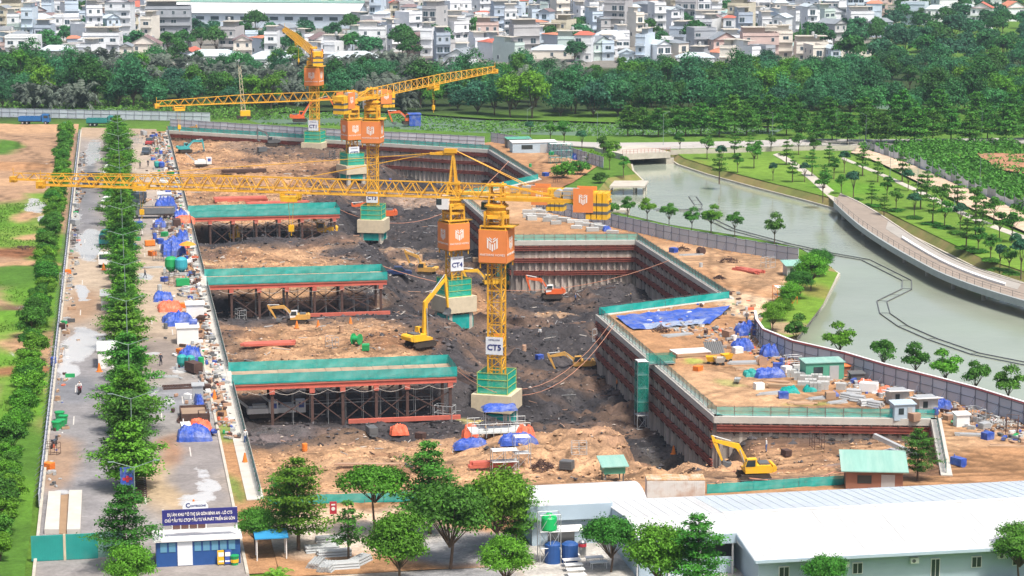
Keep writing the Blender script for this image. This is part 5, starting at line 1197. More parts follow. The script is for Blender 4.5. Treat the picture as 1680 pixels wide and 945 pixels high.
# long warehouse with white roof and teal ridge
v0 = W(245, 44); v1 = W(585, 47); L_ = (v1 - v0).length; rz = math.atan2(v1.y - v0.y, v1.x - v0.x)
t = thing('warehouse', 'long warehouse with white metal roof and pale teal ridge at the back left', 'warehouse', v0, rz)
b = MB(); b.box(0, L_, 0, 26, 0, 7); b.add([(L_ + .01, 0, 7), (L_ + .01, 26, 7), (L_ + .01, 13, 11)], [(0, 1, 2)]); part('walls', b, WM[4], t)
b = MB(); b.add([(-1, -1.5, 6.8), (L_ + 1, -1.5, 6.8), (L_ + 1, 13, 11.2), (-1, 13, 11.2), (L_ + 1, 27.5, 6.8), (-1, 27.5, 6.8)], [(0, 1, 2, 3), (3, 2, 4, 5)]); part('roof', b, m_roofw, t)
b = MB(); b.box(-1, L_ + 1, 12, 14, 11.2, 12.2); part('ridge_vent', b, m_tealroof, t)
for k in range(14):
    b = MB(); b.box(L_ * (k + .2) / 14, L_ * (k + .75) / 14, -.08, 0, 3.6, 5.2); part('window', b, m_win, t)
for q in np.linspace(0, 1, 9): vq = v0 + (v1 - v0) * float(q); taken.append((vq.x, vq.y + 12, 17))
for p, lb, sz in [((230, 32), 'red hipped roof hall behind the long warehouse', (26, 14)), ((420, 14), 'long red-roofed hall behind the warehouse roof', (50, 14)), ((490, 14), 'second red-roofed hall behind the warehouse', (26, 16))]:
    v = W(*p); add_house(v, ROT, sz[0], sz[1], 2, 2, 0, 0, lb, RH); taken.append((v.x, v.y, sz[0] * .5))
def greenzone(px, py):
    if px > 1475: return True
    if px > 1400 and py > 48: return True
    if 300 < px < 610 and 40 < py < 84: return True
    return False
py = 103.0; ri = 0; nh = len(LM); FARB = {i: MB() for i in range(10)}; FARR = {i: MB() for i in range(6)}; FARW = MB(); nfar = 0; ctree = 0
gcell = {}
while py > -8:
    ri += 1; px = -20 + RH.uniform(0, 12); ci = 0; s_px = (py + 180) / CAMH
    while px < 1500:
        w = RH.uniform(3.6, 7.0) * (1 if RH.random() < .85 else 1.6); d = RH.uniform(7, 13); st = RH.choice([2, 2, 3, 3, 3, 4, 4, 5] if py < 80 else [1, 2, 2, 3])
        v = W(px, py + RH.uniform(-6, 6)); px += (w + RH.uniform(.2, 2.2)) * s_px
        if greenzone(px, py): continue
        if any((v.x - a) ** 2 + (v.y - b_) ** 2 < (r_ + w * .4) ** 2 for a, b_, r_ in taken): continue
        if RH.random() < (.2 if py < 75 else .35):
            if ctree < 190 and RH.random() < .8:
                ctree += 1; (T_PALM if RH.random() < .12 else T_CITY)[ctree % 2].place(v, RH.uniform(0, 6), RH.uniform(.7, 1.15), f'town tree among the houses, {ordn(ctree)} from the front', 'tree', 'trees among the houses')
            continue
        kd = RH.choices([0, 1, 2], [.72, .14, .14])[0]; wc = RH.choices(range(10), [22, 18, 9, 11, 13, 8, 4, 4, 5, 10])[0]; rc = RH.choices(range(6), [3, 2, 2, 3, 4, 1])[0]
        ci += 1; rz = ROT + RH.choice([0, .1, .2, -.15, .45, -.4, .7]) + RH.uniform(-.05, .05)
        if nh < 292:
            nh += 1; rw = 'flat-roofed' if kd == 0 else ROOFC[rc][1] + '-roofed'
            add_house(v, rz, w, d, st, kd, wc, rc, f'{WALLC[wc][1]} {rw} {num[st]}-storey house, {ordn(ci)} from the left in house row {ordn(ri)}', RH)
        else:
            nfar += 1; body, roof, wins = house_geo(w, d, st, kd, RH); M_ = Matrix.Translation(v) @ Matrix.Rotation(rz, 4, 'Z')
            FARB[wc].add([M_ @ Vector(q) for q in body.v], body.f)
            if roof.v: FARR[rc if kd else 4].add([M_ @ Vector(q) for q in roof.v], roof.f)
            for (x, y, z, r_, big) in wins:
                if r_ <= 0:
                    Q = M_ @ Matrix.Translation((x, y, z)) @ Matrix.Rotation(r_, 4, 'Z'); ww = .95 if big else .55; hh = 2.0 if big else 1.4
                    FARW.add([Q @ Vector(q) for q in ((-ww, -.05, .1), (ww, -.05, .1), (ww, -.05, hh), (-ww, -.05, hh))], [(0, 1, 2, 3)])
    py -= 5.2 + .03 * max(0, py)
print('houses', nh, 'far', nfar, 'town trees', ctree)
t = thing('distant_houses', 'mass of pale town houses fading at the top edge behind the nearer rows', 'houses'); stuff(t)
for i in range(10):
    if FARB[i].v: stuff(part('walls', FARB[i], WM[i], t))
for i in range(6):
    if FARR[i].v: stuff(part('roof', FARR[i], RM[i], t))
stuff(part('window', FARW, m_win, t))
k = 0
for p in [(330, 82), (352, 74), (378, 80), (405, 72), (430, 82), (448, 70), (470, 78), (500, 70), (545, 66), (575, 62), (318, 66), (390, 62), (420, 60), (350, 62), (590, 72), (300, 88)]:
    k += 1; T_CITY[k % 3].place(W(*p), RH.uniform(0, 6), RH.uniform(.7, 1.1), f'tree in front of the long warehouse, {ordn(k)} in the clump', 'tree', 'trees before the warehouse')
for k, (p, kd, wc, rc) in enumerate([((1490, 22), 2, 0, 0), ((1520, 8), 0, 1, 3), ((1548, 30), 2, 0, 4), ((1570, 12), 2, 2, 0), ((1600, 6), 0, 0, 3), ((1585, 34), 2, 0, 4), ((1625, 20), 2, 1, 0), ((1650, 8), 0, 2, 3), ((1660, 34), 1, 0, 1), ((1535, 50), 2, 0, 4), ((1610, 48), 1, 1, 0), ((1500, 40), 0, 4, 3)]):
    add_house(W(*p), ROT + RH.uniform(-.4, .4), RH.uniform(8, 13), 9, RH.choice([2, 3, 3]), kd, wc, rc, f'{WALLC[wc][1]} house half hidden in the wood at the right, {ordn(k + 1)} in order', RH)
# wood at the right edge of the town
k = 0
for py in (112, 98, 84, 70, 56, 42, 28, 14, 0, -10):
    px = 1400 if py > 48 else 1480
    while px < 1700:
        k += 1; v = W(px + RH.uniform(-8, 8), py + RH.uniform(-5, 5))
        if not blocked(v.x, v.y, 2): T_CITY[k % 3].place(v, RH.uniform(0, 6), RH.uniform(.75, 1.15), f'dense tree of the wood right of the town, {ordn(k)} from the front', 'tree', 'wood at the right edge of the town')
        px += RH.uniform(28, 42)
for k, p in enumerate([(1312, 85), (1324, 86)]):
    b = MB(); b.lathe([(.2, 0), (.25, 1), (1.2, 1.4), (1.0, 5), (.5, 9), (.05, 12)], 9); o = solo('cypress_tree', b, m_lf_dark, ['left one of the two pointed dark cypresses in the town', 'right one of the two pointed dark cypresses in the town'][k], 'tree', W(*p), group='twin cypresses')
v = W(937, 70); b = MB()
for sx in (-.5, .5):
    for sy in (-.5, .5): b.beam((sx, sy, 0), (sx * .5, sy * .5, 34), .12)
for z in range(17): b.beam((-.5, -.5, z * 2), (.5, -.5, z * 2 + 2), .08); b.beam((.5, -.5, z * 2 + 2), (.5, .5, z * 2), .08)
solo('lattice_mast', b, m_steel_d, 'thin dark lattice telecom mast among the houses', 'mast', v)

# ------------------------------------------------------------------ machines
RGT = -PS; LFT = math.pi - PS; TOW = -math.pi / 2 - PS; AWY = math.pi / 2 - PS
mb = MB(); pr = [(-2.1, .45), (-1.8, .1), (1.8, .1), (2.1, .45), (1.8, .85), (-1.8, .85)]
mb.prism(pr, -.3, .3, 'Y')
for k in range(15): mb.box(-1.85 + k * .26, -1.73 + k * .26, -.32, .32, .84, .9); mb.box(-1.85 + k * .26, -1.73 + k * .26, -.32, .32, .04, .11)
ME_TRK = mb.mesh('track', m_track)
def plate(path, th):
    """polygon round a centre line with a thickness at each point (in XZ)"""
    L_ = []; R_ = []
    for i, p in enumerate(path):
        a = Vector(path[max(0, i - 1)]); c = Vector(path[min(len(path) - 1, i + 1)]); d = (c - a).normalized(); n = Vector((-d.y, d.x)) * th[i] / 2
        L_.append(tuple(Vector(p) + n)); R_.append(tuple(Vector(p) - n))
    return L_ + R_[::-1]
def excavator(loc, rz, m, label, boom=45, stick=-75, bucket=-120, sc=1.0, swing=0, cabcol=None, bl=1.0, group='excavators on the site'):
    t = thing('excavator', label, 'excavator', loc, rz, group); t.scale = (sc,) * 3
    for sy in (-1.15, 1.15): link('track', ME_TRK, t, (0, sy, 0))
    b = MB(); b.box(-.9, .9, -.86, .86, .45, .8); b.lathe([(.75, .8), (.75, 1.05)], 12); part('undercarriage', b, m_track, t)
    u = link('upper_body', None, t, (0, 0, 0), swing)
    b = MB(); b.prism([(-2.1, 1.05), (1.35, 1.05), (1.35, 1.45), (.3, 1.6), (.2, 2.05), (-2.0, 2.05), (-2.25, 1.8), (-2.25, 1.2)], -1.3, 1.3, 'Y'); part('house', b, m, u)
    b = MB(); b.prism([(-2.75, 1.3), (-2.3, 1.1), (-2.26, 2.1), (-2.6, 2.05), (-2.8, 1.8)], -1.28, 1.28, 'Y'); part('counterweight', b, m, u)
    b = MB(); b.box(-1.9, -.6, -.9, .9, 2.052, 2.25); b.tube((-.9, -.7, 2.05), (-.9, -.7, 2.6), .07); part('engine_cover', b, m_steel_d, u)
    b = MB(); b.prism([(-.15, 1.5), (1.35, 1.46), (1.45, 2.0), (1.1, 2.9), (-.15, 2.95)], .3, 1.28, 'Y'); part('cab', b, cabcol or m, u)
    b = MB(); b.prism([(.05, 1.95), (1.36, 1.95), (1.08, 2.8), (.05, 2.82)], .27, 1.31, 'Y'); b.add([(1.43, .38, 1.7), (1.43, 1.2, 1.7), (1.16, 1.2, 2.85), (1.16, .38, 2.85)], [(0, 1, 2, 3)]); part('cab_window', b, m_glass, u)
    r = math.radians
    p0 = Vector((.55, 1.65)); p1 = p0 + Vector((math.cos(r(boom + 20)), math.sin(r(boom + 20)))) * 2.9 * bl; p2 = p1 + Vector((math.cos(r(boom - 25)), math.sin(r(boom - 25)))) * 2.9 * bl
    b = MB(); b.prism(plate([p0, p0.lerp(p1, .6), p1, p1.lerp(p2, .5), p2], [.45, .6, .72, .55, .32]), -.32, .12, 'Y'); part('boom', b, m, u)
    sdir = Vector((math.cos(r(stick)), math.sin(r(stick)))); q0 = p2 - sdir * .7; q1 = p2 + sdir * 2.6 * bl
    b = MB(); b.prism(plate([q0, p2, q1], [.25, .5, .24]), -.27, .07, 'Y'); part('stick', b, m, u)
    b = MB()
    for sy in (-.5, .3): b = MB(); b.tube((p0.x + .5, sy, p0.y - .1), (p0.lerp(p1, .85).x, sy, p0.lerp(p1, .85).y), .08); part('hydraulic_ram', b, m_steel, u)
    b = MB(); a_ = p1.lerp(p2, .3) + Vector((0, .45)); b.tube((a_.x, -.1, a_.y), (q0.x, -.1, q0.y), .09); part('hydraulic_ram', b, m_steel, u)
    e = Vector((math.cos(r(bucket)), math.sin(r(bucket)))); f = Vector((-e.y, e.x))
    poly = [q1, q1 + e * .25 + f * .45, q1 + e * .9 + f * .5, q1 + e * 1.25 + f * .1, q1 + e * 1.2 - f * .35, q1 + e * .85 - f * .12]
    b = MB(); b.prism([tuple(p) for p in poly], -.6, .4, 'Y'); part('bucket', b, m_steel_d, u)
    return t
excavator(PW(1236, 786), LFT + .12, m_yel2, 'bright yellow excavator nearest the camera, digging the orange puddle', 40, -112, -150, .84, bl=1.1)
excavator(PW(690, 568), AWY - .9, m_yel2, 'yellow excavator with its boom raised steeply left of the CT4 base', 66, -84, -110, .95, bl=1.75)
excavator(PW(952, 606), LFT + .05, m_yel3, 'dusty ochre excavator on the black mud by the stair tower', 14, -115, -150, .82)
excavator(PW(905, 489), LFT + .15, m_ora_red, 'orange excavator with white engine cover on the black mud', 32, -105, -150, .85, cabcol=m_white)
excavator(PW(628, 362), LFT + .1, m_ora_red, 'red-orange excavator half hidden behind the CT3 mast', 15, -92, -130, 1.15)
excavator(PW(532, 388), LFT + .05, m_yel2, 'yellow excavator in front of the farthest trestle', 34, -92, -130, 1.0)
excavator(PW(487, 531), LFT + .1, m_yel3, 'small yellow-armed excavator with a white and blue body', 22, -120, -160, .75, cabcol=m_white)
excavator(PW(698, 452), LFT - .3, m_yel3, 'sandy yellow excavator beside the dark blue pickup', 42, -110, -150, .85)
excavator(PW(804, 470), LFT + .2, m_yel2, 'yellow excavator just behind the CT4 crane base', 25, -110, -150, .9)
excavator(PW(852, 474), RGT + .3, m_yel3, 'ochre excavator between the CT5 mast and the orange excavator', 25, -110, -150, .8)
excavator(PW(757, 268), LFT + .1, m_yel2, 'yellow excavator with arched boom in the far mud corner', 38, -128, -160, .95, bl=1.5)
excavator(PW(304, 250), RGT + .4, mat('machine_teal', (.05, .36, .38), rough=.5, var=.1), 'teal excavator at the far road edge of the pit', 20, -80, -120, .8)
excavator(PW(303, 229), RGT - .5, m_yel3, 'ochre excavator at the far left corner of the pit', 35, -80, -120, .8)
excavator(PW(385, 398), TOW + .3, m_yel2, 'small yellow excavator under the end of the farthest trestle', 35, -80, -120, .75)
excavator(PW(446, 238), LFT + .2, m_steel_d, 'dark excavator by the back wall near the CT1 crane', 45, -90, -120, .8)
excavator(W(492, 203, -.6) + Vector((0, 0, .5)), RGT + .1, m_ora_red, 'red long-boomed excavator afloat behind the far hoarding', 35, -60, -120, 1.0, bl=1.7)
excavator(W(672, 207, -.6) + Vector((0, 0, .5)), LFT + .2, m_ora_red, 'small red excavator beside the blue box across the river', 20, -110, -150, 1.0)
# crawler crane boom standing on the meadow
v = W(400, 195); b = MB()
for sx in (-.6, .6):
    for sy in (-.6, .6): b.beam((sx, sy, 1.5), (sx * .4 - .9, sy * .4, 14.5), .12)
for k in range(9): z = 1.5 + k * 1.5; o_ = -.9 * (z - 1.5) / 13; b.beam((-.55 + o_, -.5, z), (.4 + o_, -.5, z + 1.5), .08); b.beam((.5 + o_, -.5, z), (-.5 + o_, .5, z + 1.5), .08)
t = thing('crawler_crane', 'small crawler crane with a thin lattice boom on the meadow', 'crane', v); part('boom', b, m_cream, t)
b = MB(); b.box(-1.0, 1.8, -1.1, 1.1, .8, 2.3); part('house', b, m_yel2, t)
for sy in (-1.2, 1.2): link('track', ME_TRK, t, (0, sy, 0))

mb = MB(); mb.tube((0, -.16, 0), (0, .16, 0), .5, n=12); mb.tube((0, -.18, 0), (0, .18, 0), .22, n=8, m=1); ME_WHL = mb.mesh('wheel', [m_black, m_steel])
mb = MB(); mb.tube((0, -.11, 0), (0, .11, 0), .33, n=12); mb.tube((0, -.125, 0), (0, .125, 0), .17, n=8, m=1); ME_WHS = mb.mesh('wheel', [m_black, m_steel])
def truck(loc, rz, mc, mbed, label, L_=7.5, load=None, group='trucks on and beside the road', box=False, sc=1.0):
    t = thing('truck', label, 'truck', loc, rz, group); t.scale = (sc,) * 3
    b = MB(); b.box(-L_ / 2, L_ / 2 - .3, -.5, .5, .7, .95); part('chassis', b, m_steel_d, t)
    x0 = L_ / 2 - 2.0
    b = MB(); b.prism([(x0, .75), (L_ / 2, .75), (L_ / 2, 1.7), (L_ / 2 - .25, 2.75), (x0, 2.85)], -1.2, 1.2, 'Y'); part('cab', b, mc, t)
    b = MB(); b.add([(L_ / 2 + .01, -1.05, 1.75), (L_ / 2 + .01, 1.05, 1.75), (L_ / 2 - .21, 1.05, 2.65), (L_ / 2 - .21, -1.05, 2.65)], [(0, 1, 2, 3)]); b.box(x0 + .5, L_ / 2 - .35, -1.22, 1.22, 1.8, 2.5); part('windscreen', b, m_glass, t)
    xb = x0 - .25; b = MB()
    if box: b.box(-L_ / 2, xb, -1.22, 1.22, 1.0, 3.2)
    else:
        b.box(-L_ / 2, xb, -1.22, 1.22, .98, 1.1); b.box(-L_ / 2, xb, -1.25, -1.17, 1.1, 2.2); b.box(-L_ / 2, xb, 1.17, 1.25, 1.1, 2.2); b.box(-L_ / 2, -L_ / 2 + .08, -1.17, 1.17, 1.1, 2.2); b.box(xb - .08, xb, -1.17, 1.17, 1.1, 2.6)
        for k in range(5): xx = -L_ / 2 + .3 + k * (xb + L_ / 2) / 5; b.box(xx, xx + .12, -1.32, 1.32, 1.05, 2.1)
    part('cargo_body', b, mbed, t)
    if load: b = MB(); b.box(-L_ / 2 + .1, xb - .1, -1.15, 1.15, 1.7, 2.05); part('load', b, load, t)
    for x in (L_ / 2 - 1.0, -L_ / 2 + 2.3, -L_ / 2 + 1.1):
        for sy in (-1.05, 1.05): link('wheel', ME_WHL, t, (x, sy, .5))
    return t
m_tb = mat('truck_blue', (.02, .13, .36), rough=.4, var=.1); m_tg = mat('truck_grey', (.15, .165, .18), rough=.5, var=.15, dirt=(.25, .2, .16)); m_tt = mat('truck_teal', (.03, .22, .22), rough=.4, var=.1); m_tk = mat('truck_dark', (.06, .08, .11), rough=.45, var=.1)
truck(W(57, 204), RGT, m_tb, m_tb, 'blue dump truck parked on the bare plot below the far hoarding', 8.4)
truck(W(167, 207), RGT, m_tt, m_tt, 'dark teal dump truck crossing behind the median trees', 8)
truck(W(110, 215), AWY + .2, m_tt, m_tt, 'small teal truck at the far end of the left tree row', 6, sc=.8)
truck(W(250, 358), LFT + .05, m_tg, m_tg, 'long grey dump truck parked across the right carriageway', 8.6, load=mat('load_soil', (.28, .2, .14)))
truck(W(226, 336), TOW, m_tk, m_tk, 'dark truck parked beside the median just behind the grey dump truck', 7.5)
truck(W(150, 306), AWY, m_tk, m_tk, 'dark truck driving away on the left carriageway', 7.5)
truck(W(177, 436), TOW, m_white, m_steel, 'white-cabbed truck parked against the median, nearest the camera', 6.2, sc=.9)
for k, (p, c, lb) in enumerate([((180, 290), m_white, 'white box truck in the parked line beside the median, farthest off'), ((177, 345), m_white, 'white box truck parked beside the median at mid distance'), ((175, 402), m_tt, 'teal box truck parked beside the median behind the white-cabbed truck')]):
    truck(W(*p), TOW, c, c, lb, 6, box=True, sc=.8)
def car(loc, rz, m, label, kind='car', group='cars'):
    t = thing(kind, label, 'car', loc, rz, group); b = MB()
    if kind == 'pickup': b.prism([(-2.6, .4), (2.5, .4), (2.55, .85), (1.4, 1.05), (.7, 1.7), (-.7, 1.75), (-.85, 1.05), (-2.6, 1.05)], -.9, .9, 'Y')
    else: b.prism([(-2.1, .35), (2.2, .35), (2.25, .8), (1.3, .95), (.5, 1.5), (-1.5, 1.52), (-2.1, 1.0)], -.85, .85, 'Y')
    part('body', b, m, t); b = MB(); w = .92 if kind == 'pickup' else .87
    b.prism([(1.2, 1.08), (.62, 1.62), (-.6, 1.66), (-.7, 1.08)], -w, w, 'Y'); part('window', b, m_glass, t)
    for x in (-1.4, 1.5):
        for sy in (-.8, .8): link('wheel', ME_WHS, t, (x, sy, .33))
    return t
car(PW(653, 455), RGT + .1, mat('car_navy', (.02, .035, .10), rough=.3, var=0), 'dark blue pickup on the dirt beside the middle trestle', 'pickup')
car(W(240, 253), TOW, m_tk, 'dark car parked on the right carriageway near the far end', 'car'); car(W(246, 237), TOW, mat('car_red', (.4, .06, .06), rough=.3, var=0), 'small red car parked near the far end of the right carriageway')
# motorcycles
def motorbike(loc, rz, m, label):
    t = thing('motorbike', label, 'motorbike', loc, rz, 'motorbikes')
    for x in (-.6, .65): b = MB(); b.tube((x, -.06, .3), (x, .06, .3), .3, n=10); part('wheel', b, m_black, t)
    b = MB(); b.prism([(-.8, .75), (-.5, .5), (.2, .45), (.5, .8), (.62, 1.05), (.45, 1.05), (.2, .7), (-.1, .78), (-.75, .85)], -.14, .14, 'Y'); part('body', b, m, t)
    b = MB(); b.tube((.5, -.33, 1.05), (.5, .33, 1.05), .025); b.tube((.65, 0, .3), (.5, 0, 1.05), .03); part('handlebar', b, m_steel_d, t); return t
m_mr = mat('scooter_red', (.5, .04, .06), rough=.35, var=0)
motorbike(W(131, 646), TOW, m_mr, 'red scooter ridden down the left carriageway'); motorbike(W(93, 728), TOW + .2, m_tk, 'dark motorbike parked by the green bins'); motorbike(W(88, 734), TOW - .1, m_tk, 'second dark motorbike parked below the green bins'); motorbike(W(160, 345), AWY, m_tk, 'dark motorbike on the left carriageway behind the dark truck')

# ------------------------------------------------------------------ people
def person_mesh(pose, shirt, trousers, hat, seed=0):
    """one continuous skinned body; colours by height"""
    def chain(): pass
    P = {'pel': (0, 0, .95), 'chest': (0, .0, 1.32), 'neck': (0, .01, 1.5), 'head': (0, .03, 1.64), 'top': (0, .03, 1.74), 'ls': (.19, 0, 1.42), 'rs': (-.19, 0, 1.42), 'le': (.26, .02, 1.14), 're': (-.26, .02, 1.14), 'lh': (.27, .12, .9), 'rh': (-.27, .12, .9), 'lk': (.1, .03, .5), 'rk': (-.1, .03, .5), 'la': (.11, -.02, .07), 'ra': (-.11, -.02, .07), 'lf': (.12, .14, .04), 'rf': (-.12, .14, .04)}
    if pose == 'walk': P.update(lk=(.1, .18, .52), la=(.1, .22, .1), lf=(.1, .38, .06), rk=(-.1, -.06, .5), ra=(-.1, -.3, .12), rf=(-.1, -.18, .05), lh=(.27, -.12, .92), rh=(-.27, .24, .96))
    if pose == 'ride': P.update(pel=(0, -.1, .82), chest=(0, .0, 1.17), neck=(0, .03, 1.34), head=(0, .06, 1.48), top=(0, .06, 1.58), ls=(.19, .02, 1.27), rs=(-.19, .02, 1.27), le=(.27, .22, 1.08), re=(-.27, .22, 1.08), lh=(.3, .46, 1.06), rh=(-.3, .46, 1.06), lk=(.17, .3, .72), rk=(-.17, .3, .72), la=(.15, .25, .34), ra=(-.15, .25, .34), lf=(.15, .4, .3), rf=(-.15, .4, .3))
    if pose == 'squat': P.update(pel=(0, -.12, .35), chest=(0, .08, .68), neck=(0, .16, .84), head=(0, .2, .97), top=(0, .2, 1.07), ls=(.19, .1, .78), rs=(-.19, .1, .78), le=(.25, .28, .6), re=(-.25, .28, .6), lh=(.12, .45, .5), rh=(-.12, .45, .5), lk=(.17, .28, .48), rk=(-.17, .28, .48), la=(.14, .02, .08), ra=(-.14, .02, .08), lf=(.14, .18, .04), rf=(-.14, .18, .04))
    rad = dict(pel=.15, chest=.16, neck=.065, head=.1, top=.085, ls=.075, rs=.075, le=.05, re=.05, lh=.042, rh=.042, lk=.075, rk=.075, la=.05, ra=.05, lf=.045, rf=.045)
    E = [('pel', 'chest'), ('chest', 'neck'), ('neck', 'head'), ('head', 'top'), ('chest', 'ls'), ('ls', 'le'), ('le', 'lh'), ('chest', 'rs'), ('rs', 're'), ('re', 'rh'), ('pel', 'lk'), ('lk', 'la'), ('la', 'lf'), ('pel', 'rk'), ('rk', 'ra'), ('ra', 'rf')]
    K = list(P); me = bpy.data.meshes.new('person'); me.from_pydata([P[k] for k in K], [(K.index(a), K.index(c)) for a, c in E], [])
    o = bpy.data.objects.new('person', me); COL.objects.link(o); o.modifiers.new('s', 'SKIN'); o.modifiers.new('d', 'SUBSURF').levels = 1
    for i, k in enumerate(K): me.skin_vertices[0].data[i].radius = (rad[k], rad[k] * .85)
    me.skin_vertices[0].data[0].use_root = True
    dg = bpy.context.evaluated_depsgraph_get(); dg.update(); out = bpy.data.meshes.new_from_object(o.evaluated_get(dg)); out.name = 'person'; bpy.data.objects.remove(o)
    for m in (shirt, trousers, m_skin, hat, m_black): out.materials.append(m)
    hz = P['head'][2]; cz = P['pel'][2]
    for pl in out.polygons:
        c = pl.center; i = 0
        if c.z > hz + .03: i = 3
        elif c.z > P['neck'][2] - .02: i = 2
        elif min((Vector(P['lh']) - c).length, (Vector(P['rh']) - c).length) < .11: i = 2
        elif min((Vector(P['lf']) - c).length, (Vector(P['rf']) - c).length) < .2: i = 4
        elif abs(c.x) < .24 and c.z < cz + .03: i = 1
        elif c.z < cz - .15: i = 1
        pl.material_index = i; pl.use_smooth = True
    return out
m_hatw = mat('white_helmet', (.75, .75, .74), rough=.4, var=0); m_haty = mat('yellow_helmet', (.75, .5, .05), rough=.4, var=0); m_dkhair = mat('dark_hair', (.02, .016, .014), rough=.7, var=0); m_bsh = mat('blue_shirt', (.06, .12, .3), rough=.9, var=.1); m_wsh = mat('white_shirt', (.6, .6, .6), rough=.9, var=.05); m_gsh = mat('grey_shirt', (.12, .12, .13), rough=.9, var=.1)
PE = [(W(264, 600), 'walk', m_dkcloth, m_dkcloth, m_dkhair, AWY, 'person in dark clothes walking on the right carriageway'), (W(249, 777), 'squat', m_dkcloth, m_dkcloth, m_dkhair, TOW, 'person squatting beside the median end'), (Vector((*G(131, 646), .05)), 'ride', m_wsh, m_dkcloth, m_hatw, TOW, 'person in white riding the red scooter'),
      (PW(797, 722), 'stand', m_dkcloth, m_dkcloth, m_haty, TOW, 'worker in dark clothes on the tarpaulin platform, right one of the pair'), (PW(788, 721), 'stand', m_gsh, m_dkcloth, m_hatw, TOW, 'worker on the tarpaulin platform, left one of the pair'), (PW(1257, 742), 'stand', m_wsh, m_bsh, m_hatw, LFT, 'worker in a white shirt behind the nearest yellow excavator'),
      (W(1225, 530), 'walk', m_gsh, m_dkcloth, m_dkhair, TOW, 'person walking on the earth track right of the blue tarpaulin pool'), (W(319, 459), 'stand', m_dkcloth, m_dkcloth, m_haty, TOW, 'worker on the pit walkway, right one of two by the middle trestle'), (W(312, 459), 'stand', m_bsh, m_dkcloth, m_hatw, TOW, 'worker on the pit walkway, left one of two by the middle trestle'), (W(238, 456), 'walk', m_gsh, m_dkcloth, m_dkhair, RGT, 'person standing near the green mixer tanks'),
      (W(230, 276), 'walk', m_gsh, m_dkcloth, m_dkhair, TOW, 'person on the far right carriageway, left one of two'), (W(243, 274), 'walk', m_dkcloth, m_dkcloth, m_haty, AWY, 'person on the far right carriageway, right one of two'), (PW(1035, 497), 'stand', m_dkcloth, m_dkcloth, m_haty, LFT, 'worker standing on the mud below the blue tarpaulin pool'), (PW(944, 497), 'walk', m_bsh, m_dkcloth, m_hatw, RGT, 'worker in blue walking near the orange excavator'),
      (PW(886, 548), 'stand', m_wsh, m_gsh, m_haty, TOW, 'worker standing in the middle of the black mud'), (PW(1012, 640), 'stand', m_vest, m_dkcloth, m_haty, LFT, 'worker in an orange vest at the foot of the stair tower'), (PW(635, 325), 'walk', m_gsh, m_dkcloth, m_hatw, RGT, 'worker walking on the earth above the CT3 base'), (W(403, 728), 'walk', m_wsh, m_bsh, m_hatw, TOW, 'worker in a white shirt on the pit walkway near the gate end')]
_pm = {}
for v, pose, a, c, h_, rz, lb in PE:
    k = (pose, a.name, c.name, h_.name)
    if k not in _pm: _pm[k] = person_mesh(pose, a, c, h_)
    tag(link('person', _pm[k], None, v, rz - math.pi / 2), lb, 'person', 'people on the site')

# ------------------------------------------------------------------ street lamps
mb = MB(); mb.tube((0, 0, 0), (0, 0, 9.6), .08, .045, 8); mb.lathe([(.25, 0), (.25, .4), (.14, .5)], 8); ME_LP = mb.mesh('pole', mat('lamp_green_grey', (.22, .30, .28), rough=.5, var=.05, metal=.2))
mb = MB(); mb.tube((0, 0, 9.5), (2.0, 0, 10.15), .03, n=6); mb.box(1.8, 2.4, -.1, .1, 10.1, 10.18); ME_LA = mb.mesh('arm', MATS['lamp_green_grey'])
for k in range(13):
    t = thing('street_lamp', f'double-armed street lamp in the median, {ordn(k + 1)} from the gate', 'street lamp', (.9, 209.5 + 29.6 * k, .1), 0, 'street lamps along the median'); link('pole', ME_LP, t); link('arm', ME_LA, t); link('arm', ME_LA, t, (0, 0, 0), math.pi)
for k, p in enumerate([(865, 232), (980, 238), (1088, 240), (1267, 238), (1372, 236), (1420, 243), (1610, 232), (1460, 292), (1505, 318), (1566, 340), (1607, 318)]):
    t = thing('street_lamp', f'slim street lamp along the far road and park, {ordn(k + 1)} from the left', 'street lamp', W(*p), R.uniform(0, 6), 'street lamps by the far road'); o = link('pole', ME_LP, t); o.scale = (.8, .8, .85); o = link('arm', ME_LA, t); o.scale = (.8, .8, .85)

# ------------------------------------------------------------------ site clutter
def heap_mesh(name, rx, ry, h, m, seed, fold=.55, n=26):
    g = np.random.default_rng(seed); mb = MB(); N_ = n
    X, Y = np.meshgrid(np.linspace(-1, 1, N_), np.linspace(-1, 1, N_)); d = np.clip(1 - np.maximum(abs(X), abs(Y)) ** 3, 0, 1)
    Z = h * d ** .5 * (.62 + .75 * (fbm(X * 2.2 + seed, Y * 2.2, 3, seed) - .2)) + fold * h * (np.abs(vnoise(X * 6 + seed, Y * 3, seed) - .5) + .6 * np.abs(vnoise(X * 9 + Y * 7, Y * 8 - X * 4, seed + 9) - .5)) * d
    jx = (vnoise(X * 3, Y * 3, seed + 3) - .5) * .22; jy = (vnoise(X * 3, Y * 3, seed + 5) - .5) * .22
    mb.v = [(float((X[i, j] + jx[i, j]) * rx), float((Y[i, j] + jy[i, j]) * ry), float(Z[i, j])) for i in range(N_) for j in range(N_)]
    mb.f = [(i * N_ + j, i * N_ + j + 1, (i + 1) * N_ + j + 1, (i + 1) * N_ + j) for i in range(N_ - 1) for j in range(N_ - 1)]; mb.m = [0] * len(mb.f)
    return mb.mesh(name, m)
def tarp(p, rx, ry, h, label, m=None, pit=False, rz=0, seed=None, grp='tarpaulin-covered heaps'):
    v = PW(*p) if pit else W(*p); return tag(link('tarpaulin_heap', heap_mesh('tarpaulin_heap', rx, ry, h, m or m_tarp, seed or R.randrange(900)), None, v, rz), label, 'tarpaulin', grp)
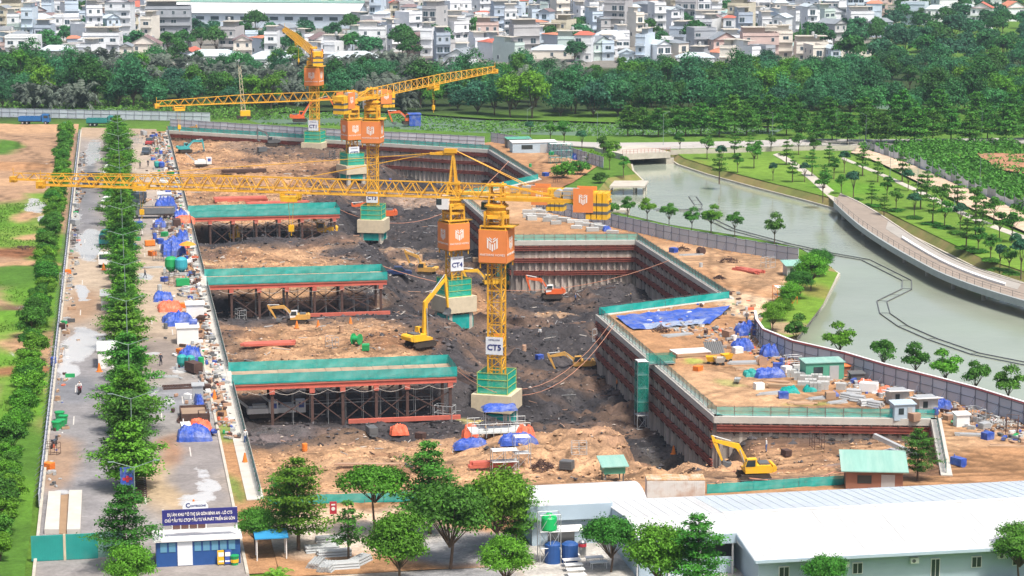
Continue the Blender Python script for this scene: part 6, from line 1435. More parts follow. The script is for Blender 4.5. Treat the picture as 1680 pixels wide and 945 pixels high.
def cabin(p, w, d, h, m, mroof, label, tank=False, rz=0, legs=0, win=True, over=.15, pitch=.15, acs=False, grp='site cabins', loc=None):
    t = thing('site_cabin', label, 'cabin', loc or W(*p), rz, grp); b = MB(); b.box(-w / 2, w / 2, -d / 2, d / 2, legs, legs + h); part('walls', b, m, t)
    b = MB(); z = legs + h; o = over; b.add([(-w / 2 - o, -d / 2 - o, z + .02), (w / 2 + o, -d / 2 - o, z + .02), (w / 2 + o, d / 2 + o, z + .02 + pitch), (-w / 2 - o, d / 2 + o, z + .02 + pitch), (-w / 2 - o, -d / 2 - o, z + .12), (w / 2 + o, -d / 2 - o, z + .12), (w / 2 + o, d / 2 + o, z + .12 + pitch), (-w / 2 - o, d / 2 + o, z + .12 + pitch)], [(3, 2, 1, 0), (4, 5, 6, 7), (0, 1, 5, 4), (1, 2, 6, 5), (2, 3, 7, 6), (3, 0, 4, 7)]); part('roof', b, mroof, t)
    if win: b = MB(); b.box(-w * .3, -w * .05, -d / 2 - .04, -d / 2 - .005, legs + h * .4, legs + h * .8); part('window', b, m_glass, t); b = MB(); b.box(w * .12, w * .36, -d / 2 - .05, -d / 2 - .005, legs + .05, legs + h * .85); part('door', b, m_steel, t)
    if legs:
        for sx in (-1, 1):
            for sy in (-1, 1): b = MB(); b.box(sx * w * .42 - .06, sx * w * .42 + .06, sy * d * .42 - .06, sy * d * .42 + .06, 0, legs); part('leg', b, m_steel_d, t)
    if tank: b = MB(); b.tube((w * .1, d * .2, z + .55), (w * .1 + 1.1, d * .2, z + .55), .42, n=12); part('water_tank', b, m_tarp, t)
    if acs: b = MB(); b.box(-.05, .65, -d / 2 - .35, -d / 2, legs + h * .35, legs + h * .6); b.tube((.3, -d / 2 - .37, legs + h * .48), (.3, -d / 2 - .35, legs + h * .48), .2, n=12, m=1); part('air_conditioner', b, [m_white, m_steel_d], t)
    return t
cabin((177, 598), 2.5, 5.5, 2.4, m_white, m_white, 'white cabin with an air conditioner standing on the left carriageway', acs=True, win=False)
cabin((178, 505), 2.2, 5, 2.2, m_steel, m_steel, 'grey metal cabin against the median behind the white one', win=False)
cabin((270, 342), 2.6, 2.4, 1.9, m_white, m_white, 'white cabin on legs with a blue tank, by the grey dump truck', tank=True, legs=1.1, win=False)
cabin((320, 520), 2.6, 2.4, 2.0, m_white, m_white, 'white cabin beside the tarpaulin yard on the pit walkway', win=False)
cabin((308, 562), 3.0, 2.6, 2.3, m_white, m_white, 'white cabin with a blue tank on its roof', tank=True, win=False)
cabin((325, 654), 1.3, 1.2, 1.7, m_steel, m_steel, 'grey electrical box beside the steel grating', win=False)
cabin((1348, 622), 5.2, 2.6, 2.4, m_cabin, m_tealroof, 'green metal cabin against the red-railed hoarding')
cabin((1480, 687), 2.6, 1.8, 1.9, m_wallb, m_wallb, 'small pale blue booth on the near pit edge')
cabin((1577, 700), 1.6, 1.2, 1.5, m_white, m_white, 'white metal cabinet by the rubble sacks', win=False)
cabin((1472, 664), 2.2, 2.2, 2.0, m_steel, m_white, 'left one of the two grey open-fronted tool sheds', over=.5, pitch=-.5); cabin((1518, 676), 2.4, 2.2, 2.0, m_steel, m_white, 'right one of the two grey open-fronted tool sheds', over=.5, pitch=-.5)
cabin((1385, 615), 1.6, 1.2, 1.2, mat('dull_red_box', (.3, .12, .08)), mat('orange_lid', (.7, .2, .06)), 'small red hut with orange lid beside the green cabin', win=False)
cabin((1405, 625), 1.8, 1.2, 1.0, m_steel_d, m_steel_d, 'dark steel box right of the orange-lidded hut', win=False)
cabin((875, 250), 11, 4, 2.6, m_wallb, m_white, 'long white-roofed site shed by the far hoarding'); cabin((850, 243), 6, 4, 2.4, m_steel_d, m_cabin, 'dark shed at the far pit corner beside the long white-roofed shed')
cabin((680, 208), 3.2, 3, 3.2, m_tarp, m_tarp, 'bright blue box standing across the river', win=False, loc=W(680, 207, -.6) + Vector((0, 0, .1)))
cabin((1005, 790), 2.4, 2.2, .8, m_cabin, m_tealroof, 'small teal-roofed shelter on posts on the near earth ramp', legs=1.5, win=False, over=.35, pitch=.6, loc=PW(1005, 795))
cabin((1432, 800), 6.0, 3.2, 2.2, mat('brown_hut_wall', (.30, .14, .09), var=.15), m_tealroof, 'brown hut with a broad pale teal roof beside the sapling', over=.55, pitch=1.3, rz=-.25)
cabin((1300, 452), 2.6, 2.4, 1.8, m_steel, m_tealroof, 'little hut with a pale teal roof at the peninsula trees', over=.4, pitch=.5)
# shipping container with rusty roof
t = thing('shipping_container', 'white shipping container with a rusty roof behind the office', 'container', W(1107, 822), RGT + .02)
b = MB(); b.box(-3.03, 3.03, -1.2, 1.2, .1, 2.5)
for k in range(26): x = -2.9 + k * .23; b.box(x, x + .1, -1.25, 1.25, .2, 2.4)
part('body', b, mat('container_white', (.68, .68, .66), var=.1, dirt=(.4, .2, .09), dirt_amt=.8, dscale=.5), t)
b = MB(); b.box(-3.05, 3.05, -1.22, 1.22, 2.51, 2.6); 
for k in range(20): x = -2.9 + k * .3; b.box(x, x + .12, -1.18, 1.18, 2.6, 2.63)
part('roof', b, mat('rusty_roof', (.46, .28, .14), var=.4, scale=1.2, dirt=(.66, .6, .52), dirt_amt=.9, dscale=.9), t)
# blue and orange tarpaulin heaps on the right carriageway
for p, rx, ry, h, m, lb in [((284, 415), 2.1, 4.5, 2.2, m_tarp, 'tall blue tarpaulin stack on the right carriageway'), ((300, 395), 1.2, 4.0, 1.6, m_tarp, 'narrow blue tarpaulin strip beside the tall stack'), ((262, 372), 1.2, 1.6, 1.3, m_tarp, 'blue covered heap behind the tall stack'), ((303, 365), 2.0, 2.2, 1.2, m_tarpo, 'orange tarpaulin heap at the pit fence by the farthest trestle'), ((297, 358), 1.4, 1.4, 1.4, m_tarp, 'blue sheet over the orange heap by the farthest trestle'),
                            ((272, 345), 2.2, 1.2, 2.6, m_tarp, 'pale blue sheet behind the grey dump truck'), ((292, 530), 2.2, 2.6, 1.5, m_tarp, 'large blue tarpaulin in the fenced yard'), ((278, 508), 1.8, 2.4, 1.2, m_tarpo, 'orange tarpaulin in the fenced yard'), ((268, 492), 1.5, 2.0, 1.2, m_tarp, 'blue tarpaulin at the back of the fenced yard'), ((312, 592), 1.6, 1.8, 1.8, m_tarp, 'blue tarpaulin over the teal machines'), ((327, 668), .6, 3.2, 1.3, m_tarp, 'blue bags on the rusty skip'),
                            ((318, 720), 2.0, 1.6, 1.4, m_tarp, 'blue tarpaulin heap by the earth crossing'), ((328, 712), 1.4, 1.4, 1.6, m_tarpo, 'orange tarpaulin on the heap by the earth crossing'), ((1224, 550), 1.6, 1.2, 1.7, m_tarp, 'blue tarpaulin tent right of the white board stack'), ((1218, 575), 1.5, 1.2, 1.5, m_tarp, 'blue tarpaulin heap below the tent'), ((1262, 618), 2.0, 1.4, 1.2, m_tarp, 'blue tarpaulin heap left of the block pallets'), ((1262, 585), 1.2, 1.2, 1.6, m_tarp, 'blue covered drum at the hoarding bend'),
                            ((1232, 617), 1.0, .9, .8, m_teal, 'teal sheet scrap beside the blue heap'), ((1545, 672), 1.2, .8, 1.2, m_tarp, 'blue sheeted frame right of the tool sheds'), ((930, 352), 1.6, 1.2, 1.1, m_tarp, 'blue tarpaulin among the concrete blocks'), ((996, 380), .8, .7, 1.0, m_tarp, 'small blue drum cover at the end of the concrete blocks'), ((950, 262), 1.6, 1.4, 1.8, m_tarp, 'blue tarpaulin near the far green scaffold'), ((1420, 634), 1.0, .7, .9, m_tarpo, 'orange tarpaulin bundle right of the dark steel box'), ((1453, 646), 1.2, .8, .8, m_tarpo, 'flat orange sheet left of the tool sheds'),
                            ((1330, 642), 1.0, .7, .8, m_net, 'green net bundle on the scaffold parts'), ((1295, 645), 1.2, .8, .8, m_net, 'crumpled green net beside the plank bundle'), ((1365, 650), .8, .6, .6, m_tarp, 'small blue bag among the scaffold parts')]:
    tarp(p, rx, ry, h, lb, m)
for p, rx, ry, h, m, lb in [((655, 712), 1.2, .9, 1.2, m_tarpo, 'pink and orange sheet on the near earth bank'), ((775, 735), 2.2, 1.0, 1.1, m_tarp, 'blue sheet at the edge of the tarpaulin platform, left end'), ((850, 728), 2.2, 1.0, 1.2, m_tarp, 'blue sheet at the edge of the tarpaulin platform, right end'), ((862, 720), 1.2, .8, 1.5, m_tarpo, 'orange sheet on the tarpaulin platform'), ((772, 718), 1.0, .8, 1.6, m_tarpo, 'orange sheet at the left of the tarpaulin platform')]:
    tarp(p, rx, ry, h, lb, m, pit=True)
v = PW(818, 712); t = thing('work_platform', 'tarpaulin-ringed scaffold platform below the CT5 crane base', 'platform', v)
b = MB(); b.box(-3.6, 3.6, -1.8, 1.8, .5, .6); part('deck', b, mat('pale_boards', (.5, .52, .5), var=.2), t)
b = MB()
for k in range(9):
    x = -3.6 + k * .9
    for y in (-1.8, 1.8): b.tube((x, y, 0), (x, y, 1.7), .04, n=5)
for y in (-1.8, 1.8):
    for z in (1.1, 1.7): b.tube((-3.6, y, z), (3.6, y, z), .03, n=5)
part('railing', b, m_steel, t)
o = link('canopy', heap_mesh('canopy', 2.1, 1.3, .7, m_tarp, 33, .1), t, (.3, .8, 2.9))
b = MB()
for sx in (-1.6, 2.2):
    for sy in (0, 1.6): b.tube((sx, sy, .5), (sx, sy, 3.1), .03, n=5)
part('canopy_pole', b, m_steel, t)
# tarpaulin-lined basin
t = thing('tarpaulin_basin', 'shallow basin lined with bright blue tarpaulin behind the step wall', 'tarpaulin')
q = XY([(1010, 524), (1040, 545), (1165, 535), (1198, 508)]); N_ = 26; mb = MB()
for i in range(N_):
    for j in range(10):
        u = i / (N_ - 1); w = j / 9; p = (Vector(q[0]) * (1 - w) + Vector(q[1]) * w) * (1 - u) + (Vector(q[3]) * (1 - w) + Vector(q[2]) * w) * u
        mb.v.append((p.x, p.y, .17 + .30 * float(vnoise(u * 22, w * 4, 4)) + .14 * float(vnoise(u * 40, w * 9, 6)) + .22 * (1 - w) ** 2))
mb.f = [(i * 10 + j, i * 10 + j + 1, (i + 1) * 10 + j + 1, (i + 1) * 10 + j) for i in range(N_ - 1) for j in range(9)]; mb.m = [1 if j >= 6 and 3 < i < N_ - 4 else 0 for i in range(N_ - 1) for j in range(9)]
part('lining', mb, [m_tarp, mat('wet_tarp_reflection', (.30, .37, .55), rough=.25, var=.3, scale=1.2, dirt=(.45, .42, .38), dirt_amt=.7, dscale=.6)], t)  # pale strip: shallow water with its reflection painted into the colour
# machines and bins
def tank_unit(p, label, m1, m2, sc=1):
    t = thing('mixer_tank', label, 'tank', W(*p), 0, 'mixing plant'); t.scale = (sc,) * 3
    for k, (x, y, m) in enumerate([(-.8, .6, m1), (.7, -.3, m2)]):
        b = MB(); b.lathe([(.2, .3), (.85, .9), (.95, 1.2), (.95, 2.3), (.6, 2.6), (.2, 2.7)], 14, (x, y, 0)); part('tank', b, m, t)
        b = MB()
        for a in range(4): b.tube((x + .75 * math.cos(a * 1.57), y + .75 * math.sin(a * 1.57), 0), (x + .8 * math.cos(a * 1.57), y + .8 * math.sin(a * 1.57), 1.3), .05, n=5)
        part('leg', b, m_steel_d, t)
    b = MB(); b.box(-2, -1.6, -1, .4, 0, 1.1); b.box(-1.6, 2, -1.6, -1.3, .1, .5); part('pump', b, m_steel, t)
tank_unit((290, 450), 'pair of green and cyan mixer tanks beside the pit walkway', m_green, mat('cyan_paint', (.04, .34, .42), rough=.4, var=.1), 1.1); tank_unit((306, 605), 'teal machine tanks beside the blue tarpaulin', m_teal, m_teal, .7); tank_unit((262, 278), 'teal and blue tanks far along the right carriageway', m_teal, m_tarp, .7)
for k, p in enumerate([(98, 690), (104, 696), (100, 703), (93, 706)]):
    b = MB(); b.lathe([(.42, 0), (.55, .9), (.62, 1.0), (.62, 1.12), (.3, 1.2)], 8); b.box(-.5, .5, -.12, .0, 1.05, 1.2); solo('wheelie_bin', b, m_green, f'green bin, {ordn(k + 1)} from the back of the cluster by the left fence', 'bin', W(*p), 0, 'green bins')
t = thing('steel_grating', 'long ribbed steel grating lying beside the grey electrical box', 'grating', W(298, 636), .05)
b = MB(); b.box(-2.4, 2.4, -1.0, -.85, 0, .25); b.box(-2.4, 2.4, .85, 1.0, 0, .25); part('frame', b, m_rust, t)
for k in range(24): b = MB(); b.box(-2.35 + k * .2, -2.27 + k * .2, -.85, .85, .05, .22); part('bar', b, m_rust, t)
t = thing('rusty_skip', 'rusty open skip filled with earth', 'skip', W(318, 686), .02)
b = MB(); b.box(-1.6, 1.6, -2.4, 2.4, 0, .12); b.box(-1.6, -1.5, -2.4, 2.4, .12, 1.1); b.box(1.5, 1.6, -2.4, 2.4, .12, 1.1); b.box(-1.5, 1.5, -2.4, -2.3, .12, 1.1); b.box(-1.5, 1.5, 2.3, 2.4, .12, 1.1); part('shell', b, m_rust, t)
part('fill', (lambda q: (q.box(-1.5, 1.5, -2.3, 2.3, .12, .8), q)[1])(MB()), mat('load_soil', (.28, .2, .14)), t)
b = MB(); b.tube((0, 0, 0), (0, 0, 2.6), .04); b.lathe([(1.5, 2.2), (1.1, 2.5), (.1, 2.85)], 12); solo('sunshade', b, mat('orange_shade', (.7, .28, .03), var=.1), 'orange sunshade by the pit walkway', 'umbrella', W(308, 422))
# steel and timber stacks
def bars(p, n, L_, w, label, m, rz=0, pit=False, rowsn=2, cat='steel beams', jit=.04, gap=1.15, loc=None):
    t = thing('beam_stack', label, cat, loc or (PW(*p) if pit else W(*p)), rz, 'stacks of steel and timber'); b = MB(); b.box(-L_ / 2, L_ / 2, -w / 2, w / 2, 0, w * .85); me = b.mesh('beam', m)
    per = max(1, n // rowsn)
    for k in range(n):
        r_ = k // per; link('beam', me, t, (R.uniform(-.4, .4), (k % per - per / 2) * w * gap, r_ * w * .88 + .02), R.uniform(-jit, jit))
    return t
v = PW(395, 328); bars((0, 0), 12, 11, .45, 'red steel beams stacked behind the farthest trestle', m_red2, .02, rowsn=2, loc=v + Vector((0, 0, .1)))
bars((0, 0), 6, 13, .4, 'long red beams beside the red stack behind the farthest trestle', m_red2, .06, rowsn=1, loc=PW(455, 334) + Vector((0, 0, .1))); bars((0, 0), 8, 10, .4, 'dark brown beams in the far earth area', m_rust, .03, loc=PW(400, 283) + Vector((0, 0, .1)))
bars((0, 0), 5, 7.5, .4, 'red beams lying on the terrace behind the nearest trestle', m_red2, .0, rowsn=1, loc=PW(440, 567) + Vector((0, 0, .2)))
bars((0, 0), 4, 5, .4, 'red beams at the foot of the scaffold towers', m_red2, .0, rowsn=2, loc=PW(808, 768) + Vector((0, 0, .2))); bars((0, 0), 3, 7, .2, 'timber planks on the near earth behind the foreground trees', m_wood, -.2, rowsn=1, loc=PW(600, 765) + Vector((0, 0, .2)))
bars((1228, 446), 14, 5.5, .28, 'red-brown steel sections scattered by the canal hoarding', m_red2, -.9, jit=.3, rowsn=2); bars((1110, 552), 16, 4.5, .18, 'grey scaffold tubes stacked below the blue tarpaulin basin', m_steel, .3, jit=.15, cat='scaffold tubes'); bars((1090, 540), 12, 3.5, .14, 'loose scaffold tubes at the basin edge', m_steel, .1, jit=.3, cat='scaffold tubes')
bars((1290, 638), 22, 5.0, .2, 'pale timber plank bundle left of the block pallets', m_wood, -.35, rowsn=3, cat='planks'); bars((1228, 607), 6, 3.5, .3, 'loose planks beside the yellow carts', m_wood, -.1, jit=.3, rowsn=1, cat='planks'); bars((1220, 598), 10, 4, .25, 'grey board stack beside the yellow carts', m_steel, -.05, cat='boards'); bars((1340, 655), 14, 2.2, .14, 'scaffold frames lying near the near pit edge', m_steel, .1, jit=.25, cat='scaffold tubes'); bars((1640, 712), 8, 5, .22, 'brown timbers lying below the rubble sacks', m_wood, -.2, rowsn=1, cat='planks', jit=.15)
t = thing('board_stack', 'stack of wide white boards beside the dark ribbed sheet', 'boards', W(1133, 585), .12, 'stacks of steel and timber')
for k in range(7): b = MB(); b.box(-2.6, 2.4, -1.5, 1.4, k * .13, k * .13 + .11); o = part('board', b, m_white if k == 6 else m_wood, t); o.rotation_euler.z = R.uniform(-.05, .05)
b = MB(); b.add([(-1.3, -.9, .1), (1.3, -.9, .1), (1.2, .9, 1.5), (-1.4, .9, 1.5)], [(0, 1, 2, 3)])
for k in range(9): x = -1.25 + k * .29; b.beam((x, -.92, .12), (x - .1, .88, 1.55), .1)
solo('ribbed_sheet', b, m_steel_d, 'dark ribbed metal sheet leaning behind the yellow carts', 'sheet metal', W(1172, 580))
for k, p in enumerate([(1167, 598), (1192, 594), (1180, 600)]):
    t = thing('tipping_cart', ['yellow tipping cart, left of three', 'yellow tipping cart, right of three', 'pale tipping cart in the middle of three'][k], 'cart', W(*p), R.uniform(-.3, .3), 'tipping carts'); b = MB(); b.add([(-.5, -.4, .45), (.5, -.4, .45), (.5, .4, .45), (-.5, .4, .45), (-.75, -.6, 1.15), (.75, -.6, 1.15), (.75, .6, 1.15), (-.75, .6, 1.15)], [(3, 2, 1, 0), (0, 1, 5, 4), (1, 2, 6, 5), (2, 3, 7, 6), (3, 0, 4, 7)]); part('tub', b, m_yel2 if k < 2 else m_conc_l, t)
    for sx in (-.4, .4): b = MB(); b.tube((sx, -.45, .25), (sx, -.35, .25), .25, n=10); part('wheel', b, m_black, t)
mb = MB(); mb.box(-.98, .98, -.48, .48, .02, 1.0); mb.box(-1.0, 1.0, -.5, -.48, .3, .36); ME_BLK = mb.mesh('concrete_block', m_block)
bl = [(868, 352), (876, 356), (872, 362), (888, 350), (893, 358), (898, 364), (912, 369), (906, 361), (925, 364), (938, 367), (950, 371), (946, 376), (963, 372), (978, 374), (985, 378), (972, 380), (955, 366), (1005, 384), (881, 347), (866, 358)]
for k, p in enumerate(bl):
    o = link('concrete_block', ME_BLK, None, W(*p), R.uniform(-.5, .5) - .4); o.scale = (R.uniform(.8, 1.4), R.uniform(.9, 1.6), R.uniform(.6, 1.1)); tag(o, f'grey concrete block on the earth beside the canal hoarding, {ordn(k + 1)} in the line', 'concrete block', 'concrete blocks by the canal hoarding')
for k, p in enumerate([(1312, 625), (1322, 630), (1330, 636), (1338, 642), (1350, 640), (1300, 620), (1326, 622), (1340, 628), (1352, 632), (1318, 640)]):
    t = thing('block_pallet', f'pallet of grey blocks left of the green cabin front, {ordn(k + 1)} of the group', 'pallet', W(*p), -.3, 'pallets of blocks'); b = MB()
    for i in range(3):
        for j in range(2):
            for z in range(4): b.box(-.75 + i * .5, -.29 + i * .5, -.5 + j * .5, -.04 + j * .5, .14 + z * .26, .38 + z * .26)
    part('blocks', b, m_block, t); b = MB(); b.box(-.78, .78, -.52, .52, .02, .12); part('pallet_base', b, m_wood, t)
def pipe_bundle(loc, rz, n, L_, r, label, grp='pipe bundles'):
    t = thing('pipe_bundle', label, 'pipes', loc, rz, grp); b = MB(); b.tube((-L_ / 2, 0, 0), (L_ / 2, 0, 0), r, n=8); me = b.mesh('pipe', m_steel); k = 0; row = n; z = r
    while k < n * 2.2 and row > 0:
        for i in range(row): link('pipe', me, t, (R.uniform(-.08, .08), (i - row / 2) * r * 2.05, z)); k += 1
        row -= 1; z += r * 1.75
for k, (p, rz) in enumerate([((528, 905), .05), ((548, 912), .02), ((517, 930), 1.2), ((535, 936), 1.15), ((560, 932), .05), ((588, 924), .9), ((545, 890), .04)]): pipe_bundle(W(*p), rz, 6, 3.2 if k not in (2, 3, 5) else 2.4, .13, 'bundle of galvanised tubes by the foreground trees, ' + ['largest of the middle layer', 'right end of the middle layer', 'leftmost of the front row', 'second of the front row', 'broad one in the front row', 'slanting one at the right', 'dark one at the back'][k])
for k, (p, rz) in enumerate([((1393, 655), -.9), ((1408, 658), -.7), ((1420, 665), .1), ((1438, 668), -.9), ((1402, 648), -.5)]): pipe_bundle(W(*p), rz, 5, 1.8, .15, 'bundle of grey ducts near the tool sheds, ' + ['leftmost', 'second from the left', 'front one', 'rightmost', 'one at the back'][k], 'duct bundles')
g = np.random.default_rng(3)
def heap(name, p, r, h, n, m, label, pit=False, L_=.9, cat='scrap'):
    v = PW(*p) if pit else W(*p); b = MB()
    for k in range(n):
        a = R.uniform(0, 6.28); q = r * R.random() ** .6; z = h * (1 - q / r) * R.random() ** .4 + .05; d = Vector((R.gauss(0, 1), R.gauss(0, 1), R.gauss(0, .35))).normalized() * L_ * R.uniform(.4, 1) / 2; c = Vector((q * math.cos(a), q * math.sin(a), z)); b.beam(c - d, c + d, .05 * L_ + .03)
    solo(name, b, m, label, cat, v, 0, 'scrap heaps'); return v
for p, r, h, lb in [((1120, 412), 1.7, 1.0, 'brown rebar heap by the middle wall corner'), ((1180, 458), 1.1, .7, 'small rust-brown rebar heap beside the slanting edge'), ((1195, 430), 2.0, 1.0, 'tangle of brown rebar behind the red sections'), ((1085, 545), 1.6, 1.3, 'rusty rebar heap at the blue basin'), ((915, 284), 2.2, 1.2, 'dark earth-brown heap near the far green scaffold')]: heap('rebar_heap', p, r, h, 90, m_rust, lb)
heap('rebar_heap', (890, 770), 1.5, 1.2, 110, m_rust, 'brown rebar heap beside the scaffold towers', True); heap('brush_pile', (1395, 772), 1.6, .6, 80, mat('dry_brush', (.25, .18, .13)), 'dry brush pile below the teal-roofed hut', True)
heap('rubble_heap', (1640, 700), 3.0, .9, 160, m_block, 'grey rubble sacks along the red-railed hoarding', False, .8, 'rubble'); heap('brush_pile', (50, 508), 2.2, .9, 120, mat('grey_brush', (.22, .2, .18)), 'grey brushwood pile on the green plot'); heap('brush_pile', (38, 408), 2.6, .5, 90, m_rust, 'brown brushwood on the bare plot')
# scaffold towers and stair tower
def scaffold(loc, w, d, h, label, rz=0, m=None, net=None, name='scaffold_tower', bay=1.6, diag=True, top=True):
    t = thing(name, label, 'scaffold', loc, rz, 'scaffolds'); b = MB(); m = m or m_steel; nx = max(1, round(w / bay)); n = max(1, round(h / 1.7))
    for i in range(nx + 1):
        for y in (0, d): b.tube((w * i / nx, y, 0), (w * i / nx, y, h), .04, n=5)
    for k in range(n + 1):
        z = h * k / n
        for y in (0, d): b.tube((0, y, z), (w, y, z), .03, n=4)
        for i in range(nx + 1): b.tube((w * i / nx, 0, z), (w * i / nx, d, z), .03, n=4)
        if k < n and diag:
            for i in range(nx): b.tube((w * i / nx, 0, z), (w * (i + 1) / nx, 0, z + h / n), .025, n=4); b.tube((w * (i + 1) / nx, d, z), (w * i / nx, d, z + h / n), .025, n=4)
    part('frame', b, m, t)
    for k in range(1, n + 1 if top else n): b = MB(); b.box(.1, w - .1, .1, d - .1, h * k / n - .05, h * k / n); part('board', b, m_steel if k < n else m_white, t)
    if net:
        for (a, c) in (((0, -.05), (w, -.05)), ((-.05, 0), (-.05, d)), ((w + .05, 0), (w + .05, d))):
            b = MB(); b.add([(a[0], a[1], net[0]), (c[0], c[1], net[0]), (c[0], c[1], net[1]), (a[0], a[1], net[1])], [(0, 1, 2, 3)]); part('net', b, m_net_d, t)
    return t
scaffold(PW(808, 778), 3.0, 1.4, 2.6, 'low white-decked scaffold tower, left of the two below CT5'); scaffold(PW(845, 772), 1.8, 1.4, 3.8, 'taller bare scaffold tower, right of the two below CT5')
scaffold(W(886, 928), 2.0, 1.3, 4.9, 'scaffold tower carrying the green water tank', bay=1.0, top=False)
v = W(886, 928); b = MB(); b.lathe([(.1, 0), (.72, .05), (.75, .2), (.75, 1.2), (.6, 1.42), (.3, 1.5), (.3, 1.62), (.1, 1.65)], 18, (0, 0, 0)); solo('water_tank', b, mat('tank_green', (.01, .42, .11), rough=.35, var=.05), 'bright green water tank on the scaffold tower', 'water tank', (v.x + 1.0, v.y + .65, 3.27), smooth_=False)
for k, p in enumerate([(893, 922), (915, 922)]): b = MB(); b.lathe([(.1, 0), (.8, .02), (.8, 1.9), (.5, 2.1), (.1, 2.15)], 16); solo('blue_drum', b, m_blue, ['dark blue drum under the scaffold tower, left one', 'dark blue drum beside the scaffold tower, right one'][k], 'drum', W(p[0] + (14 if k == 0 else 20), p[1] + 2), 0, 'blue drums')
b = MB(); b.lathe([(.1, 0), (.4, .02), (.4, 1.6), (.2, 1.75)], 14); b.lathe([(.42, 1.15), (.42, 1.45)], 14, m=1); solo('steel_tank', b, [mat('shiny_steel', (.5, .5, .5), rough=.3, metal=.9, var=0), m_mr], 'shiny steel tank with a red band by the office door', 'tank', W(955, 915))
x_, y_ = 69.2, G(1040, 640, -8)[1]; zf_ = pz(69, 291)
t = scaffold((68.2, 289.4, zf_ - .1), 1.5, 1.7, -zf_ + .9, 'green-netted stair tower standing in the pit against the long side wall', net=(2.4, -zf_ + .8), name='stair_tower')
b = MB(); b.box(1.5, 5.2, .1, 1.6, -zf_ + .45, -zf_ + .55); part('gangway', b, m_steel, t)
for yy in (.1, 1.6): b = MB(); b.add([(1.5, yy, -zf_ + .5), (5.2, yy, -zf_ + .5), (5.2, yy, -zf_ + 1.7), (1.5, yy, -zf_ + 1.7)], [(0, 1, 2, 3)]); part('net', b, m_net_d, t)
scaffold((72.0 - 3.4, 404, pz(69, 404)), 2.2, 2.4, 7.5, 'green-netted stair tower behind the CT4 cage', net=(1.0, 7.4), name='stair_tower')
scaffold(W(903, 270), 5.2, 2.0, 4.8, 'pale green scaffold frame by the far hoarding', m=m_teal, net=None, bay=1.3); scaffold(W(1275, 500), 3.2, 2.6, 2.6, 'orange tubular stand among the peninsula trees', m=mat('orange_tube', (.75, .2, .03), var=.05), bay=.8)
# orange cones, signs and hoses
def hose(pts, r, m, label, z=.1):
    b = MB(); q = smooth_line([tuple(p) for p in pts], 6) if False else pts; b.path(q, r, 5); solo('hose', b, m, label, 'hose', group='hoses and cables')
m_hose = mat('faded_orange_hose', (.55, .27, .18), var=.15)
def sag(a, c, s, n=14): return [a.lerp(c, k / n) + Vector((0, 0, -s * 4 * (k / n) * (1 - k / n))) for k in range(n + 1)]
hose(sag(Vector((43.5, 288, .8)) , Vector((71, 316, .9)), 6.5), .04, m_hose, 'faded orange hose slung over the pit from the nearest trestle to the wall'); hose(sag(Vector((43, 300, .8)), Vector((71, 318, .9)), 7.5), .035, m_hose, 'second orange hose sagging beside the first over the pit')
hose(sag(Vector((46, 398, -3)), Vector((93, 372, .6)), 5.0), .06, m_hose, 'pink hose sagging in front of the middle wall'); hose(sag(Vector((43, 449, .5)), Vector((91, 520, .5)), 8), .06, m_hose, 'pale hose slung across the far mud corner')
q = [PW(x, y) + Vector((0, 0, .6)) for x, y in [(1330, 798), (1350, 790), (1368, 783), (1390, 786), (1420, 790)]]; hose(q, .07, m_hose, 'orange hose snaking in front of the teal-roofed hut'); q = [PW(x, y) + Vector((0, 0, .5)) for x, y in [(1175, 800), (1190, 785), (1205, 780), (1230, 792), (1270, 796)]]; hose(q, .07, m_hose, 'orange hose beside the nearest excavator tracks')
mb = MB(); mb.lathe([(.3, 0), (.3, .05), (.2, .06), (.05, .75)], 8); ME_CONE = mb.mesh('cone', m_vest)
for k, p in enumerate([(1105, 742), (575, 532), (522, 537), (487, 538)]): tag(link('barrier_cone', ME_CONE, None, PW(*p), 0, 1.5), ['orange cone on the near ramp above the container', 'orange cone on the terrace, right of three', 'orange cone on the terrace, middle of three', 'orange cone on the terrace, left of three'][k], 'cone', 'cones')
for k, p in enumerate([(163, 610), (170, 443), (318, 838), (402, 760), (352, 655)]): tag(link('barrier_cone', ME_CONE, None, W(*p), 0, 1.6), ['orange cone at the white cabin on the left carriageway', 'orange cone in front of the white-cabbed truck', 'orange cone behind the gate sign', 'orange cone on the pit walkway near the gate', 'orange cone beside the rusty skip'][k], 'cone', 'cones')
t = thing('warning_sign', 'red warning board with a white disc at the low green fence', 'sign', W(547, 862)); b = MB(); b.beam((0, 0, 0), (0, 0, 2.4), .06); part('post', b, m_steel, t); b = MB(); b.box(-.35, .35, -.06, -.03, 1.2, 2.5); part('board', b, m_mr, t); b = MB(); b.tube((0, -.065, 1.75), (0, -.075, 1.75), .2, n=14); b.box(-.2, .2, -.08, -.065, 2.1, 2.25); part('mark', b, m_print, t)

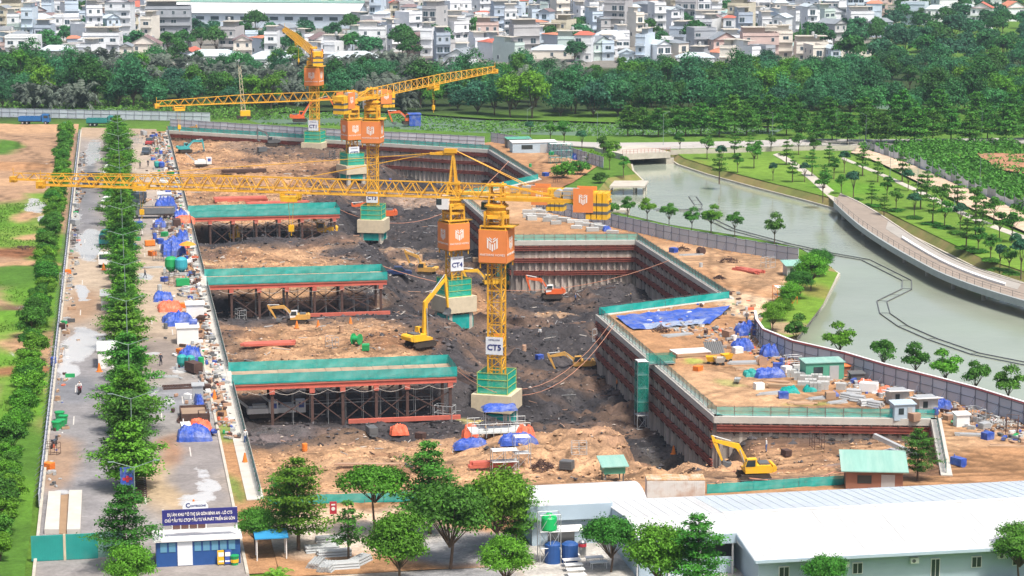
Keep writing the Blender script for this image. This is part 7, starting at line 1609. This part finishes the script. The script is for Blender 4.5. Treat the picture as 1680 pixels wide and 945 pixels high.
# ------------------------------------------------------------------ loose clods, rubble and scrap over the pit floor
def clods(name, n, keep, lo, hi, m, label, seed):
    g = np.random.default_rng(seed); x = g.uniform(15, 96, n * 3); y = g.uniform(234, 600, n * 3); k = inpoly(x, y, PIT) & keep(x, y); x = x[k][:n]; y = y[k][:n]; z = pit_h(x, y); s = lo * (hi / lo) ** (g.random(len(x)) ** 2.2)
    base = np.array([(1, 0, 0), (-1, 0, 0), (0, 1, 0), (0, -1, 0), (0, 0, 1), (0, 0, -1.)]); V = (base[None] * (g.uniform(.5, 1.2, (len(x), 6, 1))) + g.normal(size=(len(x), 6, 3)) * .18) * s[:, None, None] * np.array([1, 1, .65]) + np.stack([x, y, z + s * .15], 1)[:, None, :]
    f = np.array([(0, 2, 4), (2, 1, 4), (1, 3, 4), (3, 0, 4), (2, 0, 5), (1, 2, 5), (3, 1, 5), (0, 3, 5)]); F = (f[None] + (np.arange(len(x)) * 6)[:, None, None]).reshape(-1, 3)
    me = bpy.data.meshes.new(name); me.from_pydata(V.reshape(-1, 3).tolist(), [], F.tolist()); me.materials.append(m); o = stuff(link(name, me)); tag(o, label, 'clods')
clods('mud_clods', 15000, lambda x, y: pit_c(x, y)[:, 0] < .2, .08, .55, mat('black_clod', (.055, .051, .055), rough=.85, var=0, island=.8, spec=.3), 'black mud clods strewn over the deep pit floor', 1)
clods('pale_rubble', 5000, lambda x, y: pit_c(x, y)[:, 0] < .3, .06, .3, mat('pale_clod', (.30, .26, .23), rough=.9, var=0, island=.5), 'pale broken concrete bits on the pit floor', 2)
clods('earth_clods', 14000, lambda x, y: pit_c(x, y)[:, 0] > .2, .08, .4, mat('tan_clod', (.40, .25, .145), rough=.95, var=0, island=.5), 'tan earth clods on the terraces', 3)
g = np.random.default_rng(8); b = MB()
for k in range(900):
    x = g.uniform(16, 92); y = g.uniform(262, 560)
    if not inpoly([x], [y], PIT)[0]: continue
    a = g.uniform(0, 6.28); L_ = g.uniform(.6, 2.6); c = Vector((x, y, pz(x, y) + .12)); d = Vector((math.cos(a), math.sin(a), g.normal() * .08)) * L_ / 2; b.beam(c - d, c + d, g.uniform(.05, .14), m=int(g.integers(0, 4)))
o = stuff(link('scrap_timber', b.mesh('scrap_timber', [m_wood, m_steel, m_rust, mat('pale_scrap', (.5, .47, .43))]))); tag(o, 'loose boards, bars and scrap over the pit floor', 'scrap')

# ------------------------------------------------------------------ gate and foreground buildings
t = thing('gate_sign', 'wide navy gate sign board with two lines of white lettering', 'sign'); x0, y0 = G(268, 927); x1 = G(392, 925)[0]; yb = y0 + .05; zb_ = 3.85
b = MB(); b.box(x0, x1, yb - .12, yb, zb_, zb_ + 1.5); part('board', b, m_navyb, t)
for x in (x0 + .1, x1 - .1): b = MB(); b.box(x - .08, x + .08, yb + .0, yb + .16, 0, zb_ + 1.5); part('post', b, m_white, t)
for s_, z in (('DỰ ÁN: KHU ĐÔ THỊ SÀI GÒN BÌNH AN - LÔ CT5', 1.02), ('CHỦ ĐẦU TƯ: CTCP ĐẦU TƯ VÀ PHÁT TRIỂN SÀI GÒN', .45)):
    me = text_mesh(s_, .36, m_print, 'CENTER', .006, .01); xs = [v.co.x for v in me.vertices]; o = link('lettering', me, t, ((x0 + x1) / 2, yb - .14, zb_ + z)); o.rotation_euler = (math.pi / 2, 0, 0); wd = max(xs) - min(xs); o.scale = (min(1.5, (x1 - x0) * (.93 if z < .6 else .86) / wd), 1.15, 1)
t = thing('company_sign', 'small white rounded sign with blue lettering above the gate sign', 'sign'); xc = (x0 + x1) / 2 - .4
b = MB(); b.prism([(xc - 1.2, zb_ + 1.52), (xc + 1.2, zb_ + 1.52), (xc + 1.2, zb_ + 1.8), (xc + .9, zb_ + 2.2), (xc - .9, zb_ + 2.2), (xc - 1.2, zb_ + 1.8)], yb - .08, yb, 'Y'); part('board', b, m_sign, t)
o = link('lettering', text_mesh('C', .6, m_navy, bold=.02), t, (xc - .7, yb - .1, zb_ + 1.86)); o.rotation_euler = (math.pi / 2, 0, 0); o = link('lettering', text_mesh('COTECCONS', .24, m_navy, bold=.008), t, (xc + .25, yb - .1, zb_ + 1.8)); o.rotation_euler = (math.pi / 2, 0, 0)
t = thing('gatehouse', 'blue sheet-metal gatehouse with a window strip under the gate sign', 'gatehouse'); gx0, gy = G(262, 930); gx1 = G(392, 928)[0] + .2
b = MB(); b.box(gx0 - .3, gx1, gy - .2, gy + 3.2, 0, 2.5); part('walls', b, m_blue, t)
b = MB(); b.box(gx0 - .6, gx1 + .2, gy - .5, gy + 3.4, 2.5, 2.62); part('roof', b, m_white, t)
for k in range(9):
    if k in (2, 3): continue
    xx = gx0 + .1 + k * (gx1 - gx0 - .4) / 9; b = MB(); b.box(xx, xx + .62, gy - .25, gy - .2, 1.45, 2.35); part('window', b, mat('blue_glass', (.12, .3, .45), rough=.15, var=.1), t)
xx = gx0 + .1 + 2 * (gx1 - gx0 - .4) / 9; b = MB(); b.box(xx, xx + 1.4, gy - .28, gy - .2, .1, 2.4); part('shutter', b, m_sign, t)
b = MB(); b.box(gx0 + 1.3, gx0 + 4.6, gy + 3.3, gy + 5.3, 2.0, 3.4)
part('rear_room', b, m_white, t)
for k in range(4): b = MB(); b.box(gx0 + 1.4 + k * .8, gx0 + 2.1 + k * .8, gy + 3.22, gy + 3.3, 2.7, 3.3); part('window', b, mat('brown_glass', (.12, .06, .05), rough=.2, var=0), t)
for k, (p, m, lb) in enumerate([((363, 927), m_yel2, 'yellow notice board standing by the blue gatehouse'), ((374, 928), m_tarp, 'blue notice board standing by the blue gatehouse')]):
    t = thing('notice_board', lb, 'notice board', (G(*p)[0], gy - .6, 0), 0, 'notice boards'); b = MB(); b.box(-.35, .35, -.04, .04, .15, 1.5); part('panel', b, m, t); b = MB(); b.box(-.25, .25, -.06, -.045, .9, 1.3); b.box(-.25, .25, -.06, -.045, .35, .5); part('print', b, m_print, t); b = MB(); b.box(-.3, -.24, -.2, .3, 0, .15); b.box(.24, .3, -.2, .3, 0, .15); part('foot', b, m_steel_d, t)
b = MB(); b.lathe([(.35, 0), (.4, .8), (.45, .85), (.45, .95)], 10); b.lathe([(.4, .3), (.4, .6)], 10, m=1); solo('bin', b, [m_green, m_yel2], 'green and yellow bin by the blue gatehouse', 'bin', (G(386, 932)[0], gy - .6, 0))
t = thing('site_gate', 'pair of tall teal gate panels across the left carriageway', 'gate'); ax, ay = G(52, 922); bx_, by_ = G(158, 922)
for k in range(2):
    b = MB(); u0 = ax + (bx_ - ax) * k * .53; u1 = u0 + (bx_ - ax) * .5; b.box(u0, u1, ay - .04, ay + .04, .05, 2.55)
    for j in range(12): xx = u0 + (u1 - u0) * j / 12; b.box(xx, xx + .12, ay - .07, ay + .07, .1, 2.5)
    part('panel', b, m_teal, t)
b = MB(); xm = ax + (bx_ - ax) * .515; b.box(xm - .12, xm + .12, ay - .1, ay + .1, 0, 2.6); part('post', b, m_cream, t)
b = MB(); u0 = G(160, 918)[0]; b.box(u0, u0 + 2.6, ay + .3, ay + .38, 0, 2.5); part('panel', b, m_tealroof, t)
t = thing('wheel_wash', 'two pale concrete ramps with a trench between them behind the gate', 'wheel wash')
for k, q in enumerate([[(73, 877), (97, 877), (100, 814), (80, 814)], [(110, 877), (132, 877), (135, 812), (114, 812)]]):
    P4 = XY(q); b = MB(); b.prism([(P4[0][0], P4[0][1]), (P4[1][0], P4[1][1]), (P4[2][0], P4[2][1]), (P4[3][0], P4[3][1])], .05, .55, 'Z'); part('ramp', b, m_conc_l, t)
P4 = XY([(97, 877), (110, 877), (114, 812), (100, 814)]); b = MB(); b.prism([tuple(p) for p in P4], .04, .12, 'Z'); part('trench', b, mat('mud_trench', (.3, .2, .12), var=.2), t)
t = thing('banner_board', 'blue and red printed board on the median end by the steel ladder', 'sign', W(210, 815)); b = MB(); b.box(-.75, .75, -.04, .04, 1.0, 3.2); part('panel', b, m_tarp, t); b = MB(); b.box(-.5, .5, -.06, -.045, 1.8, 2.1); b.box(-.14, .14, -.065, -.05, 1.6, 2.3); part('print', b, m_mr, t); b = MB(); b.beam((-.6, 0, 0), (-.6, 0, 3.2), .07); b.beam((.6, 0, 0), (.6, 0, 3.2), .07); part('post', b, m_steel, t)
t = thing('steel_ladder', 'brown steel ladder frame leaning along the median end', 'ladder', W(233, 820)); b = MB()
for sx in (-.5, .5): b.beam((sx, 0, .3), (sx, 14, .35), .12)
part('rail', b, m_rust, t)
for k in range(18): b = MB(); b.beam((-.5, .4 + k * .8, .36), (.5, .4 + k * .8, .36), .1); part('rung', b, m_rust, t)
# offices with white roofs: one gabled building whose front steps back twice towards its left end
t = thing('site_office', 'long office building with a white gabled metal roof along the bottom right', 'office'); X0, X1 = 56.0, 112.0
def slab(x0, x1, y0, y1, z0, z1, th=.1):
    b = MB(); b.add([(x0, y0, z0), (x1, y0, z0), (x1, y1, z1), (x0, y1, z1), (x0, y0, z0 - th), (x1, y0, z0 - th), (x1, y1, z1 - th), (x0, y1, z1 - th)], [(0, 1, 2, 3), (7, 6, 5, 4), (0, 4, 5, 1), (1, 5, 6, 2), (2, 6, 7, 3), (3, 7, 4, 0)]); return b
def rz_(y): return 4.62 - .12 * abs(201.8 - y)
b = MB(); b.box(X0 + .6, X1, 191.6, 212.4, 0, 3.2); part('walls', b, m_wallb, t)
b = MB(); b.box(46.9, X0 + .59, 199.6, 212.4, 0, 3.2); b.box(38.9, 46.89, 209.2, 214, 0, 4.1); part('rear_walls', b, m_wallb, t)
b = MB(); b.prism([(190.7, 3.1), (201.8, 4.5), (212.9, 3.1)], X0 + .05, X0 + .1, 'X'); part('gable_end', b, m_white, t)
m_rback = mat('white_roof_shaded', (.55, .62, .69), rough=.5, var=.06, scale=.4, dirt=(.45, .48, .5), dirt_amt=.4, dscale=.3, corr=('X', 5, .03))  # back slope of the white roof, its shade put into the colour
def slope(x0, x1, y0, y1, m, dz=0.0):
    b = MB(); za, zb = rz_(y0) + dz, rz_(y1) + dz; b.add([(x0, y0, za), (x1, y0, za), (x1, y1, zb), (x0, y1, zb), (x0, y0, za - .07), (x1, y0, za - .07), (x1, y1, zb - .07), (x0, y1, zb - .07)], [(0, 1, 2, 3), (7, 6, 5, 4), (0, 4, 5, 1), (1, 5, 6, 2), (2, 6, 7, 3), (3, 7, 4, 0)])
    b.beam((x1 + .01, y0, za + .012), (x1 + .01, y1, zb + .012), .05, .05)
    part('roof_panel', b, m, t)
def run(xa, xb, y0, y1, m, w=1.08):
    n = max(1, round((xb - xa) / w)); s_ = (xb - xa) / n
    for k in range(n): slope(xa + k * s_, xa + (k + 1) * s_ - .02, y0, y1, m, R.uniform(-.008, .012))
run(X0, X1, 190.6, 196.2, m_roofw); run(X0, X1, 196.22, 201.78, m_roofw); run(X0, X1, 201.82, 213, m_rback)
run(46.6, X0, 197.0, 201.78, m_roofw); run(46.6, X0, 201.82, 213, m_roofw)
b = MB(); b.prism([(197.05, 0), (212.9, 0), (212.9, 3.15), (201.8, 4.5), (197.05, 3.92)], 46.62, 46.7, 'X'); part('side_wall', b, m_wallb, t)
for k in range(8): part('roof_panel', slab(38.3 + k * 1.035, 38.3 + k * 1.035 + 1.015, 208.5, 214.3, 4.3 + R.uniform(-.01, .01), 4.42, .07), m_roofw, t)
b = MB(); b.box(X0, X1, 201.55, 202.05, 4.63, 4.69); part('ridge_cap', b, m_white, t)
b = MB(); b.box(X0, X1, 190.48, 190.58, 3.0, 3.28); part('fascia', b, m_wallb, t)
b = MB(); b.box(46.6, X0, 196.9, 196.98, 3.1, 4.0); part('fascia', b, m_wallb, t); b = MB(); b.box(38.3, 46.58, 208.4, 208.48, 2.8, 4.27); part('fascia', b, m_wallb, t)
b = MB(); b.prism([(190.6, 2.8), (197, 3.5), (197, 3.98), (190.6, 3.2)], X0 - .06, X0 - .01, 'X'); part('gable_board', b, m_wallb, t)
b = MB(); b.add([(85.0, 190.58, 3.285), (86.2, 190.58, 3.285), (86.2, 201.8, 4.675), (85, 201.8, 4.675)], [(0, 1, 2, 3)]); part('roof_strip', b, m_white, t)
for k, x in enumerate([59, 62.5, 66, 73.5, 77.5, 81.5, 84, 89, 94]):
    door = k in (1, 3, 6); b = MB(); w = .5 if not door else .45; b.box(x - w, x + w, 191.5, 191.6, .1 if door else 1.2, 2.3, 1); b.box(x - w + .08, x - .04, 191.46, 191.5, .3 if door else 1.28, 2.2); b.box(x + .04, x + w - .08, 191.46, 191.5, .3 if door else 1.28, 2.2); part('door' if door else 'window', b, [m_glass, m_white], t)
for x in (64.3, 71.0, 79.5, 86.5): b = MB(); b.box(x, x + .8, 191.2, 191.58, 2.0, 2.5); b.tube((x + .3, 191.18, 2.25), (x + .3, 191.2, 2.25), .18, n=10, m=1); part('air_conditioner', b, [m_white, m_steel_d], t)
b = MB(); b.box(46.8, 55.9, 197.3, 197.42, 0, 1.7); part('low_wall', b, m_wallb, t); b = MB(); b.box(46.95, 56.4, 199.4, 199.55, 0, 3.2); part('veranda_shade', b, m_steel_d, t)  # dark back sheet stands in for the shade inside the open veranda
for x in (46.6, 49.6, 52.6, 55.7): b = MB(); b.box(x - .07, x + .07, 197.05, 197.19, 0, 3.9); part('post', b, m_white, t)
part('awning', slab(40.2, 43.6, 207.2, 208.36, 2.0, 2.3, .06), m_white, t); b = MB(); b.box(40.5, 43.1, 209.1, 209.19, .1, 2.0); part('door', b, m_steel_d, t)
t = thing('arched_shed', 'white barrel-roofed shed behind the left end of the office', 'shed'); NB = 10; xa, xb2 = 39.6, 51.8
for k in range(NB):
    a0 = math.pi * k / NB; a1 = math.pi * (k + 1) / NB; yc, r_, zz = 218.6, 3.9, 1.8
    b = MB(); b.add([(xa, yc - r_ * math.cos(a0), zz + 1.5 * math.sin(a0)), (xb2, yc - r_ * math.cos(a0), zz + 1.5 * math.sin(a0)), (xb2, yc - r_ * math.cos(a1), zz + 1.5 * math.sin(a1)), (xa, yc - r_ * math.cos(a1), zz + 1.5 * math.sin(a1))], [(0, 1, 2, 3)]); part('roof_panel', b, m_roofw, t)
b = MB(); b.box(xa + .1, xb2 - .1, 214.8, 222.4, 0, 1.8)
for xx in (xa + .1, xb2 - .1): b.add([(xx, 218.6 - 3.85 * math.cos(math.pi * k / NB), 1.8 + 1.46 * math.sin(math.pi * k / NB)) for k in range(NB + 1)], [tuple(range(NB + 1))])
part('walls', b, m_wallb, t)
mb = MB(); mb.box(-.85, .85, -.4, .4, .7, .76)
for sx in (-.7, .7):
    for sy in (-.3, .3): mb.box(sx - .03, sx + .03, sy - .03, sy + .03, 0, .7)
ME_TBL = mb.mesh('table', m_white)
for k, p in enumerate([(936, 922), (938, 930), (941, 938), (944, 946), (947, 955), (975, 926), (982, 934)]): tag(link('courtyard_table', ME_TBL, None, W(*p), .05), f'white table in the courtyard, {ordn(k + 1)} from the office wall', 'table', 'white courtyard tables')
COURT = [(36.5, 186), (57, 186), (57, 210), (36.5, 210)]
struct('courtyard', patch('courtyard', COURT, 2.0, m_soil, .1, lambda x, y: blobs(x, y, [], (.46, .44, .41), 1)))
struct('front_lane', patch('front_lane', [(XL, 186), (36.5, 186), (36.5, 205), (XL, 205)], 1.5, m_soil, .09, lambda x, y: blobs(x, y, [(30, 199, 6, 6, (.26, .26, .27)), (20, 196, 4, 4, (.10, .17, .03)), (24, 206, 4, 3, (.10, .17, .03))], (.46, .40, .33), 1.5)))
t = thing('bicycle_shelter', 'small blue-roofed shelter right of the gatehouse', 'shelter', W(445, 915)); part('roof', slab(-1.6, 1.6, -1.2, 1.2, 2.3, 2.5), mat('bright_blue_roof', (.03, .25, .5), var=.08), t)
for sx in (-1.4, 1.4):
    for sy in (-1, 1): b = MB(); b.box(sx - .05, sx + .05, sy - .05, sy + .05, 0, 2.25); part('post', b, m_white, t)
# dug-out crane pump and pit machinery near the trestles
for k, (p, lb) in enumerate([((330, 274), 'white crawler drill on the far earth area'), ((470, 682), 'white and blue pump machinery under the nearest trestle'), ((425, 684), 'pump machinery at the road end of the nearest trestle')]):
    v = PW(*p); t = thing('drilling_machine', lb, 'machine', v, RGT + .2, 'drilling machines'); b = MB(); b.box(-1.6, 1.2, -.9, .9, .6, 1.3); part('body', b, m_white, t)
    for sy in (-.9, .9): o = link('track', ME_TRK, t, (0, sy, 0)); o.scale = (.7, .7, .7)
    b = MB(); b.box(1.3, 2.5, -.7, .7, .5, 2.1); part('cab', b, m_white, t); b = MB(); b.box(2.5, 2.54, -.5, .5, 1.1, 1.9); b.box(1.6, 2.3, -.73, .73, 1.2, 1.9); part('cab_window', b, m_tarp, t); b = MB(); b.beam((-1.4, 0, 1.3), (-3.6, 0, 3.2), .3); b.tube((-.8, .2, 1.3), (.9, .2, 1.3), .45, n=10); part('mast', b, m_steel, t)
b = MB(); b.beam((0, -3, .9), (0, 3, 2.2), .5); b.box(-.9, .9, -1.2, 1.2, .2, .9)
solo('conveyor', b, m_steel, 'grey conveyor with a blue motor beside the sapling at the near right corner', 'conveyor', PW(1468, 752), .6)

# small site clutter: crates, drums, generators, cylinders, frames
def small(kind, p, rz, m, label, pit=False, sc=1.0):
    b = MB()
    if kind == 'crate':
        b.box(-.5, .5, -.4, .4, .05, .75)
        for k in range(4): b.box(-.53, .53, -.43, .43, .1 + k * .17, .19 + k * .17)
    elif kind == 'drum': b.lathe([(.28, 0), (.3, .05), (.3, .3), (.32, .33), (.3, .36), (.3, .85), (.26, .88)], 12)
    elif kind == 'generator':
        b.box(-.9, .9, -.5, .5, .2, 1.1); b.box(-.95, .95, -.3, .3, .05, .2); b.tube((.5, .2, 1.1), (.5, .2, 1.5), .06); b.box(-.93, -.9, -.35, .35, .4, .9)
    elif kind == 'barrow': b.add([(-.5, -.3, .4), (.5, -.3, .5), (.5, .3, .5), (-.5, .3, .4), (-.6, -.4, .75), (.6, -.4, .8), (.6, .4, .8), (-.6, .4, .75)], [(3, 2, 1, 0), (0, 1, 5, 4), (1, 2, 6, 5), (2, 3, 7, 6), (3, 0, 4, 7)]); b.tube((.5, -.05, .2), (.5, .05, .2), .2, n=8); b.beam((-.4, -.25, .4), (-1.2, -.25, .6), .05); b.beam((-.4, .25, .4), (-1.2, .25, .6), .05)
    elif kind == 'frame':
        for x in (-.9, 0, .9):
            for y in (-.5, .5): b.tube((x, y, 0), (x, y, 1.5), .035, n=5)
        for z in (.1, .8, 1.5):
            for y in (-.5, .5): b.tube((-.9, y, z), (.9, y, z), .03, n=5)
            for x in (-.9, .9): b.tube((x, -.5, z), (x, .5, z), .03, n=5)
    elif kind == 'reel':
        b.tube((0, -.45, .6), (0, -.37, .6), .6, n=14); b.tube((0, .37, .6), (0, .45, .6), .6, n=14); b.tube((0, -.37, .6), (0, .37, .6), .35, n=12)
    v = PW(*p) if pit else W(*p)
    o = solo({'crate': 'crate', 'drum': 'steel_drum', 'generator': 'generator', 'barrow': 'wheelbarrow', 'frame': 'storage_frame', 'reel': 'cable_reel'}[kind], b, m, label, kind.replace('frame', 'rack'), v, rz, 'small site clutter'); o.scale = (sc,) * 3
CL = [('crate', (262, 400)), ('drum', (254, 392)), ('generator', (246, 404)), ('frame', (258, 384)), ('crate', (270, 388)), ('drum', (312, 385)), ('frame', (272, 370)), ('generator', (290, 372)), ('crate', (250, 420)), ('frame', (262, 428)), ('drum', (300, 430)), ('reel', (308, 436)), ('crate', (270, 462)), ('frame', (282, 466)), ('generator', (300, 470)), ('drum', (262, 478)), ('frame', (310, 486)), ('crate', (300, 505)), ('barrow', (330, 530)), ('drum', (272, 540)), ('frame', (322, 585)), ('crate', (296, 580)), ('generator', (318, 612)), ('drum', (330, 600)), ('crate', (340, 640)), ('frame', (335, 700)), ('generator', (305, 712)), ('drum', (342, 690)), ('crate', (310, 655)), ('barrow', (350, 715)),
      ('generator', (224, 375)), ('crate', (226, 395)), ('drum', (221, 410)), ('frame', (230, 300)), ('generator', (268, 305)), ('crate', (280, 288)), ('frame', (256, 240)), ('drum', (264, 255)), ('generator', (236, 222)), ('crate', (250, 226)), ('frame', (224, 235)), ('drum', (100, 500)), ('frame', (108, 470)), ('crate', (110, 450)), ('frame', (95, 585)), ('drum', (88, 600)), ('crate', (102, 540)), ('frame', (118, 400)), ('generator', (122, 370)), ('crate', (125, 340)), ('frame', (86, 745)), ('crate', (80, 770)),
      ('generator', (1195, 555)), ('crate', (1210, 580)), ('drum', (1205, 562)), ('frame', (1240, 560)), ('reel', (1250, 600)), ('crate', (1275, 605)), ('drum', (1283, 600)), ('frame', (1300, 605)), ('crate', (1145, 610)), ('barrow', (1210, 630)), ('generator', (1425, 645)), ('drum', (1445, 655)), ('reel', (1490, 668)), ('crate', (1500, 672)), ('drum', (1535, 682)), ('crate', (1555, 690)), ('frame', (1600, 695)), ('crate', (1615, 705)), ('frame', (1660, 712)), ('generator', (1572, 765)), ('frame', (915, 300)), ('crate', (895, 290)), ('drum', (870, 275)), ('generator', (940, 275)), ('crate', (905, 255)), ('frame', (962, 268)), ('reel', (1150, 418)), ('crate', (1105, 415)), ('drum', (1150, 440)), ('frame', (1260, 440))]
CM = [('grey', m_steel), ('dark', m_steel_d), ('blue', m_tarp), ('rust-brown', m_rust), ('white', m_white), ('green', m_green), ('timber-coloured', m_wood), ('orange', m_vest)]
cc = {}
for i, (kd, p) in enumerate(CL):
    cn, m = CM[R.randrange(8)] if kd != 'frame' else CM[R.choice([0, 0, 1, 3])]
    zone = 'on the right carriageway clutter strip' if 215 < p[0] < 360 else ('along the left road fence' if p[0] < 150 else ('along the red-railed hoarding yard' if p[1] > 540 else 'on the far right-hand site strip'))
    kn = {'crate': 'crate', 'drum': 'steel drum', 'generator': 'generator box', 'barrow': 'wheelbarrow', 'frame': 'tube rack', 'reel': 'cable reel'}[kd]; key = (cn, kn, zone); cc[key] = cc.get(key, 0) + 1
    small(kd, p, R.uniform(0, 3.1), m, f'{cn} {kn} {zone}, {ordn(cc[key])} of its kind there', sc=R.uniform(.9, 1.4))
PCL = [('frame', (545, 570)), ('crate', (600, 575)), ('drum', (560, 545)), ('crate', (410, 520)), ('frame', (395, 525)), ('generator', (430, 250)), ('crate', (470, 260)), ('frame', (545, 260)), ('drum', (640, 300)), ('reel', (585, 565)), ('frame', (905, 560)), ('crate', (885, 590)), ('frame', (985, 560)), ('crate', (1040, 520)), ('generator', (820, 560)), ('drum', (860, 575)), ('frame', (730, 690)), ('crate', (690, 720)), ('generator', (610, 715)), ('drum', (500, 740)), ('crate', (930, 770)), ('frame', (950, 745)), ('frame', (1340, 735)), ('crate', (1290, 748)), ('drum', (690, 430)), ('crate', (780, 430)), ('frame', (800, 425))]
for i, (kd, p) in enumerate(PCL):
    cn, m = CM[R.randrange(8)] if kd != 'frame' else CM[R.choice([0, 0, 1, 3])]
    kn = {'crate': 'crate', 'drum': 'steel drum', 'generator': 'generator box', 'barrow': 'wheelbarrow', 'frame': 'tube rack', 'reel': 'cable reel'}[kd]; key = (cn, kn, 'pit'); cc[key] = cc.get(key, 0) + 1
    small(kd, p, R.uniform(0, 3.1), m, f'{cn} {kn} down on the pit floor, {ordn(cc[key])} of its kind there', True, R.uniform(.9, 1.4))

for k, (p, n_, L_, w_, m, rz, lb) in enumerate([((1135, 420), 8, 4, .2, m_steel, .1, 'grey tubes lying along the middle wall edge'), ((1300, 612), 10, 3, .2, m_steel, -.4, 'grey tube stack behind the block pallets'), ((1275, 628), 10, 3.4, .16, m_wood, -.5, 'thin planks leaning left of the block pallets'), ((1372, 662), 12, 2.6, .16, m_steel, .3, 'scaffold tubes in front of the duct bundles'), ((1315, 664), 10, 3, .2, m_wood, 0, 'planks along the near pit edge'), ((1260, 648), 8, 3, .2, m_steel, .2, 'steel sections on the open earth left of the plank bundle'), ((1600, 716), 8, 4, .2, m_steel, -.4, 'grey tubes on the earth at the right edge'), ((1655, 735), 6, 4, .2, m_wood, -.3, 'loose timbers at the right picture edge'),
                                                  ((250, 440), 8, 3.2, .15, m_steel, .1, 'grey tubes on the right carriageway by the mixer tanks'), ((262, 500), 8, 3, .15, m_wood, 1.4, 'planks beside the fenced yard'), ((270, 620), 8, 3.4, .15, m_steel, .1, 'tubes beside the steel grating'), ((295, 690), 6, 2.6, .2, m_rust, 1.5, 'rusty sections beside the skip'), ((240, 330), 8, 3, .2, m_wood, 1.4, 'planks beside the dark parked truck'), ((256, 292), 8, 3, .2, m_steel, .1, 'tubes far along the right carriageway')]):
    bars(p, n_, L_, w_, lb, m, rz, jit=.12, rowsn=2, cat='tubes' if m != m_wood else 'planks')
for k, p in enumerate([(1290, 612), (1308, 610), (1362, 655), (1285, 655), (1245, 640), (1380, 640), (1500, 690), (1620, 722)]):
    b = MB(); b.box(-.6, .6, -.5, .5, .12, .95); b.box(-.62, .62, -.52, .52, .0, .1, 1); solo('wrapped_pallet', b, [[m_white, m_block, m_wood, m_tarp][k % 4], m_wood], f'wrapped pallet load in the hoarding yard, {ordn(k + 1)} from the left cluster', 'pallet', W(*p), R.uniform(-.5, .5), 'wrapped pallets')
# fine litter of the working strips: offcuts, bags, bits of sheet and timber
g = np.random.default_rng(17)
def litter(name, n, fx, label):
    b = MB()
    for k in range(n):
        x, y, z = fx(); s_ = g.uniform(.08, .38); b.obox((x, y, z), (s_ * g.uniform(1, 4), s_, s_ * g.uniform(.3, 1.6)), g.uniform(0, 3.1), int(g.choice(9, p=[.22, .18, .16, .06, .15, .13, .05, .03, .02])))
    o = stuff(link(name, b.mesh(name, [m_steel, m_wood, m_rust, m_white, m_steel_d, m_block, m_tarp, m_tarpo, m_green]))); tag(o, label, 'litter')
litter('strip_litter', 1700, lambda: (float(min(13.9, 13.4 - abs(g.normal()) * 2.4)), float(g.uniform(258, 600)), .12), 'litter of offcuts and bags along the right carriageway strip')
def ledge():
    while True:
        px = g.uniform(1060, 1680); t_ = g.random(); py = 470 + (px - 1060) * .33 + g.uniform(-40, 60); x, y = G(px, py)
        if inpoly([x], [y], SITE)[0] and not inpoly([x], [y], offset(PIT, .8))[0] and g.random() < (.95 if py > 540 + (px - 1180) * .25 else .25): return x, y, .12
litter('ledge_litter', 900, ledge, 'litter of offcuts and boards over the hoarding yard')
litter('verge_litter', 260, lambda: (float(-8.2 + abs(g.normal()) * .7), float(g.uniform(240, 560)), .05), 'rubbish and offcuts along the left road fence')
# haze: one closed box of thin air round the whole place
mb = MB(); mb.box(-900, 1500, -60, 2300, -13.5, 70)
mh = bpy.data.materials.new('thin_haze'); mh.use_nodes = True; N = mh.node_tree.nodes; N.clear(); ou = N.new('ShaderNodeOutputMaterial'); vo = N.new('ShaderNodeVolumePrincipled')
vo.inputs['Color'].default_value = (.66, .83, 1.0, 1); vo.inputs['Density'].default_value = .00010; vo.inputs['Anisotropy'].default_value = .2; mh.node_tree.links.new(vo.outputs[0], ou.inputs['Volume'])
o = stuff(link('haze', mb.mesh('haze', mh))); tag(o, 'thin bluish daylight haze over the whole site', 'haze')
dup_labels = {k: v for k, v in LABELS.items() if len(v) > 1}
print('labels', len(LABELS), 'shared', {k: len(v) for k, v in dup_labels.items()})
